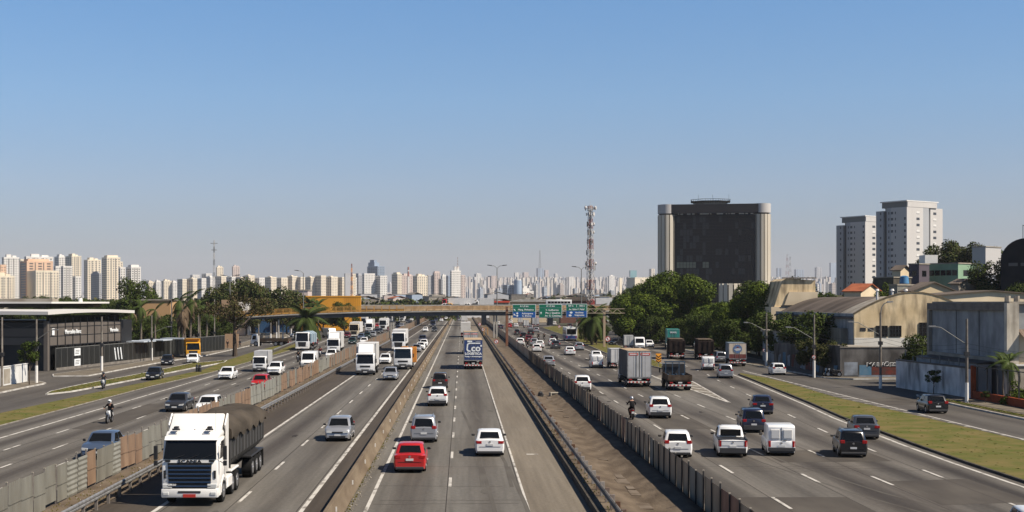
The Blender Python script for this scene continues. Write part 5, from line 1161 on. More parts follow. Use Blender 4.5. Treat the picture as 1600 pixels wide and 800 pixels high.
# low clutter of roofs in front of the skyline
r = random.Random(17); RM = [M_concl, M_concl, wall_mat(GY), wall_mat(PK), wall_mat(BL), M_tileo, M_fibro, M_concrete]
names = ['house', 'workshop', 'depot', 'shop']
k = 0
for i in range(74):
    px = r.uniform(560, 1030); Y = r.uniform(700, 2200); yt = r.uniform(459, 468) if Y > 1000 else r.uniform(467, 472); m_px = Y / F; zt = H - (yt - VY) * m_px; w_ = r.uniform(6, 15) * (1 + Y / 2500); d = r.uniform(8, 16)
    o = empty(names[i % 4], ((px - VX) * m_px, Y, 0), R(r.uniform(0, 40)), 'one of the low pale buildings crowded below the far towers', 'low building', 'low buildings below the skyline')
    MB().box(-w_ / 2, w_ / 2, 0, d, 0, zt).build('wall', r.choice(RM[:5] + RM[7:]), o, smooth=False)
    if r.random() < .5: s = MB(); gable(s, -w_ / 2 - .5, w_ / 2 + .5, -.5, d + .5, zt, zt + 1.8); s.build('roof', r.choice((M_tileo, M_fibro, M_concrete, M_fibro)), o, smooth=False)
    else: MB().box(-w_ / 2 - .3, w_ / 2 + .3, -.3, d + .3, zt, zt + .4).build('roof', r.choice((M_concl, M_concrete)), o, smooth=False)
o = empty('gas_station', ((826 - VX) * 600 / F, 600, 0), 0, 'pale building with broad red and white roof behind the viaduct', 'building'); MB().box(-8, 8, 0, 8, 0, 9.2).build('wall', M_stainb, o, smooth=False); MB().prism([(-10, 9.2), (-3, 10.4), (3, 10.4), (10, 9.2)], -2, 10, 'y').build('roof', M_pale, o, smooth=False)
o = empty('long_shed', ((912 - VX) * 580 / F, 580, 0), 0, 'long brown roofed shed behind the telecom tower', 'shed'); MB().box(-10, 10, 0, 9, 0, 9.6).build('wall', mat('brown_brick_wall', (.16, .08, .06), .9), o, smooth=False); MB().prism([(-11, 9.6), (-5, 11.4), (6, 11.4), (11, 9.6)], -.5, 9.5, 'y').build('roof', M_fibro, o, smooth=False)
o = empty('white_block', ((936 - VX) * 640 / F, 640, 0), 0, 'low white block right of the telecom tower base', 'building'); MB().box(-7, 5, 0, 9, 0, 11.6).build('wall', M_white, o, smooth=False); MB().box(-7.2, 5.2, -.2, 9.2, 11.6, 11.9).build('roof', M_concl, o, smooth=False)
# ---------------------------------------------------------------- trees
import numpy as np
def leaf_mat(name, c1, c2, sc=.35):
    m = mat(name, c1, .75, col2=c2, scale=sc, detail=3, lo=.35, hi=.7, spec=.25); b = m.node_tree.nodes['Principled BSDF']; b.inputs['Specular IOR Level'].default_value = .08
    return m
G_mid = leaf_mat('leaves_mid_green', (.036, .060, .008), (.068, .094, .014)); G_dark = leaf_mat('leaves_dark_green', (.030, .044, .010), (.054, .070, .016))
G_olive = leaf_mat('leaves_olive', (.048, .050, .016), (.078, .072, .026)); G_yel = leaf_mat('leaves_yellow_green', (.068, .098, .012), (.108, .136, .017)); G_brown = leaf_mat('dry_brown_fronds', (.095, .065, .042), (.15, .11, .072), 1.)
G_palm = leaf_mat('palm_leaf_green', (.034, .052, .012), (.055, .075, .02), .8)
M_bark = mat('bark', (.06, .045, .035), .95, col2=(.10, .08, .062), scale=2, stretch=(1, 1, .3), bump=.5); M_barkp = mat('pale_palm_bark', (.17, .145, .115), .9, col2=(.10, .08, .065), scale=3, stretch=(.4, .4, 2))
def leaf_cloud(name, centres, n, size, mats, seed, flat=1., shell=.55, split=(.7, .3)):
    rs = np.random.RandomState(seed); C = np.array([c[:3] for c in centres]); Rr = np.array([c[3] for c in centres]); wts = Rr ** 2 / (Rr ** 2).sum()
    k = rs.choice(len(C), n, p=wts); d = rs.normal(size=(n, 3)); d /= np.linalg.norm(d, axis=1)[:, None]
    rad = Rr[k] * (shell + (1 - shell) * rs.rand(n) ** .6) * (1 + .16 * rs.normal(size=n) * .6)
    d[:, 2] *= flat; p = C[k] + d * rad[:, None]
    nrm = d * .75 + rs.normal(size=(n, 3)) * .55 + np.array([0, 0, .25]); nrm /= np.linalg.norm(nrm, axis=1)[:, None]
    u = np.cross(nrm, rs.normal(size=(n, 3))); u /= np.linalg.norm(u, axis=1)[:, None]; v = np.cross(nrm, u)
    s = size * (.6 + .8 * rs.rand(n))[:, None]
    V = np.empty((n, 4, 3)); V[:, 0] = p - u * s * .5; V[:, 1] = p + v * s * .38 + nrm * s * .08; V[:, 2] = p + u * s * .5; V[:, 3] = p - v * s * .38 + nrm * s * .08
    me = bpy.data.meshes.new(name); me.vertices.add(n * 4); me.vertices.foreach_set('co', V.reshape(-1)); me.loops.add(n * 4); me.loops.foreach_set('vertex_index', np.arange(n * 4, dtype=np.int32))
    me.polygons.add(n); me.polygons.foreach_set('loop_start', np.arange(n, dtype=np.int32) * 4); me.polygons.foreach_set('loop_total', np.full(n, 4, dtype=np.int32))
    for m_ in mats: me.materials.append(m_)
    mi = (rs.rand(n) > split[0]).astype(np.int32); me.polygons.foreach_set('material_index', mi); me.update(); me.validate(); return me
def clumps(seed, n, rx, rz, zc, r0, r1, squash=1., low=.15):
    r = random.Random(seed); out = []
    for i in range(n):
        a = r.uniform(0, 6.283); t = math.sqrt(r.random()); u = r.uniform(-low, 1)
        z = zc + rz * u * math.sqrt(max(0, 1 - t * t * .8)); rr_ = r.uniform(r0, r1) * (1 - .3 * t)
        out.append((rx * t * math.cos(a), rx * t * math.sin(a), z, rr_))
    return out
def trunk_mesh(name, h, r0, limbs, m, seed):
    r = random.Random(seed); s = MB(); pts = [(0, 0, 0)]; x = y = 0
    for i in range(4): x += r.uniform(-.12, .12) * h * .15; y += r.uniform(-.12, .12) * h * .15; pts.append((x, y, h * (i + 1) / 4))
    for i in range(4): s.tube(pts[i], pts[i + 1], r0 * (1 - .16 * i), r0 * (1 - .16 * (i + 1)), 8)
    for (lx, ly, lz, lr) in limbs:
        b0 = pts[r.choice((2, 3, 4))]; mid = (b0[0] * .5 + lx * .5, b0[1] * .5 + ly * .5, (b0[2] + lz) / 2 - .05 * h); s.tube(b0, mid, r0 * .42, r0 * .26, 6); s.tube(mid, (lx, ly, lz), r0 * .26, r0 * .08, 5)
        for q in range(2): e = (lx + r.uniform(-1, 1) * lr, ly + r.uniform(-1, 1) * lr, lz + r.uniform(.1, .9) * lr); s.tube(mid, e, r0 * .14, r0 * .04, 4)
    return s.mesh(name, m)
TV = {}
def tree_variant(key, h, rx, rz, ncl, r0, r1, nleaf, size, mats, seed, trunk_h=None, tr=.3, shell=.55, low=.15, split=(.7, .3), flat=1.):
    cl = clumps(seed, ncl, rx, rz, h - rz, r0, r1, low=low); tz = trunk_h or h * .45
    top = sorted(cl, key=lambda c: -c[3])[:9]
    TV[key] = (trunk_mesh('trunk', tz, tr, [(c[0] * .9, c[1] * .9, c[2], c[3]) for c in top], M_bark, seed), leaf_cloud('crown', cl, nleaf, size, mats, seed, shell=shell, split=split, flat=flat))
def tree(key, x, y, z, label, scale=1., sz=1., rz=0., group=None, name='tree'):
    o = empty(name, (x, y, z), rz, label, 'tree', group); o.scale = (scale, scale, scale * sz); t, c = TV[key]
    if t: link_mesh('trunk', t, o)
    link_mesh('crown', c, o); return o
# pom-pom canopy trees (h = 12)
for k in range(3): tree_variant('pom%d' % k, 12, 4.8, 5.6, 17, 1.6, 2.7, 20000, .34, [G_mid, G_yel, G_dark], 40 + k, 4, .35, .80, .95, (.62, .38))
for k in range(2): tree_variant('dark%d' % k, 10, 4.2, 4.6, 20, 1.2, 2.2, 9000, .34, [G_dark, G_mid], 60 + k, 4, .3, .6, .8, (.8, .2))
tree_variant('spread', 9, 7.5, 3.3, 34, 1.3, 2.4, 15000, .36, [G_dark, G_olive], 71, 4, .5, .6, .35, (.6, .4))
tree_variant('olive', 8, 4.8, 3.6, 22, 1.1, 2.0, 9000, .34, [G_olive, G_dark], 73, 3.5, .3, .5, .6, (.7, .3))
tree_variant('sparse', 8, 4.8, 2.4, 40, .5, 1.1, 5200, .22, [G_olive, G_brown], 75, 4.4, .36, .15, .35, (.75, .25))
tree_variant('bush', 3, 1.8, 1.7, 12, .6, 1.1, 3500, .2, [G_mid, G_yel], 77, .8, .12, .6, .9, (.6, .4))
tree_variant('young', 4.5, 1.0, 1.5, 10, .35, .7, 1300, .18, [G_dark, G_mid], 79, 2.6, .07, .3, .5, (.7, .3))
tree_variant('conic', 12, 3.6, 7.5, 26, 1.0, 2.2, 6000, .5, [G_dark, G_dark], 81, 3, .3, .6, 1., (.9, .1))
tree_variant('far', 9, 5.5, 5.0, 14, 1.8, 3.0, 2600, .8, [G_dark, G_olive], 83, 3, .4, .6, .9, (.75, .25))
r = random.Random(12)
# big mass on the right: pixel x, ground y pixel, top y pixel
mass = [('pom0', 992, 545, 452, 'bright green rounded tree at the left end of the right hand tree mass'), ('pom1', 1025, 545, 434, 'tall bright tree behind the leftmost rounded one'), ('pom2', 1055, 548, 428, 'highest tree of the mass in front of the black tower'),
        ('pom0', 1086, 552, 441, 'bulky bright tree right of the highest one'), ('pom1', 1118, 552, 462, 'rounded tree below the fluted annex'), ('pom2', 1150, 556, 456, 'bright tree left of the right end of the mass'),
        ('pom0', 1184, 560, 453, 'bright domed tree below the tower right drum'), ('pom1', 1222, 562, 462, 'bright green tree closing the right end of the mass'), ('dark0', 1012, 552, 482, 'low dark tree at the front left of the mass'),
        ('dark1', 1045, 558, 486, 'dark understorey tree behind the green box truck'), ('dark0', 1085, 562, 488, 'dark understorey tree behind the garbage truck'), ('dark1', 1120, 566, 492, 'dark understorey tree left of the painted box truck'),
        ('pom2', 1128, 560, 478, 'lit green tree low in the middle of the mass'), ('dark0', 1158, 569, 495, 'dark understorey tree behind the painted box truck'), ('dark1', 1186, 570, 488, 'dark tree beside the first right hand lamp post'),
        ('dark0', 1212, 564, 484, 'dark broad tree left of the warehouse'), ('dark1', 1240, 566, 486, 'dark tree in front of the warehouse roof'), ('olive', 1270, 560, 488, 'olive green tree under the warehouse eaves'), ('dark0', 1292, 558, 484, 'dark tree against the warehouse side wall'),
        ('dark1', 975, 535, 470, 'dark tree at the far left of the right hand mass'), ('pom1', 1165, 556, 466, 'green tree behind the painted box truck'), ('dark1', 998, 556, 500, 'low dark bush tree behind the white and blue van'), ('dark0', 1032, 560, 505, 'low dark bush tree left of the teal truck'), ('dark1', 1070, 565, 508, 'low dark bush tree above the black high sided truck'), ('dark0', 1138, 570, 512, 'low dark bush tree above the silver off road car'), ('pom2', 1100, 556, 470, 'rounded green tree in the middle of the mass'), ('pom0', 1070, 556, 446, 'tall green tree filling the mass behind the teal truck'), ('pom1', 1136, 556, 460, 'green tree filling the mass left of its middle'), ('pom2', 1204, 556, 462, 'green tree filling the right part of the mass'), ('pom0', 1040, 556, 440, 'tall green tree filling the left part of the mass')]
for i, (k, px, pb, pt, lab) in enumerate(mass):
    x = (46.3 if k[:3] == 'dar' else 50.5) + (i * 37 % 10) * .45; x += 1.5 if px > 1235 else 0; Y = x * F / (px - VX)
    hh = (H - (pt - VY) * Y / F); base = {'pom': 12.4, 'dar': 10.4, 'oli': 8.4}[k[:3]]; s_ = hh / base
    s_x = max(.95, min(1.45, s_ * 1.12)); tree(k, x, Y, 0, lab, s_x, hh / base / s_x, r.uniform(0, 6.28), 'trees of the dense mass beside the right service road')
for k, px, Y, pt, sx_, lab in (('pom1', 1008, 292, 446, 1.15, 'bright tree with a pale trunk at the very left end of the mass'), ('pom0', 1034, 300, 436, 1.2, 'large tree just right of the pale trunked one'), ('pom2', 990, 322, 458, 1.1, 'tree hiding the right end of the footbridge'), ('dark0', 1016, 282, 492, .75, 'dark low tree under the pale trunked one'), ('dark1', 932, 283, 497, .5, 'dark bushy tree right of the coach'), ('dark0', 917, 292, 499, .42, 'small dark tree behind the coach')):
    x, zt = XZ(px, pt, Y); tree(k, x, Y, 0, lab, sx_, zt / ((12.4 if k[:3] == 'pom' else 10.4) * sx_), px)
dw = empty('shaded_wall', (49.5, 168, 0), 0, 'dark shaded wall running behind the right hand trees', 'wall'); MB().box(0, .3, 0, 150, 0, 3.4).build('wall', M_gwall, dw, smooth=False); dw.location.x = 56.2; dw.location.y = 205
tree('dark0', 66, 300, 0, 'dark bushy tree behind the concrete hall', 1.35, 1.0, 1., name='tree'); tree('dark1', 76, 305, 0, 'dark rounded tree between the hall and the left residential tower', 1.45, 1.05, 2.); tree('dark0', 84, 300, 0, 'lower dark tree in front of the left residential tower', 1.2, .95, 3)
tree('dark1', 90.5, 400, 0, 'dark tree peeping left of the concrete hall', 1.2, 1, 1)
x, _z = XZ(1516, 400, 340); tree('spread', x - .5, 345, 12.3, 'broad umbrella shaped tree on the hill top', 1.28, 1.02, 1.)
tree('dark0', XZ(1556, 0, 262)[0], 262, 4.2, 'dark tree left of the barrel vaulted hangar', 1.05, 1.25, 2.); tree('dark1', XZ(1540, 0, 270)[0], 270, 5., 'dark hillside tree below the grey white box', .95, 1.05, 2.5); tree('olive', XZ(1572, 0, 240)[0], 240, 3.2, 'olive bush at the foot of the hangar', .8, .95, .6); tree('dark1', XZ(1590, 0, 232)[0], 232, 3, 'dark bush at the far right below the hangar', .8, .9, .9)
tree('dark1', XZ(1586, 0, 240)[0], 240, 3.5, 'dark tree crowding the hangar front', .9, 1.05, 1.2); tree('dark0', XZ(1532, 0, 256)[0], 256, 3.5, 'dark tree right of the mint green building', .75, 1.15, 4.2); tree('dark1', XZ(1548, 0, 238)[0], 238, 3., 'dark tree low on the slope before the hangar', .8, 1., 5.)
tree('bush', XZ(1385, 0, 255)[0], 255, 8.2 - .3, 'round bright bush between the tiled house and the shed', 1.5, 1., 1.); 
tree('bush', 63, 172, 7.5, 'small bush growing behind the warehouse gable', .3, 1., 1.)
tree('dark0', *P(1441, 600), 0, 'dense dark tree leaning over the whitewashed wall corner', .52, 1.05, 1.); tree('olive', 45.0, 166.5, 0, 'olive street tree by the second lamp post', .62, 1.0, 2.2)
tree('young', *P(1459, 619), 0, 'young shrub growing against the whitewashed wall', .75, .8, .4); tree('young', *P(1540, 632), 0, 'tiny sapling on the pavement by the orange wall', .4, .7, .4); tree('young', *P(1417, 598), 0, 'yellowish shrub at the end of the graffiti wall', .6, .7, .9)
tree('bush', 48.6, 117.2, 0, 'leafy plants behind the orange fence', .7, 1, .3); tree('bush', 48.7, 114.6, 0, 'second clump of leafy plants behind the orange fence', .6, 1, 1.3)
# left side
tree('young', *P(46, 603), 0, 'young street tree beside the pole at the white wall', 1.15, 1.0, 1.); 
tree('sparse', *P(367, 557), 0, 'spreading half bare tree standing on the grass verge', 1.25, 1.06, 1.5)
tree('spread', XZ(395, 0, 395)[0], 395, 0, 'huge dark spreading tree behind the footbridge', 1.75, .95, 1.); tree('spread', XZ(360, 0, 400)[0], 400, 0, 'left part of the dark spreading grove', 1.3, 1.1, 3.); tree('olive', XZ(425, 0, 372)[0], 372, 0, 'olive leafed tree in front of the spreading giant', 1.45, .95, 1.); tree('olive', XZ(385, 0, 362)[0], 362, 0, 'green tree behind the yellow footbridge railing', 1.1, 1., 2.2); tree('olive', XZ(448, 0, 380)[0], 380, 0, 'brownish tree at the left of the orange warehouse', 1.05, 1.1, .5)
tree('sparse', XZ(462, 0, 410)[0], 410, 0, 'thin dry tree in front of the orange wall', 1.3, 1.1, .5)
x, _z = XZ(214, 0, 330); tree('dark0', x, 330, 0, 'large round dark tree above the showroom end', 1.25, 1.18, 1.); tree('dark1', XZ(236, 0, 340)[0], 340, 0, 'dark tree right of the large round one', 1.1, 1.05, 2.)
lf = [(10, 470), (35, 467), (60, 463), (84, 462), (104, 464), (122, 466), (140, 468), (160, 466), (178, 468), (192, 470), (262, 468), (285, 470), (250, 474), (310, 474), (330, 466), (275, 478)]
for i, (px, pt) in enumerate(lf):
    Y = 330 + (i * 37) % 90; x, zt = XZ(px, pt - 3, Y); tree('dark%d' % (i % 2), x, Y, 0, 'one of the dense green trees behind the left showroom and palms', 1.05, zt / (10.4 * 1.05), i * 1.3, 'green trees behind the showroom')
for i, (px, Y) in enumerate(((196, 262), (212, 270), (226, 275), (245, 285), (262, 290), (283, 300), (306, 310), (322, 300), (345, 320), (180, 250), (300, 305))):
    tree('dark%d' % (i % 2), XZ(px, 0, Y)[0], Y, 0, 'one of the dark bushy trees behind the dark glazed fence', .75, .85, i * 2.1, 'bushy trees behind the dark fence')
tree('bush', XZ(505, 0, 415)[0], 415, 5.5, 'hedge top in front of the orange warehouse right end', .1, 1, 1); 
tree('dark0', XZ(538, 0, 405)[0], 405, 0, 'dark round tree in front of the right end of the orange warehouse', 1.05, .86, 1.); tree('olive', XZ(505, 0, 420)[0], 420, 0, 'low green tree in front of the orange warehouse', 1.05, .9, 1.)
for i, px in enumerate((523, 531, 540, 549, 558)): tree('dark%d' % (i % 2), XZ(px, 0, 560)[0], 560, 0, 'one of the dark hedge trees seen under the footbridge on the left', .85, .7, i * 1.7, 'dark hedge trees under the footbridge')
tree('conic', XZ(638, 0, 900)[0], 900, 0, 'broad dark conical tree in front of the pale towers', 1.15, .88, 1.); 
fl_ = [(565, 468, 900), (575, 466, 950), (590, 470, 820), (600, 472, 700), (608, 470, 760), (655, 469, 900), (668, 468, 850), (680, 468, 900), (690, 462, 1000), (700, 470, 800), (586, 463, 1100), (712, 471, 900), (742, 469, 1000), (790, 468, 900), (822, 464, 1000), (846, 466, 950), (870, 460, 1100), (880, 458, 1150), (900, 462, 1100), (920, 462, 1000), (936, 460, 1100), (952, 455, 1100), (960, 457, 1000), (975, 456, 900), (990, 462, 800), (1000, 458, 1000), (860, 468, 800), (760, 470, 900), (620, 468, 980), (648, 470, 860), (674, 470, 1050), (725, 467, 1000), (733, 470, 850), (752, 467, 1100), (775, 468, 950), (800, 468, 1000), (812, 466, 1100), (834, 466, 900), (856, 464, 1000), (888, 462, 1050), (910, 464, 900), (928, 464, 1100), (944, 462, 900), (968, 463, 1000), (1180, 448, 500), (1165, 450, 520), (1190, 446, 540)]
for i, (px, pt, Y) in enumerate(fl_):
    x, zt = XZ(px, pt, Y); s_ = 1.2 if Y > 700 else 1.0; tree('far', x, Y, 0, 'one of the dark trees scattered before the central skyline', s_, max(.5, zt / (9.6 * s_)), i * 1.1, 'dark trees before the skyline')
s = leaf_cloud('woods', [((px - VX) * Y / F, Y, 3, 7.5) for px, Y in [(x_, y_) for x_ in range(60, 700, 9) for y_ in (620 + (x_ * 7) % 200, 980 + (x_ * 13) % 260)]], 26000, 2.2, [G_dark, G_olive], 5)
tag(link_mesh('woods', s), kind='stuff')
# palms
def frond(length, droop, m, seed, wd_=.55, name='frond'):
    s = MB(); n = 9; pts = []; 
    for i in range(n + 1): t = i / n; pts.append((length * (t - .12 * droop * t * t), 0, length * (.42 * t - (.42 + .55 * droop) * t * t)))
    s.path(pts, .035, 4)
    for i in range(1, n + 1):
        p, q = Vector(pts[i - 1]), Vector(pts[i])
        for k in range(3):
            b_ = p.lerp(q, k / 3); w_ = wd_ * length * .42 * math.sin(math.pi * min(.97, (i - 1 + k / 3) / n * .9 + .12)) + .08
            for sd in (-1, 1): s.face([b_, b_ + (q - p) * .42, b_ + (q - p) * .55 + Vector((.12, sd * w_, -w_ * .55 - .05 * droop))])
    return s.mesh(name, m, smooth=False)
FR = [frond(3.4, d, G_palm, i) for i, d in enumerate((.4, .9, 1.5))]; FRB = [frond(2.4, d, G_brown, i, .7, 'dry_frond') for i, d in enumerate((.8, 1.9))]
def palm(x, y, h, label, n=18, tr=.22, dry=0, scale=1., z0=0., bark=None, group=None):
    o = empty('palm_tree', (x, y, z0), 0, label, 'palm tree', group); s = MB(); r = random.Random(int(x * 10 + y)); px_ = [(0, 0, 0)]
    for i in range(5): px_.append((px_[-1][0] + r.uniform(-.12, .12), px_[-1][1] + r.uniform(-.1, .1), h * (i + 1) / 5))
    for i in range(5): s.tube(px_[i], px_[i + 1], tr * (1.15 - .1 * i), tr * (1.05 - .1 * i), 8)
    s.build('trunk', bark or M_barkp, o)
    tx, ty, tz = px_[-1]
    for i in range(n):
        k = i % 3; f = link_mesh('frond', FR[k], o, (tx, ty, tz - .05 * k)); f.rotation_euler = (r.uniform(-.25, .25), (-.75, -.15, .35)[k] + r.uniform(-.15, .15), i * 2.4 + r.uniform(-.2, .2)); f.scale = (scale,) * 3
    for i in range(dry):
        f = link_mesh('dry_frond', FRB[i % 2], o, (tx, ty, tz - .2 - .06 * i)); f.rotation_euler = (r.uniform(-.3, .3), .55 + r.uniform(-.1, .45), i * 2.39); f.scale = (scale * .95,) * 3
    return o
palm(XZ(479, 0, 320)[0], 320, 5.0, 'large feathery palm beside the slip road under the footbridge', 28, .34, 2, 1.85, bark=M_bark)
palm(XZ(497, 0, 400)[0], 400, 8.2, 'leaning palm right of the large feathery palm', 14, .2, 0, 1.1); palm(XZ(484, 0, 405)[0], 405, 8.6, 'bushy palm above the footbridge railing', 16, .2, 0, 1.1)
for i, (px, Y, h, n, dry) in enumerate(((206, 262, 7.2, 5, 9), (221, 258, 8.2, 7, 9), (243, 262, 7.6, 5, 12), (279, 243, 9.6, 3, 26), (289, 246, 9.0, 2, 26), (298, 249, 9.9, 3, 26), (286, 238, 7.8, 2, 24), (312, 282, 8.6, 9, 10), (322, 290, 7.6, 9, 6))):
    palm(XZ(px, 0, Y)[0], Y, h, ['leftmost slim palm behind the dark fence', 'second slim palm with arching fronds behind the dark fence', 'third slim palm beside the white based pole', 'shaggy brown skirted palm left of its group', 'shaggy brown palm in the middle of its group', 'tallest shaggy brown palm of the group', 'lowest shaggy brown palm of the group', 'green palm right of the shaggy brown group', 'short green palm near the footbridge stair'][i], n, .22, dry, .78 if dry < 20 else 1.0)
palm(*P(925, 540), 5.8, 'leaning dark palm left of the tan gantry post', 22, .3, 10, 1.25, bark=M_bark); palm(*P(931, 536), 6.6, 'second dark palm behind the leaning one', 18, .28, 8, 1.1, bark=M_bark); palm(*P(915, 533), 5.2, 'dark palm beside the blue and white bus', 18, .28, 8, 1.0, bark=M_bark)
tree('dark1', *P(938, 528), 0, 'dark shrub mass around the gantry palms', .55, .7, 1.); 
palm(48.7, 120.6, 3.6, 'left small palm behind the orange fence', 10, .09, 0, .5); palm(48.9, 119.4, 3.8, 'right small palm behind the orange fence', 10, .09, 0, .5)
# ---------------------------------------------------------------- vehicles (local +y is forward, origin on the ground under the middle)
def paint(name, c, metal=0., rough=.35):
    return mat(name, c, rough, metal, coat=.6, spec=.4)
C_white = paint('car_white', (.72, .72, .71)); C_silver = paint('car_silver', (.36, .37, .39), .5); C_grey = paint('car_grey', (.07, .075, .085), .4); C_dgrey = paint('car_dark_grey', (.035, .037, .042), .3); C_black = paint('car_black', (.008, .008, .009)); C_red = paint('car_red', (.40, .016, .016)); C_wine = paint('car_wine', (.10, .006, .012)); C_navy = paint('car_navy', (.010, .014, .035)); C_blue = paint('car_blue_grey', (.07, .10, .16), .3); C_brown = paint('car_dark_brown', (.028, .018, .014)); C_dgreen = paint('car_dark_green', (.012, .03, .026)); C_beige = paint('cab_beige', (.55, .48, .36)); C_yel = paint('truck_yellow', (.62, .30, .015)); C_bluet = paint('truck_blue', (.012, .035, .16))
M_tail = mat('tail_light_red', (.30, .008, .008), .25); M_head = mat('headlight_glass', (.62, .63, .62), .12, .2); M_plate = mat('number_plate', (.55, .55, .54), .5); M_under = mat('underbody', (.008, .008, .008), .9); M_chrome = mat('chrome_trim', (.5, .5, .5), .2, .9); M_plast = mat('grey_bumper_plastic', (.03, .03, .032), .6)
M_lit = mat('lit_headlight', (.9, .85, .75), .3, emis=(1., .9, .7, 1.2))
def mark(o): PAINT.add(o.data.name); return o
WHEEL = {}
def wheel(parent, x, y, r_=.31, w_=.21, side=1):
    k = (r_, w_, side)
    if k not in WHEEL:
        t = MB().tube((-w_ / 2, 0, 0), (w_ / 2, 0, 0), r_, n=20).mesh('wheel', M_tyre, bevel=.03); a = side * (w_ / 2 + .006)
        s = MB(); s.tube((a - .03 * side, 0, 0), (a, 0, 0), r_ * .64, r_ * .6, n=16); s.tube((a - .01 * side, 0, 0), (a + .02 * side, 0, 0), r_ * .16, r_ * .12, n=8); WHEEL[k] = (t, s.mesh('rim', M_rim))
    t, m_ = WHEEL[k]; o = link_mesh('wheel', t, parent, (x, y, r_)); link_mesh('rim', m_, o); return o
def quadface(m_, a, b_, c, d, mi=0): m_.face([a, b_, c, d], mi)
def car(name, L, W, Hh, belt, hood, cowl, yf0, yf1, yr1, yr0, deck, tail, fw, rw, clear=.18, top_w=.76, suv=False, kind='sedan', wr=.31, rear='car', arch=True, bump=None, rails=False, shut=False, wiper=True, tlz=None, glass_h=.0):
    """y positions from the middle: yf0/yf1 windscreen base/top, yr1/yr0 rear glass top/base; fw/rw axle positions"""
    root = empty(name); hw = W / 2; y0, y1 = -L / 2, L / 2; ra = wr + .06
    st = set([y0, y0 + .05, y0 + .22, yr0, yf0, y1 - .9, y1 - .45, y1 - .16, y1 - .02, 0.])
    for a in (fw, rw):
        for t in range(9): st.add(a + ra * math.cos(math.pi * t / 8) * .999)
        st.add(a - ra - .02); st.add(a + ra + .02)
    ys = sorted(st); s = MB(); N = 9
    def prof(y):
        e = 1.
        if y < y0 + .25: e = [.88, .94, .985][0 if y < y0 + .02 else (1 if y < y0 + .1 else 2)]
        if y > y1 - .5: e = .975 if y < y1 - .3 else (.93 if y < y1 - .1 else .80)
        zb = clear + (.08 if (y < y0 + .1 or y > y1 - .1) else 0)
        for a in (fw, rw):
            if abs(y - a) <= ra: zb = max(zb, wr + math.sqrt(max(0, ra * ra - (y - a) ** 2)))
        if y >= yf0: t = (y - yf0) / (y1 - yf0); zt = cowl + (hood - cowl) * t - (.0 if y < y1 - .2 else (.08 if y < y1 - .1 else .26))
        elif y <= yr0: t = (yr0 - y) / max(.01, yr0 - y0); zt = deck + (tail - deck) * t - (.04 if y < y0 + .02 else 0)
        else: zt = belt + .02
        zs = min(belt - .06, zt - .06) if y < y1 - .1 else zt - .05
        return e, zb, zs, zt
    for y in ys:
        e, zb, zs, zt = prof(y); h = hw * e; zm = zb + (zs - zb) * .45
        ring = [(h * .93, zb), (h * 1.0, min(zm, max(zb + .03, .52))), (h * .985, zs - .02), (h * .93, (zs + zt) / 2 + .015), (h * .70, zt), (0, zt + .025)]
        for (x, z) in ring: s.v.append((x, y, z))
        for (x, z) in ring[-2::-1]: s.v.append((-x, y, z))
    M_ = 11
    for j in range(len(ys) - 1):
        for i in range(M_ - 1): a = j * M_ + i; s.f.append((a, a + M_, a + M_ + 1, a + 1)); s.m.append(0)
    s.f.append(tuple(range(M_))); s.m.append(0); b_ = (len(ys) - 1) * M_; s.f.append(tuple(b_ + i for i in reversed(range(M_)))); s.m.append(0)
    # greenhouse
    tb = hw * .93; tt = hw * top_w; zb_, zr = belt, Hh
    rings = []
    for (z, w_, ya, yc) in ((zb_ - .05, tb, yr0, yf0), (zb_ + (zr - zb_) * .86, tt + (tb - tt) * .12, yr1 + (yr0 - yr1) * .10, yf1 + (yf0 - yf1) * .12), (zr - .02, tt * .93, yr1 + .02, yf1 - .05), (zr + .015, tt * .60, yr1 + .25, yf1 - .3)):
        k = .12 if z < zr - .1 else .1; rings.append([(w_, ya + k, z), (w_, yc - k, z), (w_ - .1, yc, z), (-w_ + .1, yc, z), (-w_, yc - k, z), (-w_, ya + k, z), (-w_ + .1, ya, z), (w_ - .1, ya, z)])
    b_ = len(s.v)
    for rg in rings: s.v += rg
    for q in range(3):
        for i in range(8): j = (i + 1) % 8; a = b_ + q * 8; s.f.append((a + i, a + j, a + 8 + j, a + 8 + i)); s.m.append(0)
    s.f.append(tuple(b_ + 24 + i for i in range(8))); s.m.append(0)
    mark(s.build('body', [C_white], root, weld=True, angle=40))
    u = MB(); u.box(-hw * .8, hw * .8, y0 + .12, y1 - .2, clear - .04, .62); u.build('underbody', M_under, root, smooth=False)
    A, B = rings[0], rings[1]
    if glass_h:
        A = [(a[0] * (1 - glass_h) + b2[0] * glass_h, a[1] * (1 - glass_h) + b2[1] * glass_h, a[2] * (1 - glass_h) + b2[2] * glass_h) for a, b2 in zip(A, B)]
    MB().slab([A[3], A[2], B[2], B[3]], .012, .06).build('windshield', M_glass, root, smooth=False)
    if rear == 'car': MB().slab([A[7], A[6], B[6], B[7]], .012, .12 if not suv else .10).build('rear_window', M_glass, root, smooth=False)
    for sd in (0, 1):
        P0, P1, P2, P3 = ((A[0], A[1], B[1], B[0]) if sd == 0 else (A[4], A[5], B[5], B[4])); q = [Vector(p) for p in (P0, P1, P2, P3)]
        if rear == 'van': cuts = ((.62, .97),) if sd == 0 else ((.03, .38),)
        elif rear == 'pickup': cuts = ((.05, .46), (.5, .96))
        else: cuts = ((.04, .47), (.5, .93)) if sd == 0 else ((.07, .5), (.53, .96))
        for (a, c) in cuts:
            w4 = [q[0].lerp(q[1], a), q[0].lerp(q[1], c), q[3].lerp(q[2], c), q[3].lerp(q[2], a)]; MB().slab(w4, .01, .06).build('side_window', M_glass, root, smooth=False)
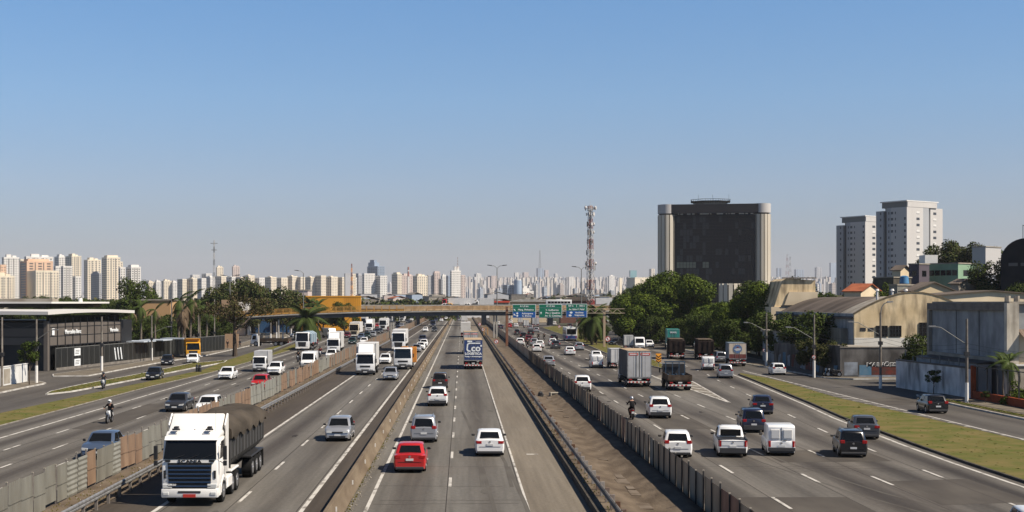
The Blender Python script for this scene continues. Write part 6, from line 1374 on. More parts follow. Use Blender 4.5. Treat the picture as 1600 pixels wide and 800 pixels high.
    for sx_ in (-1, 1):
        for (a, sd) in ((fw, 0), (rw, 1)): wheel(root, sx_ * (hw - .12), a, wr, .2, sx_)
        MB().cbox((sx_ * (hw + .09), yf0 - .28, belt + .09), (.2, .11, .13), 0, Euler((0, 0, sx_ * -.25)).to_matrix()).build('mirror', M_black if kind != 'van' else M_black, root, bevel=.03)
        lz = tlz or (deck - .17 if not suv else deck - .12)
        tw, th_ = (.30, .17) if not suv else (.17, .34)
        if kind == 'hatch': tw, th_ = .26, .2
        if rear == 'pickup' or kind == 'van': tw, th_ = .13, .36
        xc = sx_ * (hw * .90 - tw / 2)
        MB().box(min(xc - tw / 2, xc + tw / 2), max(xc - tw / 2, xc + tw / 2), y0 - .012, y0 + .12, lz - th_ / 2, lz + th_ / 2).box(sx_ * (hw * .93) - .012 if sx_ > 0 else -hw * .93 - .02, hw * .93 + .02 if sx_ > 0 else -hw * .93 + .012, y0 + .03, y0 + .2, lz - th_ / 2, lz + th_ / 2).build('tail_light', M_tail, root, bevel=.02)
        hz_ = hood - .19; xc = sx_ * (hw * .60)
        MB().prism([(xc - .17 * sx_, hz_ - .07), (xc + .19 * sx_, hz_ - .05), (xc + .21 * sx_, hz_ + .09), (xc - .12 * sx_, hz_ + .06)] if sx_ > 0 else [(xc - .12 * sx_, hz_ + .06), (xc + .21 * sx_, hz_ + .09), (xc + .19 * sx_, hz_ - .05), (xc - .17 * sx_, hz_ - .07)], y1 - .22, y1 + .012, 'y').build('headlight', M_head, root)
        MB().box(sx_ * hw * .985 - .01, sx_ * hw * .985 + .01, rw + ra + .1, fw - ra - .1, .36, .40).box(sx_ * hw * .985 - .006, sx_ * hw * .985 + .006, .06, .075, .4, belt - .1).build('side_trim', M_plast, root, smooth=False)
    MB().box(-hw * .42, hw * .42, y1 - .05, y1 + .014, hood - .27, hood - .17).build('grille', M_black, root, smooth=False)
    MB().box(-hw * .62, hw * .62, y1 - .06, y1 + .012, clear + .06, clear + .2).build('air_intake', M_black, root, smooth=False)
    MB().box(-hw * .86, hw * .86, y0 - .03, y0 + .1, clear + .02, clear + (.16 if not bump else bump)).build('rear_bumper', M_plast, root, bevel=.02)
    pz = tail - .34 if kind == 'sedan' else clear + .36
    MB().box(-.2, .2, y0 - .03, y0 + .04, pz, pz + .12).build('number_plate', M_plate, root, smooth=False); MB().box(-.2, .2, y1 - .03, y1 + .03, clear + .2, clear + .31).build('number_plate', M_plate, root, smooth=False)
    MB().box(-.055, .055, y0 - .025, y0 + .02, tail - .16, tail - .07).build('badge', M_chrome, root, bevel=.01)
    if wiper and rear == 'car': MB().tube((-.02, yr0 - .05, belt + .03), (-.3, yr0 + (.02 if suv else .1), belt + .13), .012, n=4).build('wiper', M_black, root)
    if rails:
        for sx_ in (-1, 1): MB().tube((sx_ * tt * .86, yr1 + .15, Hh + .05), (sx_ * tt * .86, yf1 - .25, Hh + .05), .022, n=6).build('roof_rail', M_chrome if rails == 1 else M_black, root)
    # shut lines across the back
    if kind in ('hatch', 'sedan'): MB().box(-hw * .72, hw * .72, y0 - .014, y0 + .01, tail - .42, tail - .405).build('shut_line', M_black, root, smooth=False)
    return root, dict(L=L, oh=(L / 2 - fw, L / 2 + rw))
PR = {}
PR['sedan'] = car('sedan_car', 4.42, 1.74, 1.46, .92, .80, .95, 1.05, .35, -1.0, -1.62, 1.02, 1.0, 1.33, -1.28)
PR['hatch'] = car('hatchback_car', 3.95, 1.70, 1.48, .94, .82, .96, 1.02, .38, -1.45, -1.84, .97, .95, 1.22, -1.25, kind='hatch', tlz=.93)
PR['suv'] = car('suv_car', 4.3, 1.80, 1.62, 1.02, .93, 1.05, 1.05, .45, -1.5, -1.98, 1.08, 1.06, 1.3, -1.3, suv=True, wr=.35, clear=.24, bump=.3, kind='hatch', rails=2, tlz=1.02)
PR['mpv'] = car('minivan_car', 4.3, 1.76, 1.66, 1.0, .90, 1.04, 1.2, .45, -1.75, -2.05, 1.02, 1.02, 1.35, -1.3, suv=True, kind='hatch', rails=1, clear=.2, tlz=1.0)
PR['wagon'] = car('estate_car', 4.5, 1.78, 1.72, 1.02, .92, 1.06, 1.2, .5, -1.85, -2.15, 1.04, 1.02, 1.4, -1.3, suv=True, kind='hatch', bump=.34, clear=.22, wr=.34)
def pickup():
    root, d = car('pickup_truck', 4.7, 1.76, 1.66, 1.0, .92, 1.04, 1.5, .95, -.2, -.42, 1.02, 1.02, 1.5, -1.4, rear='pickup', kind='sedan2', wr=.34, clear=.24, bump=.34, wiper=False, tlz=.82, rails=2)
    MB().box(-.72, .72, -2.25, -.5, 1.0, 1.05).build('bed_cover', M_black, root, smooth=False); MB().box(-.6, .6, -.52, -.46, 1.1, 1.5).build('rear_window', M_glass, root, smooth=False)
    for sx_ in (-1, 1): MB().box(sx_ * .80 - .045, sx_ * .80 + .045, -2.3, -.48, 1.0, 1.09).build('bed_rail', M_black, root, bevel=.01)
    MB().box(-.66, .66, -2.362, -2.34, .70, .712).box(-.66, .66, -2.362, -2.34, .985, .997).box(-.665, -.655, -2.362, -2.34, .7, .99).box(.655, .665, -2.362, -2.34, .7, .99).build('tailgate_seam', M_plast, root, smooth=False)
    return root, d
PR['pickup'] = pickup()
def small_van():
    root, d = car('cargo_van', 4.1, 1.66, 1.42, .95, .82, .97, 1.15, .55, -.15, -.35, .97, .9, 1.35, -1.2, rear='van', kind='van', wr=.30, wiper=False, tlz=.72)
    s = MB(); s.prism([(-2.03, .55), (-2.0, 1.72), (-1.85, 1.82), (.1, 1.82), (.42, 1.48), (.5, .95), (.5, .55)], -.78, .78, 'x'); mark(s.build('cargo_box', [C_white], root, bevel=.05, segs=2))
    for sx_ in (-1, 1):
        a, c = (.09, .63) if sx_ > 0 else (-.63, -.09); MB().box(a, c, -2.05, -2.0, 1.02, 1.58).build('door_panel', M_white, root, bevel=.02); MB().box(a + .05, c - .05, -2.06, -2.049, 1.07, 1.53).build('door_recess', M_plate, root, smooth=False)
    MB().box(-.008, .008, -2.045, -2.0, .6, 1.7).build('door_gap', M_black, root, smooth=False); MB().box(-.78, .78, -2.12, -2.0, .3, .52).build('bumper', M_plast, root, bevel=.02)
    MB().box(.1, .3, -2.07, -2.04, .93, .97).build('door_handle', M_black, root); return root, d
PR['svan'] = small_van()
def hi_van(name='panel_van', Hh=2.5, L=5.6, W=1.95, cream=False):
    root = empty(name); hw = W / 2; y0, y1 = -L / 2, L / 2
    q = [(y0, .45), (y0 + .06, Hh - .12), (y0 + .2, Hh), (y1 - 1.55, Hh), (y1 - 1.15, Hh - .18), (y1 - .62, 1.32), (y1 - .1, 1.08), (y1, .8), (y1 - .03, .42)]
    mark(MB().prism(q, -hw, hw, 'x').build('body', [C_white], root, bevel=.09, segs=2)); MB().box(-hw + .1, hw - .1, y0 + .2, y1 - .3, .22, .46).build('underbody', M_under, root, smooth=False)
    a, c = Vector((0, y1 - 1.11, Hh - .24)), Vector((0, y1 - .64, 1.37)); MB().slab([(hw - .14, c.y, c.z), (-hw + .14, c.y, c.z), (-hw + .2, a.y, a.z), (hw - .2, a.y, a.z)], .015).build('windshield', M_glass, root, smooth=False)
    for sx_ in (-1, 1):
        MB().prism([(y1 - 1.75, 1.42), (y1 - .82, 1.4), (y1 - 1.2, 2.0), (y1 - 1.7, 2.0)], sx_ * hw - .012, sx_ * hw + .012, 'x').build('side_window', M_glass, root, smooth=False)
        wheel(root, sx_ * (hw - .13), y1 - .95, .34, .22, sx_); wheel(root, sx_ * (hw - .13), y0 + 1.0, .34, .22, sx_)
        for yy in (y1 - .95, y0 + 1.0): MB().tube((sx_ * (hw - .3), yy, .36), (sx_ * (hw + .004), yy, .36), .42, n=18).build('wheel_arch', M_under, root)
        MB().cbox((sx_ * (hw + .16), y1 - .85, 1.5), (.16, .12, .36)).build('mirror', M_black, root, bevel=.02)
        MB().cbox((sx_ * (hw - .24), y1 - .05, .86), (.34, .14, .26)).build('headlight', M_head, root, bevel=.03); MB().box(sx_ * (hw - .1) - .06, sx_ * (hw - .1) + .06, y0 - .015, y0 + .05, .8, 1.3).build('tail_light', M_tail, root)
    MB().box(-.5, .5, y1 - .12, y1 + .015, .78, .95).build('grille', M_black, root, smooth=False); MB().box(-hw + .02, hw - .02, y1 - .15, y1 + .05, .32, .6).build('front_bumper', M_plast, root, bevel=.04); MB().box(-hw + .02, hw - .02, y0 - .06, y0 + .1, .35, .55).build('rear_bumper', M_plast, root, bevel=.02)
    MB().box(-.22, .22, y1 + .04, y1 + .06, .4, .52).build('number_plate', M_plate, root, smooth=False)
    for sx_ in (-1, 1): MB().box(sx_ * .42 - .33, sx_ * .42 + .33, y0 - .008, y0 + .07, 1.45, 2.05).build('rear_window', M_glass, root, smooth=False)
    MB().box(-.008, .008, y0 - .012, y0 + .05, .5, 2.3).build('door_gap', M_black, root, smooth=False)
    return root, dict(L=L, oh=(.95, 1.0))
PR['van'] = hi_van()
# --- trucks
def cab(root, yf, W=2.4, Hc=2.75, dep=1.7, grille='dark', slope=.25, stripes=None, mirrors=True, zb=.5, visor=True, plate=M_plate):
    hw = W / 2; zs = zb + (Hc - zb) * .38
    q = [(yf - dep, zb), (yf - dep, Hc - .1), (yf - dep + .15, Hc), (yf - .45 - slope, Hc), (yf - slope - .06, Hc - .22), (yf - .02, zs + .1), (yf, zs - .1), (yf, zb)]
    mark(MB().prism(q, -hw, hw, 'x').build('cab', [C_white], root, bevel=.07, segs=2))
    g0, g1 = zs + .12, Hc - .26; yt = yf - slope - .05; sl_ = [(hw - .12, yf - .025, g0), (-hw + .12, yf - .025, g0), (-hw + .2, yt, g1), (hw - .2, yt, g1)]
    MB().slab(sl_, .02).build('windshield', M_glass, root, smooth=False)
    MB().tube((.5, yf + .015, g0 + .03), (.1, yf - .1, g0 + .35), .012, n=4).tube((-.3, yf + .015, g0 + .03), (-.7, yf - .1, g0 + .35), .012, n=4).build('wipers', M_black, root)
    for sx_ in (-1, 1):
        MB().prism([(yf - dep + .45, g0), (yf - .35, g0), (yf - .35 - slope * .8, g1 - .05), (yf - dep + .45, g1 - .05)], sx_ * hw - .012, sx_ * hw + .012, 'x').build('side_window', M_glass, root, smooth=False)
        MB().box(sx_ * hw - .005 - .004, sx_ * hw + .009, yf - dep + .38, yf - dep + .4, zb + .1, Hc - .4).build('door_seam', M_black, root, smooth=False)
        if mirrors: MB().cbox((sx_ * (hw + .2), yf - .15, g0 + .35), (.14, .1, .52)).tube((sx_ * hw, yf - .25, g0 + .5), (sx_ * (hw + .2), yf - .15, g0 + .5), .02, n=4).build('mirror', M_black, root, bevel=.02)
        MB().box(sx_ * (hw - .33) - .19, sx_ * (hw - .33) + .19, yf - .02, yf + .05, zb + .14, zb + .32).build('headlight', M_head, root, bevel=.02)
    if grille == 'dark': MB().box(-hw * .55, hw * .55, yf - .01, yf + .02, zb + .52, zb + .74).box(-hw * .4, hw * .4, yf - .01, yf + .02, zb + .14, zb + .26).build('grille', M_black, root, smooth=False)
    if grille == 'big': MB().prism([(-hw * .62, zs - .02), (hw * .62, zs - .02), (hw * .52, zb + .2), (-hw * .52, zb + .2)], yf - .01, yf + .03, 'y').build('grille', M_black, root, smooth=False)
    MB().box(-hw - .01, hw + .01, yf - .2, yf + .07, zb - .18, zb + .12).build('bumper', M_white if grille != 'dark' else M_plast, root, bevel=.04)
    MB().box(-.24, .24, yf + .072, yf + .085, zb - .1, zb + .02).build('number_plate', plate, root, smooth=False)
    if visor: MB().box(-hw * .86, hw * .86, yf - slope - .1, yf - slope + .12, Hc - .2, Hc - .13).build('sun_visor', M_black, root, smooth=False)
def chassis(root, y0, y1, axles, W=2.4, r_=.5, rails=True):
    MB().box(-.45, .45, y0, y1, .62, .92).build('chassis', M_under, root, smooth=False)
    for (ya, dual) in axles:
        for sx_ in (-1, 1): wheel(root, sx_ * (W / 2 - (.28 if dual else .17)), ya, r_, .5 if dual else .3, sx_)
def rear_kit(root, y0, W, stripes=True, plate=True):
    hw = W / 2; s = MB().box(-hw, hw, y0 - .06, y0 + .06, .5, .66); s.build('underrun_bar', M_white if stripes else M_plast, root, smooth=False)
    if stripes: 
        s = MB(); [s.box(-hw + .1 + i * .4, -hw + .3 + i * .4, y0 - .068, y0 - .061, .52, .64) for i in range(int(W / .4))]; s.build('red_stripes', M_red, root, smooth=False)
    for sx_ in (-1, 1): MB().box(sx_ * (hw - .3) - .16, sx_ * (hw - .3) + .16, y0 - .05, y0, .78, .92).build('tail_light', M_tail, root); MB().box(sx_ * (hw - .25) - .24, sx_ * (hw - .25) + .24, y0 + .5, y0 + .53, .25, .95).build('mud_flap', M_tyre, root, smooth=False)
    if plate: MB().box(-.2, .2, y0 - .05, y0 - .02, .78, .92).build('number_plate', M_plate, root, smooth=False)
def box_truck(name, L, W, Hh, cabH, boxm, cabm=None, deflect=False, slats=False, zf=1.05, doorm=None, cabdep=1.7, grille='dark', bands=None, dual=True, ax=2, roofm=None):
    root = empty(name); y0, y1 = -L / 2, L / 2; hw = W / 2; yb = y1 - cabdep - .15
    cab(root, y1, W - .1, cabH, cabdep, grille); chassis(root, y0 + .1, y1 - .4, [(y1 - 1.15, False), (y0 + 1.5, dual)] + ([(y0 + 2.75, dual)] if ax == 3 else []), W)
    MB().box(-hw, hw, y0, yb, zf, Hh).build('cargo_box', boxm, root, bevel=.03)
    f = MB()
    for sx_ in (-1, 1): f.box(sx_ * hw - .035, sx_ * hw + .035, y0 - .02, y0 + .05, zf, Hh); f.box(sx_ * hw - .035, sx_ * hw + .035, yb - .05, yb + .02, zf, Hh)
    f.box(-hw, hw, y0 - .02, y0 + .05, Hh - .06, Hh + .01); f.box(-hw, hw, y0 - .03, y0 + .06, zf - .08, zf + .05); f.build('frame', M_steel, root, smooth=False, kind='stuff')
    d = MB(); 
    for x in (-hw * .5, 0, hw * .5): d.box(x - .012, x + .012, y0 - .02, y0 - .003, zf + .05, Hh - .08)
    for x in (-hw * .25, hw * .25): d.tube((x, y0 - .04, zf + .1), (x, y0 - .04, Hh - .1), .02, n=5)
    d.build('door_bars', M_lamp, root, smooth=False)
    if doorm: 
        for sx_ in (-1, 1): MB().box(sx_ * hw * .5 - hw * .46, sx_ * hw * .5 + hw * .46, y0 - .012, y0 - .001, zf + .07, Hh - .09).build('rear_door', doorm, root, smooth=False)
    if slats:
        s = MB()
        for k in range(16):
            for sx_ in (-1, 1): a = yb - (yb - y0) * (k + .5) / 16; s.box(sx_ * hw - .02, sx_ * hw + .02, a - .03, a + .03, zf + .05, Hh - .05)
        s.build('side_ribs', boxm, root, smooth=False, kind='stuff')
    if deflect: mark(MB().prism([(y1 - 1.75, cabH), (y1 - 1.75, Hh - .1), (y1 - 1.55, Hh - .12), (y1 - .65, cabH + .02)], -hw * .78, hw * .78, 'x').build('wind_deflector', [C_white], root, bevel=.05))
    if roofm: MB().box(-hw + .02, hw - .02, y0 + .04, yb - .04, Hh + .012, Hh + .03).build('roof_sheet', roofm, root, smooth=False)
    rear_kit(root, y0, W)
    MB().box(-hw - .02, -hw + .3, y0 + 2.6, y1 - 2.6, .5, .95).box(hw - .3, hw + .02, y0 + 2.6, y1 - 2.6, .5, .95).build('side_skirt', M_under, root, smooth=False)
    return root, dict(L=L, oh=(1.15, 1.5))
# --- the big white tractor with covered tipper trailer
def hero():
    root = empty('tipper_truck'); C = C_white; yf = 6.9   # total length about 14 m
    W = 2.55; hw = W / 2
    M_cab = mat('truck_white', (.76, .74, .70), .4, coat=.4, spec=.4); M_gb = mat('grille_blue', (.008, .032, .085), .5)
    low = [(yf - 2.15, .75), (yf - 2.15, 2.35), (yf - .05, 2.35), (yf, 1.9), (yf + .02, .95), (yf - .02, .95)]
    MB().prism([(yf - 2.15, .85), (yf - 2.15, 2.05), (yf - .03, 2.05), (yf + .02, .85)], -hw + .02, hw - .02, 'x').build('cab_lower', M_cab, root, bevel=.09, segs=2)
    MB().prism([(yf - 2.2, 2.02), (yf - 2.2, 3.0), (yf - .40, 3.0), (yf - .06, 2.02)], -hw + .03, hw - .03, 'x').build('cab_upper', M_cab, root, bevel=.10, segs=2)
    MB().prism([(yf - 2.2, 2.98), (yf - 2.2, 3.28), (yf - .8, 3.28), (yf - .34, 2.98)], -hw + .06, hw - .06, 'x').build('cab_roof', M_cab, root, bevel=.10, segs=2)
    # windscreen and its dark surround
    MB().slab([(hw - .1, yf - .045, 2.10), (-hw + .1, yf - .045, 2.10), (-hw + .16, yf - .34, 2.90), (hw - .16, yf - .34, 2.90)], .03).build('windshield', M_glass, root, smooth=False)
    for x in (.75, .1, -.5): MB().tube((x, yf + .02, 2.12), (x - .5, yf - .06, 2.30), .014, n=4).build('wiper', M_black, root)
    MB().prism([(yf - .50, 2.93), (yf - .30, 2.90), (yf - .20, 2.93), (yf - .42, 3.10)], -hw + .08, hw - .08, 'x').build('sun_visor', M_cab, root, bevel=.02)
    # deflector
    MB().prism([(yf - 2.3, 3.2), (yf - 2.3, 3.92), (yf - 2.1, 3.98), (yf - 1.5, 3.55), (yf - .95, 3.22)], -hw + .1, hw - .1, 'x').build('roof_deflector', M_cab, root, bevel=.06, segs=2)
    for sx_ in (-1, 1):
        MB().prism([(yf - 2.35, 1.3), (yf - 2.35, 3.95), (yf - 2.15, 3.98), (yf - 1.5, 3.5), (yf - 1.75, 3.2), (yf - 2.0, 1.3)], sx_ * hw - .05, sx_ * hw + .02, 'x').build('side_deflector', M_cab, root, bevel=.02)
        MB().cbox((sx_ * .75, yf - .75, 3.42), (.2, .28, .16)).tube((sx_ * .75 - .2, yf - .55, 3.38), (sx_ * .75 + .15, yf - .55, 3.38), .05, n=8).build('air_horn', M_dark, root, bevel=.02)
        MB().prism([(yf - 1.55, 2.1), (yf - .55, 2.08), (yf - .80, 2.82), (yf - 1.55, 2.85)], sx_ * (hw - .03) - .015, sx_ * (hw - .03) + .015, 'x').build('side_window', M_glass, root, smooth=False)
        MB().box(sx_ * (hw - .02) - .012, sx_ * (hw - .02) + .012, yf - 1.66, yf - 1.64, 1.0, 2.9).build('door_seam', M_black, root, smooth=False); MB().box(sx_ * hw - .01, sx_ * hw + .03, yf - 1.5, yf - 1.25, 1.75, 1.82).build('door_handle', M_black, root, smooth=False)
        a = MB(); a.cbox((sx_ * (hw + .27), yf - .12, 2.38), (.16, .14, .62)).cbox((sx_ * (hw + .27), yf - .12, 1.92), (.16, .13, .22)); a.tube((sx_ * hw, yf - .3, 2.75), (sx_ * (hw + .27), yf - .14, 2.72), .022, n=5).tube((sx_ * hw, yf - .3, 2.0), (sx_ * (hw + .27), yf - .14, 1.85), .022, n=5); a.build('mirror', M_black, root, bevel=.03)
        MB().box(sx_ * (hw - .28) - .22, sx_ * (hw - .28) + .22, yf + .0, yf + .075, .82, 1.02).build('headlight', M_head, root, bevel=.03); MB().box(sx_ * (hw - .22) - .13, sx_ * (hw - .22) + .13, yf + .06, yf + .11, .52, .66).build('fog_light', M_head, root, bevel=.02)
        MB().box(sx_ * (hw - .16) - .05, sx_ * (hw - .16) + .05, yf - .02, yf + .03, 1.25, 1.6).build('air_vent', M_black, root, smooth=False)
        MB().box(sx_ * (hw - .3) - .12, sx_ * (hw - .3) + .12, yf - .02, yf + .04, 1.98, 2.08).build('grab_recess', M_black, root, bevel=.01)
        # front mudguard and steps
        q = [(yf - 1.45 + .72 * math.cos(math.pi * t / 8), .52 + .72 * math.sin(math.pi * t / 8)) for t in range(9)] + [(yf - 1.45 + .60 * math.cos(math.pi * t / 8), .52 + .60 * math.sin(math.pi * t / 8)) for t in range(8, -1, -1)]
        MB().prism(q, sx_ * hw - (.35 if sx_ > 0 else 0), sx_ * hw + (0 if sx_ > 0 else .35), 'x').build('front_mudguard', M_cab, root, smooth=False)
        MB().box(sx_ * (hw - .15) - .14, sx_ * (hw - .15) + .14, yf - .75, yf - .35, .42, .95).build('step_panel', M_cab, root, bevel=.02)
        MB().box(sx_ * (hw - .25) - .28, sx_ * (hw - .25) + .22, yf - 3.5, yf - 2.3, .5, 1.05).build('fuel_tank', M_cab, root, bevel=.06)
        MB().box(sx_ * (hw - .3) - .28, sx_ * (hw - .3) + .28, yf - 5.6, yf - 3.6, 1.08, 1.2).build('rear_mudguard', M_cab, root, bevel=.04)
    MB().box(-hw + .01, hw - .01, yf - .3, yf + .08, .40, .80).build('front_bumper', M_cab, root, bevel=.05, segs=2); MB().box(-.5, .5, yf + .082, yf + .1, .62, .70).build('bumper_slot', M_black, root, smooth=False); MB().box(-.28, .28, yf + .085, yf + .11, .42, .56).build('number_plate', M_red, root, smooth=False)
    MB().prism([(-.98, 1.94), (.98, 1.94), (.93, .83), (-.93, .83)], yf + .0, yf + .035, 'y').build('grille', M_black, root, smooth=False)
    for k in range(6): MB().box(-.95, .95, yf + .02, yf + .075, .88 + k * .18, .93 + k * .18).build('grille_bar', M_gb, root, bevel=.01)
    MB().box(-.92, .92, yf + .0, yf + .03, 1.95, 2.06).build('grille_top', M_cab, root, smooth=False)
    text_mesh('lettering', 'SCANIA', .20, M_black, root, (0, yf + .045, 2.0), (R(90), 0, R(180)), .008, bold=.006, sx=1.5)
    text_mesh('lettering', 'G420', .12, M_white, root, (-.62 + 1.4, yf + .085, .97), (R(90), 0, R(180)), .004, bold=.004, sx=1.4)
    for x in (-.7, 0, .7): MB().box(x - .03, x + .03, yf - 1.2, yf - 1.1, 3.28, 3.34).build('marker_lamp', M_black, root)
    MB().tube((-hw + .25, yf - .7, 3.3), (-hw + .28, yf - .9, 4.2), .01, n=4).build('aerial', M_black, root)
    # chassis and wheels
    MB().box(-.45, .45, yf - 6.2, yf - .5, .6, .95).build('chassis', M_under, root, smooth=False); MB().box(-.9, .9, yf - 5.6, yf - 3.7, .96, 1.15).build('fifth_wheel', M_dark, root, bevel=.02)
    for ya, du in ((yf - 1.45, 0), (yf - 4.0, 1), (yf - 5.25, 1), (-3.2, 1), (-4.5, 1), (-5.8, 1)):
        for sx_ in (-1, 1): wheel(root, sx_ * (hw - (.3 if du else .17)), ya, .52, .52 if du else .3, sx_)
    # trailer: rounded steel tub with ribs and tarpaulin
    M_tub = mat('grey_tipper_steel', (.028, .028, .028), .7, .0, col2=(.05, .048, .045), scale=.6); M_tarp = mat('brown_tarpaulin', (.036, .030, .023), .9, col2=(.075, .062, .048), scale=.9, stretch=(1, .4, 1), detail=7, bump=.7, bscale=3.)
    ya, yb = -6.9, yf - 2.9
    tub = [(-hw, 1.75), (-hw, 3.05), (hw, 3.05), (hw, 1.75), (hw * .55, 1.15), (-hw * .55, 1.15)]
    MB().prism(tub, ya + .3, yb - .4, 'y').build('tub', M_tub, root, smooth=False)
    MB().prism([(yb - .4, 1.3), (yb - .4, 3.05), (yb + .05, 3.1), (yb - .1, 2.3)], -hw + .02, hw - .02, 'x').build('front_bulkhead', M_tub, root, smooth=False)
    MB().box(-.5, .5, ya + .4, yb - .8, .75, 1.14).build('trailer_chassis', M_under, root, smooth=False)
    for sx_ in (-1, 1):
        rm = MB().prism([(sx_ * hw, 1.75), (sx_ * hw * .55, 1.15), (sx_ * (hw * .55 + .03), 1.08), (sx_ * (hw + .06), 1.74), (sx_ * (hw + .06), 3.05), (sx_ * hw, 3.05)], -.05, .05, 'y').mesh('rib', M_tub, smooth=False)
        for k in range(11): link_mesh('rib', rm, root, (0, ya + .6 + k * .95, 0))
    MB().box(-hw - .08, -hw + .02, ya + .25, yb - .35, 3.0, 3.14).box(hw - .02, hw + .08, ya + .25, yb - .35, 3.0, 3.14).build('top_rail', M_tub, root, smooth=False)
    t = MB(); nx, ny = 10, 26; r = random.Random(3)
    for j in range(ny + 1):
        y = ya + .15 + (yb + .1 - ya - .15) * j / ny; fy = math.sin(math.pi * min(1, max(0, (j + .8) / (ny + 1.6)))); hump = .28 + .30 * (fy ** .5) + .06 * math.sin(j * 1.1)
        for i in range(nx + 1):
            u = -1 + 2 * i / nx; x = u * (hw + .10); z = 3.16 + hump * .8 * (1 - abs(u) ** 3.2) ** .8 + (.035 * math.sin(j * .8 + u * 2.2) + r.uniform(-.055, .055)) * (1 - u ** 4)
            t.v.append((x, y, z))
        for sx_ in (1, -1): t.v.append((sx_ * (hw + .12 + r.uniform(0, .03)), y, 2.70 + .12 * math.sin(j * 1.3) + r.uniform(-.08, .08)))
    M_ = nx + 3
    for j in range(ny):
        for i in range(nx): a = j * M_ + i; t.f.append((a, a + 1, a + M_ + 1, a + M_)); t.m.append(0)
        a = j * M_; t.f.append((a + nx, a + nx + 1, a + nx + 1 + M_, a + nx + M_)); t.m.append(0); t.f.append((a, a + M_, a + M_ + nx + 2, a + nx + 2)); t.m.append(0)
    fr = ny * M_; t.f.append(tuple([fr + nx + 2] + [fr + i for i in range(nx + 1)] + [fr + nx + 1])); t.m.append(0); t.f.append(tuple([nx + 1] + [i for i in range(nx, -1, -1)] + [nx + 2])); t.m.append(0)
    t.build('tarpaulin', M_tarp, root, angle=60)
    for sx_ in (-1, 1):
        MB().box(sx_ * (hw - .3) - .3, sx_ * (hw - .3) + .3, -6.6, -2.4, 1.1, 1.2).build('trailer_mudguard', M_dark, root, bevel=.02); MB().box(sx_ * (hw - .3) - .3, sx_ * (hw - .3) + .3, -6.62, -6.58, .2, 1.1).build('mud_flap', M_tyre, root, smooth=False)
        MB().tube((sx_ * (hw + .04), yb - .5, 3.0), (sx_ * (hw - .1), yb - 2.6, 1.5), .03, n=5).build('tie_strap', M_dark, root)
    return root, dict(L=13.8, oh=(1.45, 1.1))
PR['hero'] = hero()
M_aluW = mat('white_box_panel', (.60, .59, .57), .5, col2=(.52, .51, .49), scale=.8); M_aluG = mat('grey_box_panel', (.42, .42, .42), .6, .0, col2=(.34, .34, .335), scale=.9); M_tanr = mat('tan_roof_sheet', (.42, .31, .20), .8, col2=(.33, .24, .15), scale=.5); M_curt = mat('dark_curtain_side', (.10, .095, .095), .7, col2=(.07, .065, .06), scale=.6); M_navyc = mat('navy_curtain', (.018, .045, .16), .55, col2=(.014, .034, .13), scale=.8); M_teal = mat('teal_box', (.02, .22, .19), .6); M_rw = mat('dull_red_panel', (.20, .045, .035), .7, col2=(.14, .03, .025), scale=1)
PR['boxw'] = box_truck('box_truck', 8.2, 2.4, 3.95, 2.75, M_aluW, deflect=True, slats=True)
PR['boxs'] = box_truck('box_truck', 7.4, 2.3, 3.45, 2.6, M_aluG, slats=True, doorm=M_aluW)
PR['boxt'] = box_truck('box_truck', 9.5, 2.5, 3.9, 2.8, M_curt, doorm=M_aluG, roofm=M_tanr, ax=3, slats=True)
for sx_ in (-1, 1): MB().box(sx_ * .63 - .5, sx_ * .63 + .5, -4.78, -4.765, 3.42, 3.66).build('red_band', mat('band_red', (.5, .05, .02), .6), PR['boxt'][0], smooth=False); MB().box(sx_ * .63 - .4, sx_ * .63 + .4, -4.79, -4.781, 3.5, 3.58).build('print_line', M_swhite, PR['boxt'][0], smooth=False)
def logi():
    root, d = box_truck('curtain_truck', 12.5, 2.5, 4.0, 2.9, M_navyc, doorm=None, roofm=M_tanr, ax=3, zf=1.25)
    y0 = -6.25; MB().box(-1.2, 1.2, y0 - .014, y0 - .002, 1.35, 3.95).build('rear_door', M_navyc, root, smooth=False)
    T = lambda b_, sz, x, z, bo=.01, sx=1.: text_mesh('lettering', b_, sz, M_swhite, root, (x, y0 - .05, z), (R(90), 0, 0), .006, bold=bo, sx=sx)
    T('LOGÍSTICA', .42, 0, 2.13, .022, 1.08); T('Transp. e Armazenagem', .24, 0, 1.76, .012, 1.0); T('co', 1.25, .35, 2.85, .04, 1.05)
    s = MB(); ol = [(-.85, 3.45), (-.55, 3.62), (.95, 3.62), (.95, 3.46), (-.5, 3.46), (-.68, 3.35), (-.75, 2.8), (-.66, 2.6), (-.35, 2.55), (-.35, 2.4), (-.75, 2.42), (-.93, 2.65)]
    s.prism(ol, y0 - .05, y0 - .03, 'y'); s.build('emblem', M_swhite, root, smooth=False)
    s = MB(); s.box(-.8, -.15, y0 - .05, y0 - .03, 3.68, 3.9); s.box(.3, 1.0, y0 - .05, y0 - .03, 3.76, 3.79); s.build('print_line', M_swhite, root, smooth=False); MB().tube((1.05, y0 - .05, 3.2), (1.05, y0 - .02, 3.2), .13, n=14).build('printed_dot', M_swhite, root)
    return root, d
PR['logi'] = logi()
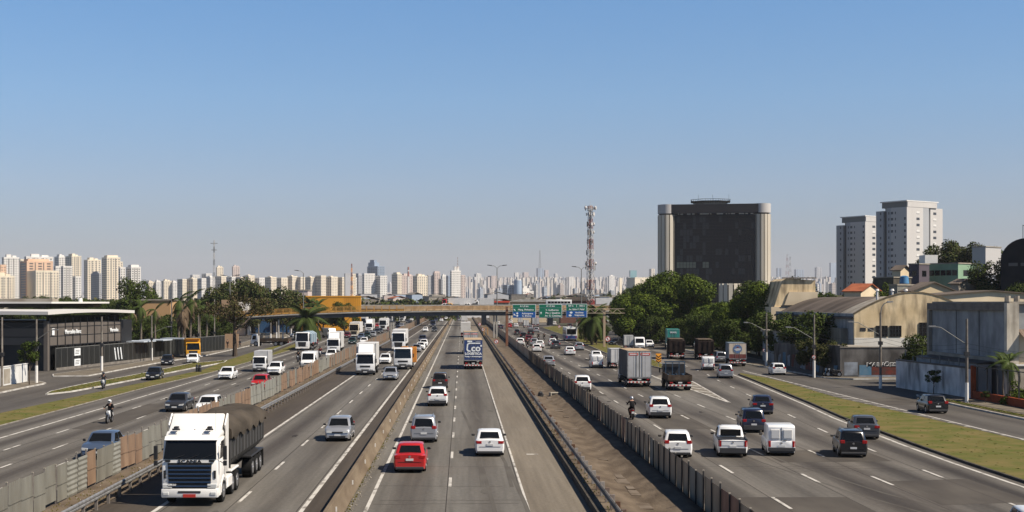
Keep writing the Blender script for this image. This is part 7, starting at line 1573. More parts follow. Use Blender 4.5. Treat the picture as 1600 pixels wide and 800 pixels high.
def ringtruck():
    root, d = box_truck('box_truck', 8.0, 2.4, 3.3, 2.6, mat('bluegrey_box', (.11, .14, .16), .6), ax=2, zf=1.1)
    y0 = -4.; MB().box(-1.16, 1.16, y0 - .014, y0 - .002, 1.75, 3.25).build('rear_door', mat('cream_door', (.62, .52, .40), .6), root, smooth=False); MB().box(-1.16, 1.16, y0 - .014, y0 - .002, 1.12, 1.74).build('rear_door', M_rw, root, smooth=False)
    MB().tube((0, y0 - .05, 2.5), (0, y0 - .04, 2.5), .6, n=24).build('round_emblem', mat('emblem_blue', (.10, .18, .34), .5), root); MB().prism([(-.5, 2.45), (0, 2.62), (.5, 2.52), (.35, 2.3), (-.2, 2.2)], y0 - .06, y0 - .052, 'y').build('emblem_mark', M_plate, root, smooth=False)
    MB().tube((0, y0 - .058, 2.68), (0, y0 - .052, 2.68), .16, n=12).build('emblem_dot', M_rw, root); return root, d
PR['ring'] = ringtruck()
def tealtruck():
    root, d = box_truck('box_truck', 8.5, 2.4, 3.9, 2.7, M_teal, doorm=M_teal, ax=2); text_mesh('lettering', 'BRASIL', .42, M_swhite, root, (0, -4.25 - .06, 3.3), (R(90), 0, 0), .006, bold=.012); return root, d
PR['teal'] = tealtruck()
def flat(name='flatbed_truck', L=8.0, loaded=True, cabH=2.5):
    root = empty(name); y0, y1 = -L / 2, L / 2; cab(root, y1, 2.3, cabH, 1.6, 'dark'); chassis(root, y0, y1 - .4, [(y1 - 1.15, False), (y0 + 1.4, True), (y0 + 2.6, True)])
    M_wd = mat('weathered_timber', (.05, .035, .026), .9, col2=(.09, .065, .045), scale=1.5, stretch=(1, .2, 1))
    MB().box(-1.2, 1.2, y0, y1 - 1.8, 1.0, 1.12).build('bed', M_wd, root, smooth=False)
    for k in range(3):
        z = 1.14 + k * .17; MB().box(-1.22, 1.22, y0 - .03, y0 + .01, z, z + .15).build('tail_plank', M_wd, root, smooth=False)
        for sx_ in (-1, 1): MB().box(sx_ * 1.2 - .02, sx_ * 1.2 + .02, y0 + .02, y1 - 1.85, z, z + .15).build('side_plank', M_wd, root, smooth=False)
    MB().box(-1.1, 1.1, y1 - 1.9, y1 - 1.83, 1.12, 2.5).build('headboard', M_dark, root, smooth=False)
    if loaded:
        fr = MB(); M_ = mat('cargo_frame_blue', (.02, .05, .09), .6)
        for x in (-1.0, -.3, .4, 1.0): fr.box(x - .04, x + .04, y1 - 3.3, y1 - 3.2, 1.12, 2.75)
        fr.box(-1.05, 1.05, y1 - 3.3, y1 - 3.2, 2.7, 2.8); fr.box(-1.05, 1.05, y1 - 2.2, y1 - 2.1, 2.7, 2.8); fr.box(-1.05, -.95, y1 - 3.3, y1 - 2.1, 2.7, 2.8); fr.box(.95, 1.05, y1 - 3.3, y1 - 2.1, 2.7, 2.8); fr.build('load_rack', M_, root, smooth=False)
        r = random.Random(1)
        for i in range(10): x, y = r.uniform(-.9, .9), r.uniform(y0 + .4, y1 - 2.4); a = r.uniform(.25, .6); MB().tube((x, y, 1.12), (x, y, 1.12 + a), .2, .18, 10).build('drum', M_ if i % 2 else M_dark, root)
    rear_kit(root, y0, 2.4); return root, dict(L=L, oh=(1.15, 1.4))
PR['flat'] = flat()
def dump(name, cabm, bodym, L=7.6, tall=3.3, open_=True):
    root = empty(name); y0, y1 = -L / 2, L / 2; cab(root, y1, 2.4, 2.75, 1.7, 'big' if name == 'dump_truck' else 'dark'); chassis(root, y0 + .2, y1 - .4, [(y1 - 1.2, False), (y0 + 1.2, True), (y0 + 2.5, True)])
    MB().prism([(y0, 1.1), (y0 - .15, tall - .2), (y1 - 1.9, tall), (y1 - 1.9, 1.1)], -1.22, 1.22, 'x').build('dump_body', bodym, root, bevel=.03); MB().box(-1.22, 1.22, y1 - 1.95, y1 - .9, tall, tall + .08).build('cab_guard', bodym, root, smooth=False)
    MB().box(-1.1, 1.1, y0 + .1, y1 - 2.1, tall - .03, tall + .04).build('load', M_dirt, root, smooth=False)
    for k in range(5):
        for sx_ in (-1, 1): MB().box(sx_ * 1.25 - .03, sx_ * 1.25 + .03, y0 + .3 + k * 1.1, y0 + .42 + k * 1.1, 1.15, tall - .1).build('rib', bodym, root, smooth=False)
    for x in (-1.15, -.4, .4, 1.15): MB().prism([(y0 - .02, 1.15), (y0 - .16, tall - .25), (y0 - .22, tall - .25), (y0 - .08, 1.15)], x - .05, x + .05, 'x').build('tailgate_rib', bodym, root, smooth=False)
    rear_kit(root, y0, 2.4); return root, dict(L=L, oh=(1.2, 1.2))
PR['dump'] = dump('dump_truck', None, C_yel); M_rust_shade = mat('shade_dark_rusty_steel', (.022, .015, .013), .85, col2=(.042, .03, .025), scale=1.2)  # rust darkened: tree shade on these trucks is put into the colour
PR['garb'] = dump('refuse_truck', None, M_rust_shade, 8, 3.2)
def semi(name, L=14., boxm=M_aluW, cabH=3.0, tall=3.9, tarp=False):
    root = empty(name); y0, y1 = -L / 2, L / 2; cab(root, y1, 2.5, cabH + .45, 2.1, 'big', slope=.3, zb=.55); chassis(root, y0, y1 - .4, [(y1 - 1.4, False), (y1 - 4.6, True), (y0 + 1.2, True), (y0 + 2.5, True), (y0 + 3.8, True)])
    if tarp:
        M1 = mat('blue_grey_tarp', (.14, .20, .25), .8, col2=(.10, .15, .19), scale=.8); M2 = mat('pale_tarp_band', (.28, .34, .37), .8)
        for k in range(6): a = y0 + .2 + k * (L - 3.2) / 6; MB().prism([(-1.25, 1.3), (-1.25, 3.0), (-.5, 3.45), (.5, 3.45), (1.25, 3.0), (1.25, 1.3)], a, a + (L - 3.2) / 6 - .02, 'y').build('tarp_bay', M1 if k % 2 else M2, root, smooth=False)
    else: MB().box(-1.27, 1.27, y0, y1 - 2.7, 1.25, tall).build('trailer_box', boxm, root, bevel=.03)
    rear_kit(root, y0, 2.5); return root, dict(L=L, oh=(1.4, 1.2))
PR['semi'] = semi('semi_truck'); PR['semit'] = semi('semi_truck', tarp=True)
def tank():      # white cab with an orange body behind
    root = empty('tanker_truck'); L = 9; y0, y1 = -L / 2, L / 2; cab(root, y1, 2.45, 2.95, 1.8, 'dark', slope=.12); chassis(root, y0, y1 - .4, [(y1 - 1.2, False), (y0 + 1.3, True), (y0 + 2.6, True)]); M_o = mat('orange_machinery', (.52, .20, .02), .6, col2=(.36, .13, .015), scale=1)
    MB().box(-1.25, 1.25, y0 + .2, y1 - 2.1, 1.05, 1.4).build('deck', M_dark, root, smooth=False); MB().tube((.0, y0 + .4, 2.0), (.0, y1 - 2.4, 2.2), .9, .9, 16).build('drum_body', M_o, root); MB().box(-1.75, -.9, y1 - 3.6, y1 - 1.9, .9, 3.0).build('hopper', M_o, root, bevel=.04); rear_kit(root, y0, 2.4); return root, dict(L=L, oh=(1.2, 1.3))
PR['tank'] = tank()
def bus():
    root = empty('bus'); L, W, Hh = 11., 2.5, 3.2; y0, y1 = -L / 2, L / 2; hw = W / 2; M_bb = mat('bus_blue', (.03, .06, .2), .4); M_bw = mat('bus_white', (.62, .62, .6), .4)
    MB().box(-hw, hw, y0, y1, .35, Hh).build('body', M_bw, root, bevel=.12, segs=2); MB().box(-hw - .01, hw + .01, y0 - .01, y1 + .01, .55, 1.35).build('lower_band', M_bb, root, bevel=.06); MB().box(-hw * .86, hw * .86, y0 - .02, y0 + .05, 1.6, 2.85).build('rear_window', M_glass, root, bevel=.02)
    for k in range(7):
        for sx_ in (-1, 1): MB().box(sx_ * hw - .015, sx_ * hw + .015, y0 + .6 + k * 1.4, y0 + 1.85 + k * 1.4, 1.55, 2.5).build('side_window', M_glass, root, smooth=False)
    for sx_ in (-1, 1): MB().box(sx_ * 1.05 - .1, sx_ * 1.05 + .1, y0 - .02, y0 + .02, .8, 1.2).build('tail_light', M_tail, root); wheel(root, sx_ * (hw - .2), y1 - 2.4, .48, .3, sx_); wheel(root, sx_ * (hw - .2), y0 + 2.6, .48, .3, sx_)
    MB().box(-hw + .1, hw - .1, y0 - .06, y0 + .1, .3, .55).build('bumper', M_plast, root, bevel=.02); MB().box(-.5, .5, -1.5, 1.0, Hh, Hh + .2).build('roof_unit', M_bw, root, bevel=.05); return root, dict(L=L, oh=(2.4, 1.2))
PR['bus'] = bus()
# --- motorcycles and riders
def moto():
    root = empty('motorcycle')
    for y in (-.62, .66): o = MB().tube((-.06, y, .31), (.06, y, .31), .31, n=18).build('wheel', M_tyre, root, bevel=.02); MB().tube((-.065, y, .31), (.065, y, .31), .19, n=14).build('rim', M_rim, o)
    mark(MB().prism([(-.75, .72), (-.55, .82), (-.1, .80), (.1, .95), (.35, .95), (.42, .72), (.2, .45), (-.25, .42), (-.45, .6)], -.13, .13, 'x').build('body', C_white, root, bevel=.04))
    MB().cbox((0, 0, .42), (.26, .4, .3)).build('engine', M_dark, root, bevel=.03); MB().prism([(-.78, .80), (-.1, .84), (-.1, .78), (-.78, .73)], -.12, .12, 'x').build('seat', M_black, root, bevel=.02)
    MB().tube((-.06, .66, .31), (-.06, .42, 1.0), .022).tube((.06, .66, .31), (.06, .42, 1.0), .022).build('fork', M_chrome, root); MB().tube((-.36, .34, 1.08), (.36, .34, 1.08), .018).build('handlebar', M_black, root)
    MB().tube((0, .5, .88), (0, .62, .88), .09, .08, 12).build('headlight', M_head, root); MB().cbox((0, -.84, .72), (.12, .06, .07)).build('tail_light', M_tail, root); MB().cbox((0, -.86, .55), (.2, .02, .16)).build('number_plate', M_plate, root)
    for sx_ in (-1, 1): MB().cbox((sx_ * .34, .36, 1.22), (.12, .03, .08)).tube((sx_ * .3, .34, 1.08), (sx_ * .34, .36, 1.2), .01, n=4).build('mirror', M_black, root); MB().tube((sx_ * .2, -.75, .3), (sx_ * .16, .0, .28), .045, n=8).build('exhaust', M_chrome, root) if sx_ > 0 else None
    MB().prism([(.4, .62), (.66, .66), (.92, .5), (.66, .62)], -.07, .07, 'x').build('mudguard', M_black, root); return root, dict(L=1.9, oh=(.31, .31))
PR['moto'] = moto()
SK_ = mat('skin', (.32, .17, .11), .6)
def figure(name, J, E_, regions, mats, head=None):
    """continuous skinned body: J = {key: (x,y,z,radius)}, E_ = edges, regions = key -> material index"""
    me = bpy.data.meshes.new('body'); keys = list(J); me.from_pydata([J[k][:3] for k in keys], [(keys.index(a), keys.index(b_)) for a, b_ in E_], [])
    o = bpy.data.objects.new('tmp_body', me); COL.objects.link(o); md = o.modifiers.new('s', 'SKIN'); 
    for i, k in enumerate(keys): v = me.skin_vertices[0].data[i]; v.radius = (J[k][3], J[k][3]); v.use_root = (i == 0)
    sb = o.modifiers.new('b', 'SUBSURF'); sb.levels = 1; sb.render_levels = 1; bpy.context.view_layer.update()
    out = bpy.data.meshes.new_from_object(o.evaluated_get(bpy.context.evaluated_depsgraph_get())); bpy.data.objects.remove(o); out.name = name
    out.materials.clear(); [out.materials.append(m_) for m_ in mats]; P_ = [Vector(J[k][:3]) for k in keys]
    mids = [((P_[keys.index(a)] + P_[keys.index(b_)]) / 2, b_) for a, b_ in E_]
    for p in out.polygons: c = p.center; k = min(mids, key=lambda q: (q[0] - c).length)[1]; p.material_index = regions.get(k, 0); p.use_smooth = True
    return out
def hand(J, E_, reg, root, x, y, z, sx_, curl, mi=2):
    J[root + 'p'] = (x, y, z, .030); reg[root + 'p'] = mi
    for i, (dx, l) in enumerate(((-.030, .034), (-.010, .040), (.010, .037), (.030, .029))):
        a, b_, c = root + 'f%d' % i, root + 'g%d' % i, root + 'h%d' % i; J[a] = (x + dx * 1.1, y + .045, z + .012, .0095); J[b_] = (x + dx * 1.15, y + .045 + l * .8, z - .012 * curl, .0088); J[c] = (x + dx * 1.15, y + .04 + l * .5, z - .045 * curl, .008)
        E_ += [(root + 'p', a), (a, b_), (b_, c)]; reg[a] = reg[b_] = reg[c] = mi
    J[root + 't'] = (x - sx_ * .042, y + .01, z - .018, .010); J[root + 'u'] = (x - sx_ * .040, y + .045, z - .038, .009); E_ += [(root + 'p', root + 't'), (root + 't', root + 'u')]; reg[root + 't'] = reg[root + 'u'] = mi
def rider_mesh(jacket, trousers):
    J = {'pel': (0, -.30, .92, .16), 'spi': (0, -.27, 1.12, .15), 'che': (0, -.17, 1.32, .17), 'nec': (0, -.10, 1.48, .06), 'hea': (0, -.06, 1.60, .09), 'top': (0, -.06, 1.68, .07)}
    E_ = [('pel', 'spi'), ('spi', 'che'), ('che', 'nec'), ('nec', 'hea'), ('hea', 'top')]; reg = {'spi': 0, 'che': 0, 'nec': 2, 'hea': 2, 'top': 2}
    for sx_, t in ((1, 'r'), (-1, 'l')):
        J[t + 'sh'] = (sx_ * .19, -.14, 1.38, .075); J[t + 'el'] = (sx_ * .33, .02, 1.17, .052); J[t + 'wr'] = (sx_ * .31, .24, 1.10, .034)
        E_ += [('che', t + 'sh'), (t + 'sh', t + 'el'), (t + 'el', t + 'wr'), (t + 'wr', t + 'p')]; reg[t + 'sh'] = reg[t + 'el'] = reg[t + 'wr'] = 0; hand(J, E_, reg, t, sx_ * .31, .31, 1.10, sx_, 1.)
        J[t + 'hi'] = (sx_ * .12, -.24, .90, .10); J[t + 'kn'] = (sx_ * .22, .16, .78, .07); J[t + 'an'] = (sx_ * .18, -.04, .38, .045); J[t + 'to'] = (sx_ * .18, .12, .32, .04)
        E_ += [('pel', t + 'hi'), (t + 'hi', t + 'kn'), (t + 'kn', t + 'an'), (t + 'an', t + 'to')]; reg[t + 'hi'] = reg[t + 'kn'] = reg[t + 'an'] = 1; reg[t + 'to'] = 3
    return figure('body', J, E_, reg, [jacket, trousers, SK_, M_black])
M_jean = mat('blue_jeans', (.03, .045, .08), .9); M_jblk = mat('black_jacket', (.012, .012, .013), .8); M_jgry = mat('grey_jacket', (.06, .06, .065), .85); M_jred = mat('red_jacket', (.16, .02, .02), .85)
RM_ = {}
def rider(loc, rz, label, jacket, helm, group='motorcycle riders'):
    k = jacket.name
    if k not in RM_: RM_[k] = rider_mesh(jacket, M_jean if k != 'black_jacket' else M_jblk)
    o = empty('person', loc, rz, label, 'person', group); link_mesh('body', RM_[k], o)
    if 'h' not in RM_:
        bm = bmesh.new(); bmesh.ops.create_uvsphere(bm, u_segments=16, v_segments=10, radius=.145)
        for v in bm.verts: v.co.z *= 1.04; v.co.y *= 1.08
        me = bpy.data.meshes.new('helmet'); bm.to_mesh(me); bm.free(); me.polygons.foreach_set('use_smooth', [True] * len(me.polygons)); RM_['h'] = me
        s = MB()
        for i in range(6):
            a0, a1 = R(40 + i * 100 / 6), R(40 + (i + 1) * 100 / 6); f = lambda a, z, r_: (r_ * math.cos(a), r_ * 1.08 * math.sin(a), z); s.face([f(a0, -.045, .146), f(a1, -.045, .146), f(a1, .05, .142), f(a0, .05, .142)])
        RM_['v'] = s.mesh('visor', M_glass)
    h = link_mesh('helmet', RM_['h'], o, (0, -.05, 1.62)); 
    if not h.data.materials: h.data.materials.append(M_white)
    h.material_slots[0].link = 'OBJECT'; h.material_slots[0].material = helm; link_mesh('visor', RM_['v'], h); return o
def walker(loc, rz, label, jacket, trousers, group=None):
    J = {'pel': (0, 0, .95, .13), 'spi': (0, 0, 1.12, .125), 'che': (0, .01, 1.34, .15), 'nec': (0, .02, 1.50, .055), 'hea': (0, .04, 1.61, .085), 'top': (0, .03, 1.70, .07)}
    E_ = [('pel', 'spi'), ('spi', 'che'), ('che', 'nec'), ('nec', 'hea'), ('hea', 'top')]; reg = {'spi': 0, 'che': 0, 'nec': 2, 'hea': 2, 'top': 2}
    for sx_, t in ((1, 'r'), (-1, 'l')):
        J[t + 'sh'] = (sx_ * .18, 0, 1.40, .06); J[t + 'el'] = (sx_ * .23, -.04 * sx_, 1.13, .045); J[t + 'wr'] = (sx_ * .24, .08 * sx_ + .04, .90, .03); E_ += [('che', t + 'sh'), (t + 'sh', t + 'el'), (t + 'el', t + 'wr'), (t + 'wr', t + 'p')]; reg[t + 'sh'] = reg[t + 'el'] = reg[t + 'wr'] = 0; hand(J, E_, reg, t, sx_ * .24, .1 * sx_ + .05, .83, sx_, .8)
        J[t + 'hi'] = (sx_ * .1, 0, .90, .09); J[t + 'kn'] = (sx_ * .1, .10 * sx_ + .03, .50, .06); J[t + 'an'] = (sx_ * .1, .16 * sx_ - .05, .09, .04); J[t + 'to'] = (sx_ * .1, .16 * sx_ + .1, .04, .035); E_ += [('pel', t + 'hi'), (t + 'hi', t + 'kn'), (t + 'kn', t + 'an'), (t + 'an', t + 'to')]; reg[t + 'hi'] = reg[t + 'kn'] = reg[t + 'an'] = 1; reg[t + 'to'] = 3
    o = empty('person', loc, rz, label, 'person', group); link_mesh('body', figure('body', J, E_, reg, [jacket, trousers, SK_, M_black]), o)
    bm = bmesh.new(); bmesh.ops.create_uvsphere(bm, u_segments=12, v_segments=8, radius=.10)
    for v in bm.verts: v.co.z *= 1.0 if v.co.z > -.02 else .3
    me = bpy.data.meshes.new('hair'); bm.to_mesh(me); bm.free(); me.materials.append(M_black); link_mesh('hair', me, o, (0, .015, 1.70)); return o
# ---------------------------------------------------------------- traffic
CAT = {'sedan': 'car', 'hatch': 'car', 'suv': 'car', 'mpv': 'car', 'wagon': 'car', 'pickup': 'pickup', 'svan': 'van', 'van': 'van', 'bus': 'bus', 'moto': 'motorcycle'}
def put(kind, px, py, d, col, label, group=None, yaw=0., dz=0., scale=None):
    proto, q = PR[kind]; Yc = F * H / (py - VY); oh = q['oh'][1] if d > 0 else q['oh'][0]; Y = Yc + q['L'] / 2 - oh; Yn = Yc - oh; X = (px - VX) * Yn / F
    return use(proto, (X, Y, dz), (0 if d > 0 else math.pi) + R(yaw), label, CAT.get(kind, 'truck'), group, col, scale)
GA, GC, GL, GR, GO = 'vehicles driving away on the central carriageway', 'vehicles coming on the left express carriageway', 'vehicles coming on the left local carriageway', 'vehicles driving away on the right carriageway', 'vehicles on the left slip road'
# central carriageway
put('sedan', 640, 736, 1, C_red, 'bright red sedan seen from behind nearest the camera on the central carriageway', GA)
put('mpv', 662, 690, 1, C_silver, 'silver minivan with roof rails just ahead of the red sedan', GA)
put('suv', 683.5, 634, 1, C_white, 'white crossover between the silver minivan and the dark brown car', GA)
put('wagon', 687.5, 606.5, 1, C_brown, 'dark brown tall car ahead of the white crossover', GA, scale=.94)
put('sedan', 765.5, 711, 1, C_white, 'white sedan alone in the right lane of the central carriageway', GA)
put('logi', 739.5, 576.5, 1, None, 'blue curtain sided truck lettered LOGÍSTICA seen from behind')
put('boxt', 735.5, 553, 1, None, 'tan roofed box truck directly ahead of the blue lettered truck')
put('semi', 727.5, 527, 1, C_white, 'white box semi truck ahead of the two lined up trucks on the central carriageway')
put('semi', 725.5, 505.5, 1, C_beige, 'pale distant truck under the footbridge on the central carriageway')
put('sedan', 713, 500.5, 1, C_dgrey, 'small dark car left of the distant pale truck'); put('hatch', 717.5, 501.5, 1, C_silver, 'small silver car beside the distant pale truck')
o = use(PR['hatch'][0], (-2.55, 48.3, 0), 0, 'blue grey car whose roof just enters at the bottom edge', 'car', None, C_blue)
# left express carriageway
use(PR['hero'][0], (-12.12, 60.9 + 6.9 - 1.45 + .2, 0), math.pi, 'big white tractor truck pulling a tipper trailer under brown tarpaulin', 'truck')
put('hatch', 527, 688.5, -1, C_silver, 'silver hatchback with lit headlights on the left express carriageway', GC)
put('boxw', 570.5, 586, -1, C_white, 'tall white box truck coming along the outer express lane', GC)
put('sedan', 609, 594, -1, C_silver, 'rounded silver car right of the tall white box truck', GC)
put('sedan', 601, 568.5, -1, C_white, 'white car between the box truck and the orange machine truck', GC)
put('tank', 629.5, 577, -1, C_white, 'white cab truck carrying orange machinery', GC)
put('semi', 622.5, 548, -1, C_white, 'white semi truck behind the orange machine truck', GC)
put('hatch', 650.5, 550.5, -1, C_silver, 'silver car in the inner lane right of the white semi', GC); put('sedan', 657, 546.5, -1, C_white, 'white car just behind the silver one in the inner express lane', GC); put('hatch', 662, 541.5, -1, C_white, 'second white car in the queue of the inner express lane', GC)
put('suv', 660, 535, -1, C_navy, 'dark blue car behind the white pair in the inner express lane', GC); put('hatch', 664.5, 518.5, -1, C_white, 'white car far off in the outer express lane', GC); put('sedan', 678.5, 518.5, -1, C_dgrey, 'dark car far off beside the distant van', GC); put('van', 676.5, 511.5, -1, C_navy, 'dark tall van far off on the left express carriageway', GC)
for i, (k, px, py, c, t) in enumerate((('suv', 681.5, 502.5, C_navy, 'dark'), ('hatch', 689.5, 502.5, C_white, 'white'), ('sedan', 691, 499.5, C_wine, 'wine red'), ('hatch', 697, 499.5, C_white, 'second white'), ('sedan', 686, 498, C_grey, 'grey'))): put(k, px, py, -1, c, t + ' car of the far cluster under the footbridge on the left express carriageway', GC)
# left local carriageway
put('sedan', 147, 716, -1, C_blue, 'blue grey sedan half hidden by the panel fence nearest the camera', GL)
put('sedan', 272, 643, -1, C_dgrey, 'dark grey sedan in the middle of the left local carriageway', GL)
put('hatch', 320, 648, -1, C_white, 'white hatchback half hidden behind the tipper trailer', GL)
put('hatch', 403.5, 608, -1, C_red, 'deep red car half hidden by the pale fence panels', GL)
put('sedan', 351, 593, -1, C_white, 'white sedan alone in the outer lane of the left local carriageway', GL)
put('boxs', 403.5, 581, -1, C_white, 'small white box lorry left of the white hatchback', GL, scale=.78)
put('suv', 427.5, 586, -1, C_white, 'white hatchback right beside the small white lorry', GL)
put('van', 480, 577, -1, C_white, 'tall white panel van behind the panel fence', GL, scale=.95)
put('semit', 472, 547.5, -1, C_white, 'white semi truck towing a blue grey tarpaulined trailer', GL)
put('boxw', 520.5, 553, -1, C_white, 'grey white box truck just left of the panel fence', GL, scale=.97)
put('mpv', 516.5, 562, -1, C_white, 'white hatchback in front of the grey white box truck', GL)
put('hatch', 549.5, 538, -1, C_dgreen, 'dark green car crossing towards the panel fence', GL)
put('semi', 553, 527, -1, C_beige, 'cream topped truck in the far local queue', GL)
put('sedan', 541.5, 528, -1, C_wine, 'dark wine coloured car left of the cream topped truck', GL)
put('boxw', 576.5, 519, -1, C_white, 'tall white box truck in the far local queue', GL)
put('semi', 598, 516.5, -1, C_white, 'white truck just left of the pale footbridge columns', GL)
for i, (k, px, py, c, t) in enumerate((('hatch', 563.5, 530.5, C_blue, 'blue grey'), ('sedan', 568, 538, C_white, 'white roofed'), ('suv', 573, 529, C_dgreen, 'dark green'), ('hatch', 582, 526.5, C_silver, 'silver'), ('sedan', 589, 521, C_dgrey, 'dark grey'), ('sedan', 593.5, 520.5, C_grey, 'grey'), ('hatch', 589.5, 512, C_red, 'red'),
    ('hatch', 621.5, 516, C_navy, 'navy'), ('hatch', 627.5, 511.5, C_silver, 'second silver'), ('suv', 621, 509, C_navy, 'tall navy'), ('sedan', 637, 504.5, C_grey, 'slate'), ('hatch', 643, 501, C_white, 'farthest white'), ('sedan', 640.5, 507.5, C_black, 'black'), ('mpv', 556, 537.5, C_white, 'white tailed') )):
    if t != 'white tailed': put(k, px, py, -1, c, t + ' car in the crowded far queue of the left local carriageway', GL)
for i, (k, px, py, c, t) in enumerate((('boxw', 567, 506, C_white, 'white box truck left of the tall one under the footbridge'), ('semi', 566, 512, C_silver, 'grey truck behind the tall white box truck'), ('boxw', 609, 503.5, C_white, 'white box truck behind the pale footbridge columns'), ('semi', 628, 502.5, C_white, 'white truck right of the pale footbridge columns'), ('boxw', 597, 502, C_white, 'white van bodied truck far off under the footbridge'), ('semi', 618, 500, C_white, 'small far white truck right of the columns'), ('boxs', 581, 501, C_white, 'small far white truck left of the columns'))): put(k, px, py, -1, c, t, GL)
# left slip road
put('sedan', 235, 594, -1, C_black, 'black sedan on the left slip road between the grass strips', GO, 6)
put('hatch', 257, 571, -1, C_black, 'black hatchback on the outer road in front of the dark fence', GO, 8)
put('sedan', 297, 568, -1, C_white, 'white sedan in front of the yellow dump truck', GO, 8)
put('dump', 293, 560, -1, C_yel, 'yellow dump truck standing beside the dark fence', None, 14, scale=.95)
put('hatch', 462, 530, -1, C_white, 'white car under the coconut palm', GO); put('hatch', 457.5, 527, -1, C_blue, 'blue grey car behind the white one under the palm', GO)
x, y = P(407, 541); use(PR['flat'][0], (x + 2.0, y + 1, 0), R(80), 'white cabbed flatbed truck standing sideways at the kerb behind the bare tree', 'truck', None, C_white)
put('van', 513, 528, -1, C_beige, 'beige van body standing on the verge behind the tarpaulined trailer', None, 30)
x, y = P(512, 509); 
for i, (dx, c, t) in enumerate(((-7, C_bluet, 'blue'), (0, C_white, 'white'))): use(PR['boxs'][0], (x + dx, y + 5, 0), R(70), t + ' truck parked sideways far behind the feathery palm', 'truck', None, c)
# right local carriageway
put('suv', 912, 612, 1, C_white, 'white car partly hidden behind the brown panel fence', GR, -3)
put('sedan', 858, 572.5, 1, C_silver, 'silver blue sedan just beyond the brown panel fence', GR)
put('suv', 1035, 653, 1, C_white, 'white crossover beside the black clad motorcyclist', GR, -4)
put('boxt', 999, 604, 1, None, 'grey box trailer truck with tan roof and red lettered rear doors', GR)
put('flat', 1066, 609.5, 1, C_dgrey, 'dark flatbed truck loaded with racks and drums', GR, -3)
put('boxs', 966, 575.5, 1, C_white, 'silver container truck left of the dark trees', GR)
put('svan', 933.5, 575, 1, C_white, 'small white delivery van left of the silver container truck', GR); put('sedan', 933, 563, 1, C_white, 'white car just ahead of the small white delivery van', GR)
put('sedan', 891.5, 555, 1, C_white, 'white sedan in the second lane left of the small van', GR); put('hatch', 906, 547.5, 1, C_silver, 'silver hatchback ahead and right of the white sedan', GR); put('suv', 869, 545, 1, C_grey, 'dark grey crossover left of the silver hatchback', GR); put('hatch', 864, 540, 1, C_white, 'white car hidden behind the dark grey crossover', GR); put('sedan', 866, 532, 1, C_dgrey, 'dark sedan ahead of the dark grey crossover', GR)
put('suv', 813, 540.5, 1, C_white, 'white tall car next to the brown fence behind the gantry post', GR); put('hatch', 839, 550, 1, C_white, 'white hatchback leading the tight trio of cars', GR); put('sedan', 844, 543.5, 1, C_white, 'second white car of the tight trio', GR); put('hatch', 835, 540, 1, C_silver, 'silver blue car of the tight trio', GR)
put('sedan', 826.5, 534, 1, C_wine, 'dark red sedan ahead of the tight trio', GR); put('suv', 818, 530, 1, C_black, 'black crossover left of the dark red sedan', GR); put('wagon', 808.5, 523.5, 1, C_dgrey, 'dark tall car left of the black crossover', GR); put('sedan', 829.5, 524, 1, C_black, 'black sedan below the first green sign', GR); put('hatch', 838.5, 519, 1, C_silver, 'silver car right of the black sedan', GR); put('hatch', 829, 515, 1, C_silver, 'small silver car ahead of the black sedan', GR); put('hatch', 806.5, 511.5, 1, C_white, 'white car below the left edge of the first sign', GR); put('sedan', 796, 512, 1, C_red, 'red car behind the rusty gantry post', GR); put('sedan', 782.5, 514, 1, C_navy, 'navy car beside the panel fence near the columns', GR)
for i, (k, px, py, c, t) in enumerate((('hatch', 778, 508, C_white, 'white car tight against the far fence'), ('sedan', 772, 502, C_white, 'white sedan under the footbridge by the fence'), ('boxs', 783.5, 504, C_white, 'white box truck under the footbridge on the right'), ('boxs', 822.5, 512, C_silver, 'grey container truck below the first blue sign'), ('boxs', 813.5, 506.5, C_white, 'small white box truck left of the grey container truck'), ('boxt', 837, 510.5, C_navy, 'dark covered truck right of the grey container truck'), ('hatch', 798, 505.5, C_white, 'white car ahead of the red one'), ('sedan', 804, 503.5, C_grey, 'grey car beyond the signs'), ('hatch', 767.5, 499, C_silver, 'farthest silver car under the footbridge on the right'), ('boxs', 794.5, 500, C_white, 'farthest white box truck on the right carriageway'), ('hatch', 866, 508, C_white, 'white car behind the far grass island'), ('van', 859, 507.5, C_dgrey, 'dark van behind the far grass island'), ('hatch', 891, 512, C_dgrey, 'grey green car right of the far grass island'))): put(k, px, py, 1, c, t, GR)
put('bus', 893, 533, 1, None, 'blue and white coach seen from behind near the leaning palms')
put('sedan', 1199, 646.5, 1, C_navy, 'very dark blue sedan in the outer lane of the right carriageway', GR, -9)
put('wagon', 1184, 675, 1, C_navy, 'navy estate car directly ahead of the white high roofed van', GR, -6)
put('pickup', 1153, 712.5, 1, C_white, 'white double cab pickup with black bed cover', GR, -7)
put('hatch', 1065, 713.5, 1, C_white, 'white hatchback nearest the brown panel fence', GR, -6)
put('svan', 1228, 710.5, 1, C_white, 'white high roofed small van right of the pickup', GR, -7)
put('mpv', 1343.5, 713.5, 1, C_black, 'black tall hatchback with high mounted tail lights', GR, -9, scale=.93)
put('sedan', 1364, 685, 1, C_grey, 'grey sedan close beside the right grass verge', GR, -10)
put('hatch', 1652, 862, 1, C_white, 'white car cut off at the bottom right corner', GR, -10)
put('svan', 1110, 578.5, 1, C_white, 'white small van in the merging lane by the trees', GR, -7); put('mpv', 1138, 591, 1, C_silver, 'silver minivan behind the painted nose', GR, -7)
put('ring', 1158, 572, 1, None, 'box truck with blue round emblem and red lower panel on its rear', None, -7)
put('wagon', 1130, 566.5, 1, C_silver, 'silver off road car beside the round emblem truck', GR, -6)
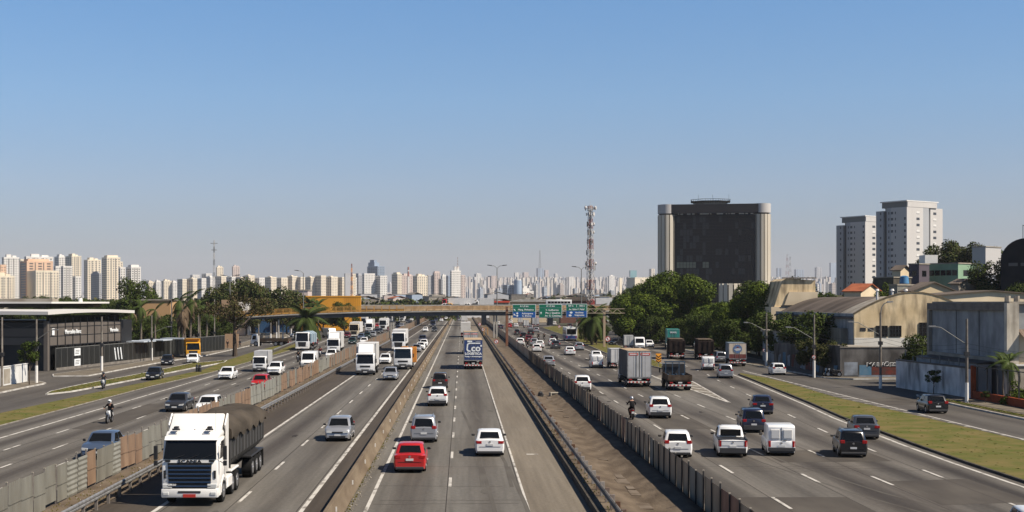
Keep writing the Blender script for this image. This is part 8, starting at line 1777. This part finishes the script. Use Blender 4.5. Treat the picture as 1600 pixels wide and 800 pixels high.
put('garb', 1106.5, 562, 1, C_dgrey, 'rusty brown high sided truck in the shade of the trees', None, -5); put('garb', 1061.5, 561, 1, C_black, 'black high sided truck left of the rusty brown one', None, -5)
put('teal', 1056, 546, 1, C_white, 'teal green box truck in the tree shade', None, -6)
put('van', 1002, 546.5, -1, C_white, 'white and blue van facing the camera at the island road', None, -5, scale=.95); put('hatch', 1016, 543, -1, C_white, 'white car right of the white and blue van'); put('boxs', 985.5, 546, 1, C_blue, 'blue grey box truck left of the white and blue van', None, -5)
put('boxt', 984, 533, 1, None, 'dull tan truck body under the left end of the tree mass')
put('sedan', 966, 540, -1, C_black, 'black car on the shaded road behind the island', None, -40)
put('hatch', 1219.5, 586, 1, C_white, 'white hatchback alone on the right service road', None, -4)
put('hatch', 1469, 645.5, 1, C_black, 'black hatchback driving past the whitewashed wall', None, -4)
x, y = P(1592, 626); use(PR['van'][0], (51.2, 112, 0), R(200), 'dark green van parked behind the orange fence', 'van', None, C_dgreen)
# vehicles on the viaduct
VZ = 7.15
def onv(kind, px, Y, rz, col, label, sc=.9): return use(PR[kind][0], ((px - VX) * Y / F, Y, VZ), R(rz), label, CAT.get(kind, 'truck'), 'traffic on the viaduct', col, sc)
onv('semi', 716, 518, 90, C_red, 'red cabbed truck with white trailer crossing the viaduct'); onv('boxw', 757, 520, 90, C_white, 'long white truck crossing the middle of the viaduct'); onv('bus', 873, 517, 90, None, 'coach crossing the viaduct behind the signs'); onv('semi', 946, 518, 90, C_red, 'red truck on the right end of the viaduct')
for i, (px, c, t) in enumerate(((700, C_yel, 'orange'), (728, C_white, 'first white'), (740, C_grey, 'grey'), (694, C_white, 'second white'))): onv('hatch', px, 516, 90, c, t + ' car crossing the left part of the viaduct', 1.)
o = empty('red_awning', ((780 - VX) * 560 / F, 560, 0), 0, 'bright red orange shed roof seen above the viaduct', 'shed'); MB().box(-4, 4, 0, 6, 0, 8.9).build('wall', M_concl, o, smooth=False); MB().box(-4.4, 4.4, -1, 7, 8.9, 9.6).build('roof', mat('red_orange_sheet', (.5, .05, .02), .6), o, smooth=False)

# motorcycles
def bike(px, py, d, col, jacket, helm, lab, rlab, yaw=0.):
    proto, q = PR['moto']; Yc = F * H / (py - VY); Y = Yc + .62; X = (px - VX) * (Yc) / F; rz = (0 if d > 0 else math.pi) + R(yaw)
    use(proto, (X, Y, 0), rz, lab, 'motorcycle', 'motorcycles', col); rider((X, Y, 0), rz, rlab, jacket, helm)
bike(167.5, 662, -1, C_white, M_jblk, C_white, 'white motorcycle nearest the camera on the left local carriageway', 'rider in black with a white helmet on the nearest left motorcycle')
bike(159, 608, -1, C_white, M_jgry, C_navy, 'white motorcycle on the left slip road beside the grass', 'rider in grey on the left slip road motorcycle', 8)
bike(470, 576, -1, C_silver, M_jgry, C_beige, 'motorcycle squeezing past the tall white van', 'rider in grey beside the tall white van')
bike(465, 566, -1, C_black, M_jblk, C_black, 'dark motorcycle behind the one beside the white van', 'rider in black behind the white van rider')
bike(499.5, 558, -1, C_white, M_jred, C_black, 'motorcycle in front of the grey white box truck', 'rider in red between the two trucks')
bike(488.5, 550, -1, C_black, M_jblk, C_red, 'motorcycle beside the tarpaulined trailer', 'rider in black beside the tarpaulined trailer')
bike(494.5, 541, -1, C_red, M_jred, C_white, 'far motorcycle behind the tarpaulined trailer', 'rider in red behind the tarpaulined trailer')
bike(988.5, 655.5, 1, C_red, M_jblk, C_silver, 'motorcycle riding away near the brown panel fence', 'rider in black leather with a silver helmet seen from behind')
bike(824.5, 544, 1, C_black, M_jblk, C_black, 'motorcycle between the tight trio and the white tall car', 'rider in black between the tight trio and the fence')
bike(841.5, 531, 1, C_black, M_jblk, C_dgrey, 'left one of two motorcycles riding side by side', 'left one of two riders in black side by side'); bike(850.5, 531.5, 1, C_black, M_jblk, C_dgrey, 'right one of two motorcycles riding side by side', 'right one of two riders in black side by side')
bike(615 - 9, 519, -1, C_red, M_jred, C_black, 'far motorcycle left of the pale footbridge columns', 'far rider in red left of the pale footbridge columns')
x, y = P(1303, 590.5); use(PR['moto'][0], (x, y, .14), R(75), 'black motorcycle parked on the pavement by the graffiti wall', 'motorcycle', None, C_black); x, y = P(1297, 590); use(PR['moto'][0], (x, y, .14), R(95), 'second dark motorcycle parked against the first by the graffiti wall', 'motorcycle', None, C_dgrey)
for i, (px, py, j, t) in enumerate(((355.5, 546, M_jblk, 'person in black walking at the end of the dark fence'), (375, 545, M_jgry, 'person in grey standing behind the bare tree trunk'))):
    x, y = P(px, py); walker((x, y, .14), R(150 if i else 200), t, j, M_jblk, 'people on the left pavement')
o = empty('tan_hut', P(361, 545) + (.1,), 0, 'small tan wall end beside the walking person', 'wall'); MB().box(-1.2, 1.4, 0, .4, 0, 2.8).build('wall', mat('brown_render', (.36, .24, .15), .85), o, smooth=False)
for k_, (pr_, q_) in PR.items():      # prototypes that found no place are removed
    if pr_.name not in USED:
        for c_ in list(pr_.children_recursive) + [pr_]: bpy.data.objects.remove(c_)
# ---------------------------------------------------------------- haze
s = MB(); s.box(-7600, 7600, -60, 16500, -1.2, 560)
hm_ = bpy.data.materials.new('haze'); hm_.use_nodes = True; n = hm_.node_tree; n.nodes.clear()
out = n.nodes.new('ShaderNodeOutputMaterial'); v = n.nodes.new('ShaderNodeVolumePrincipled')
v.inputs['Density'].default_value = .000058; v.inputs['Color'].default_value = (.80, .82, .88, 1)
n.links.new(v.outputs[0], out.inputs['Volume'])
s.build('haze', hm_, kind='stuff', smooth=False)
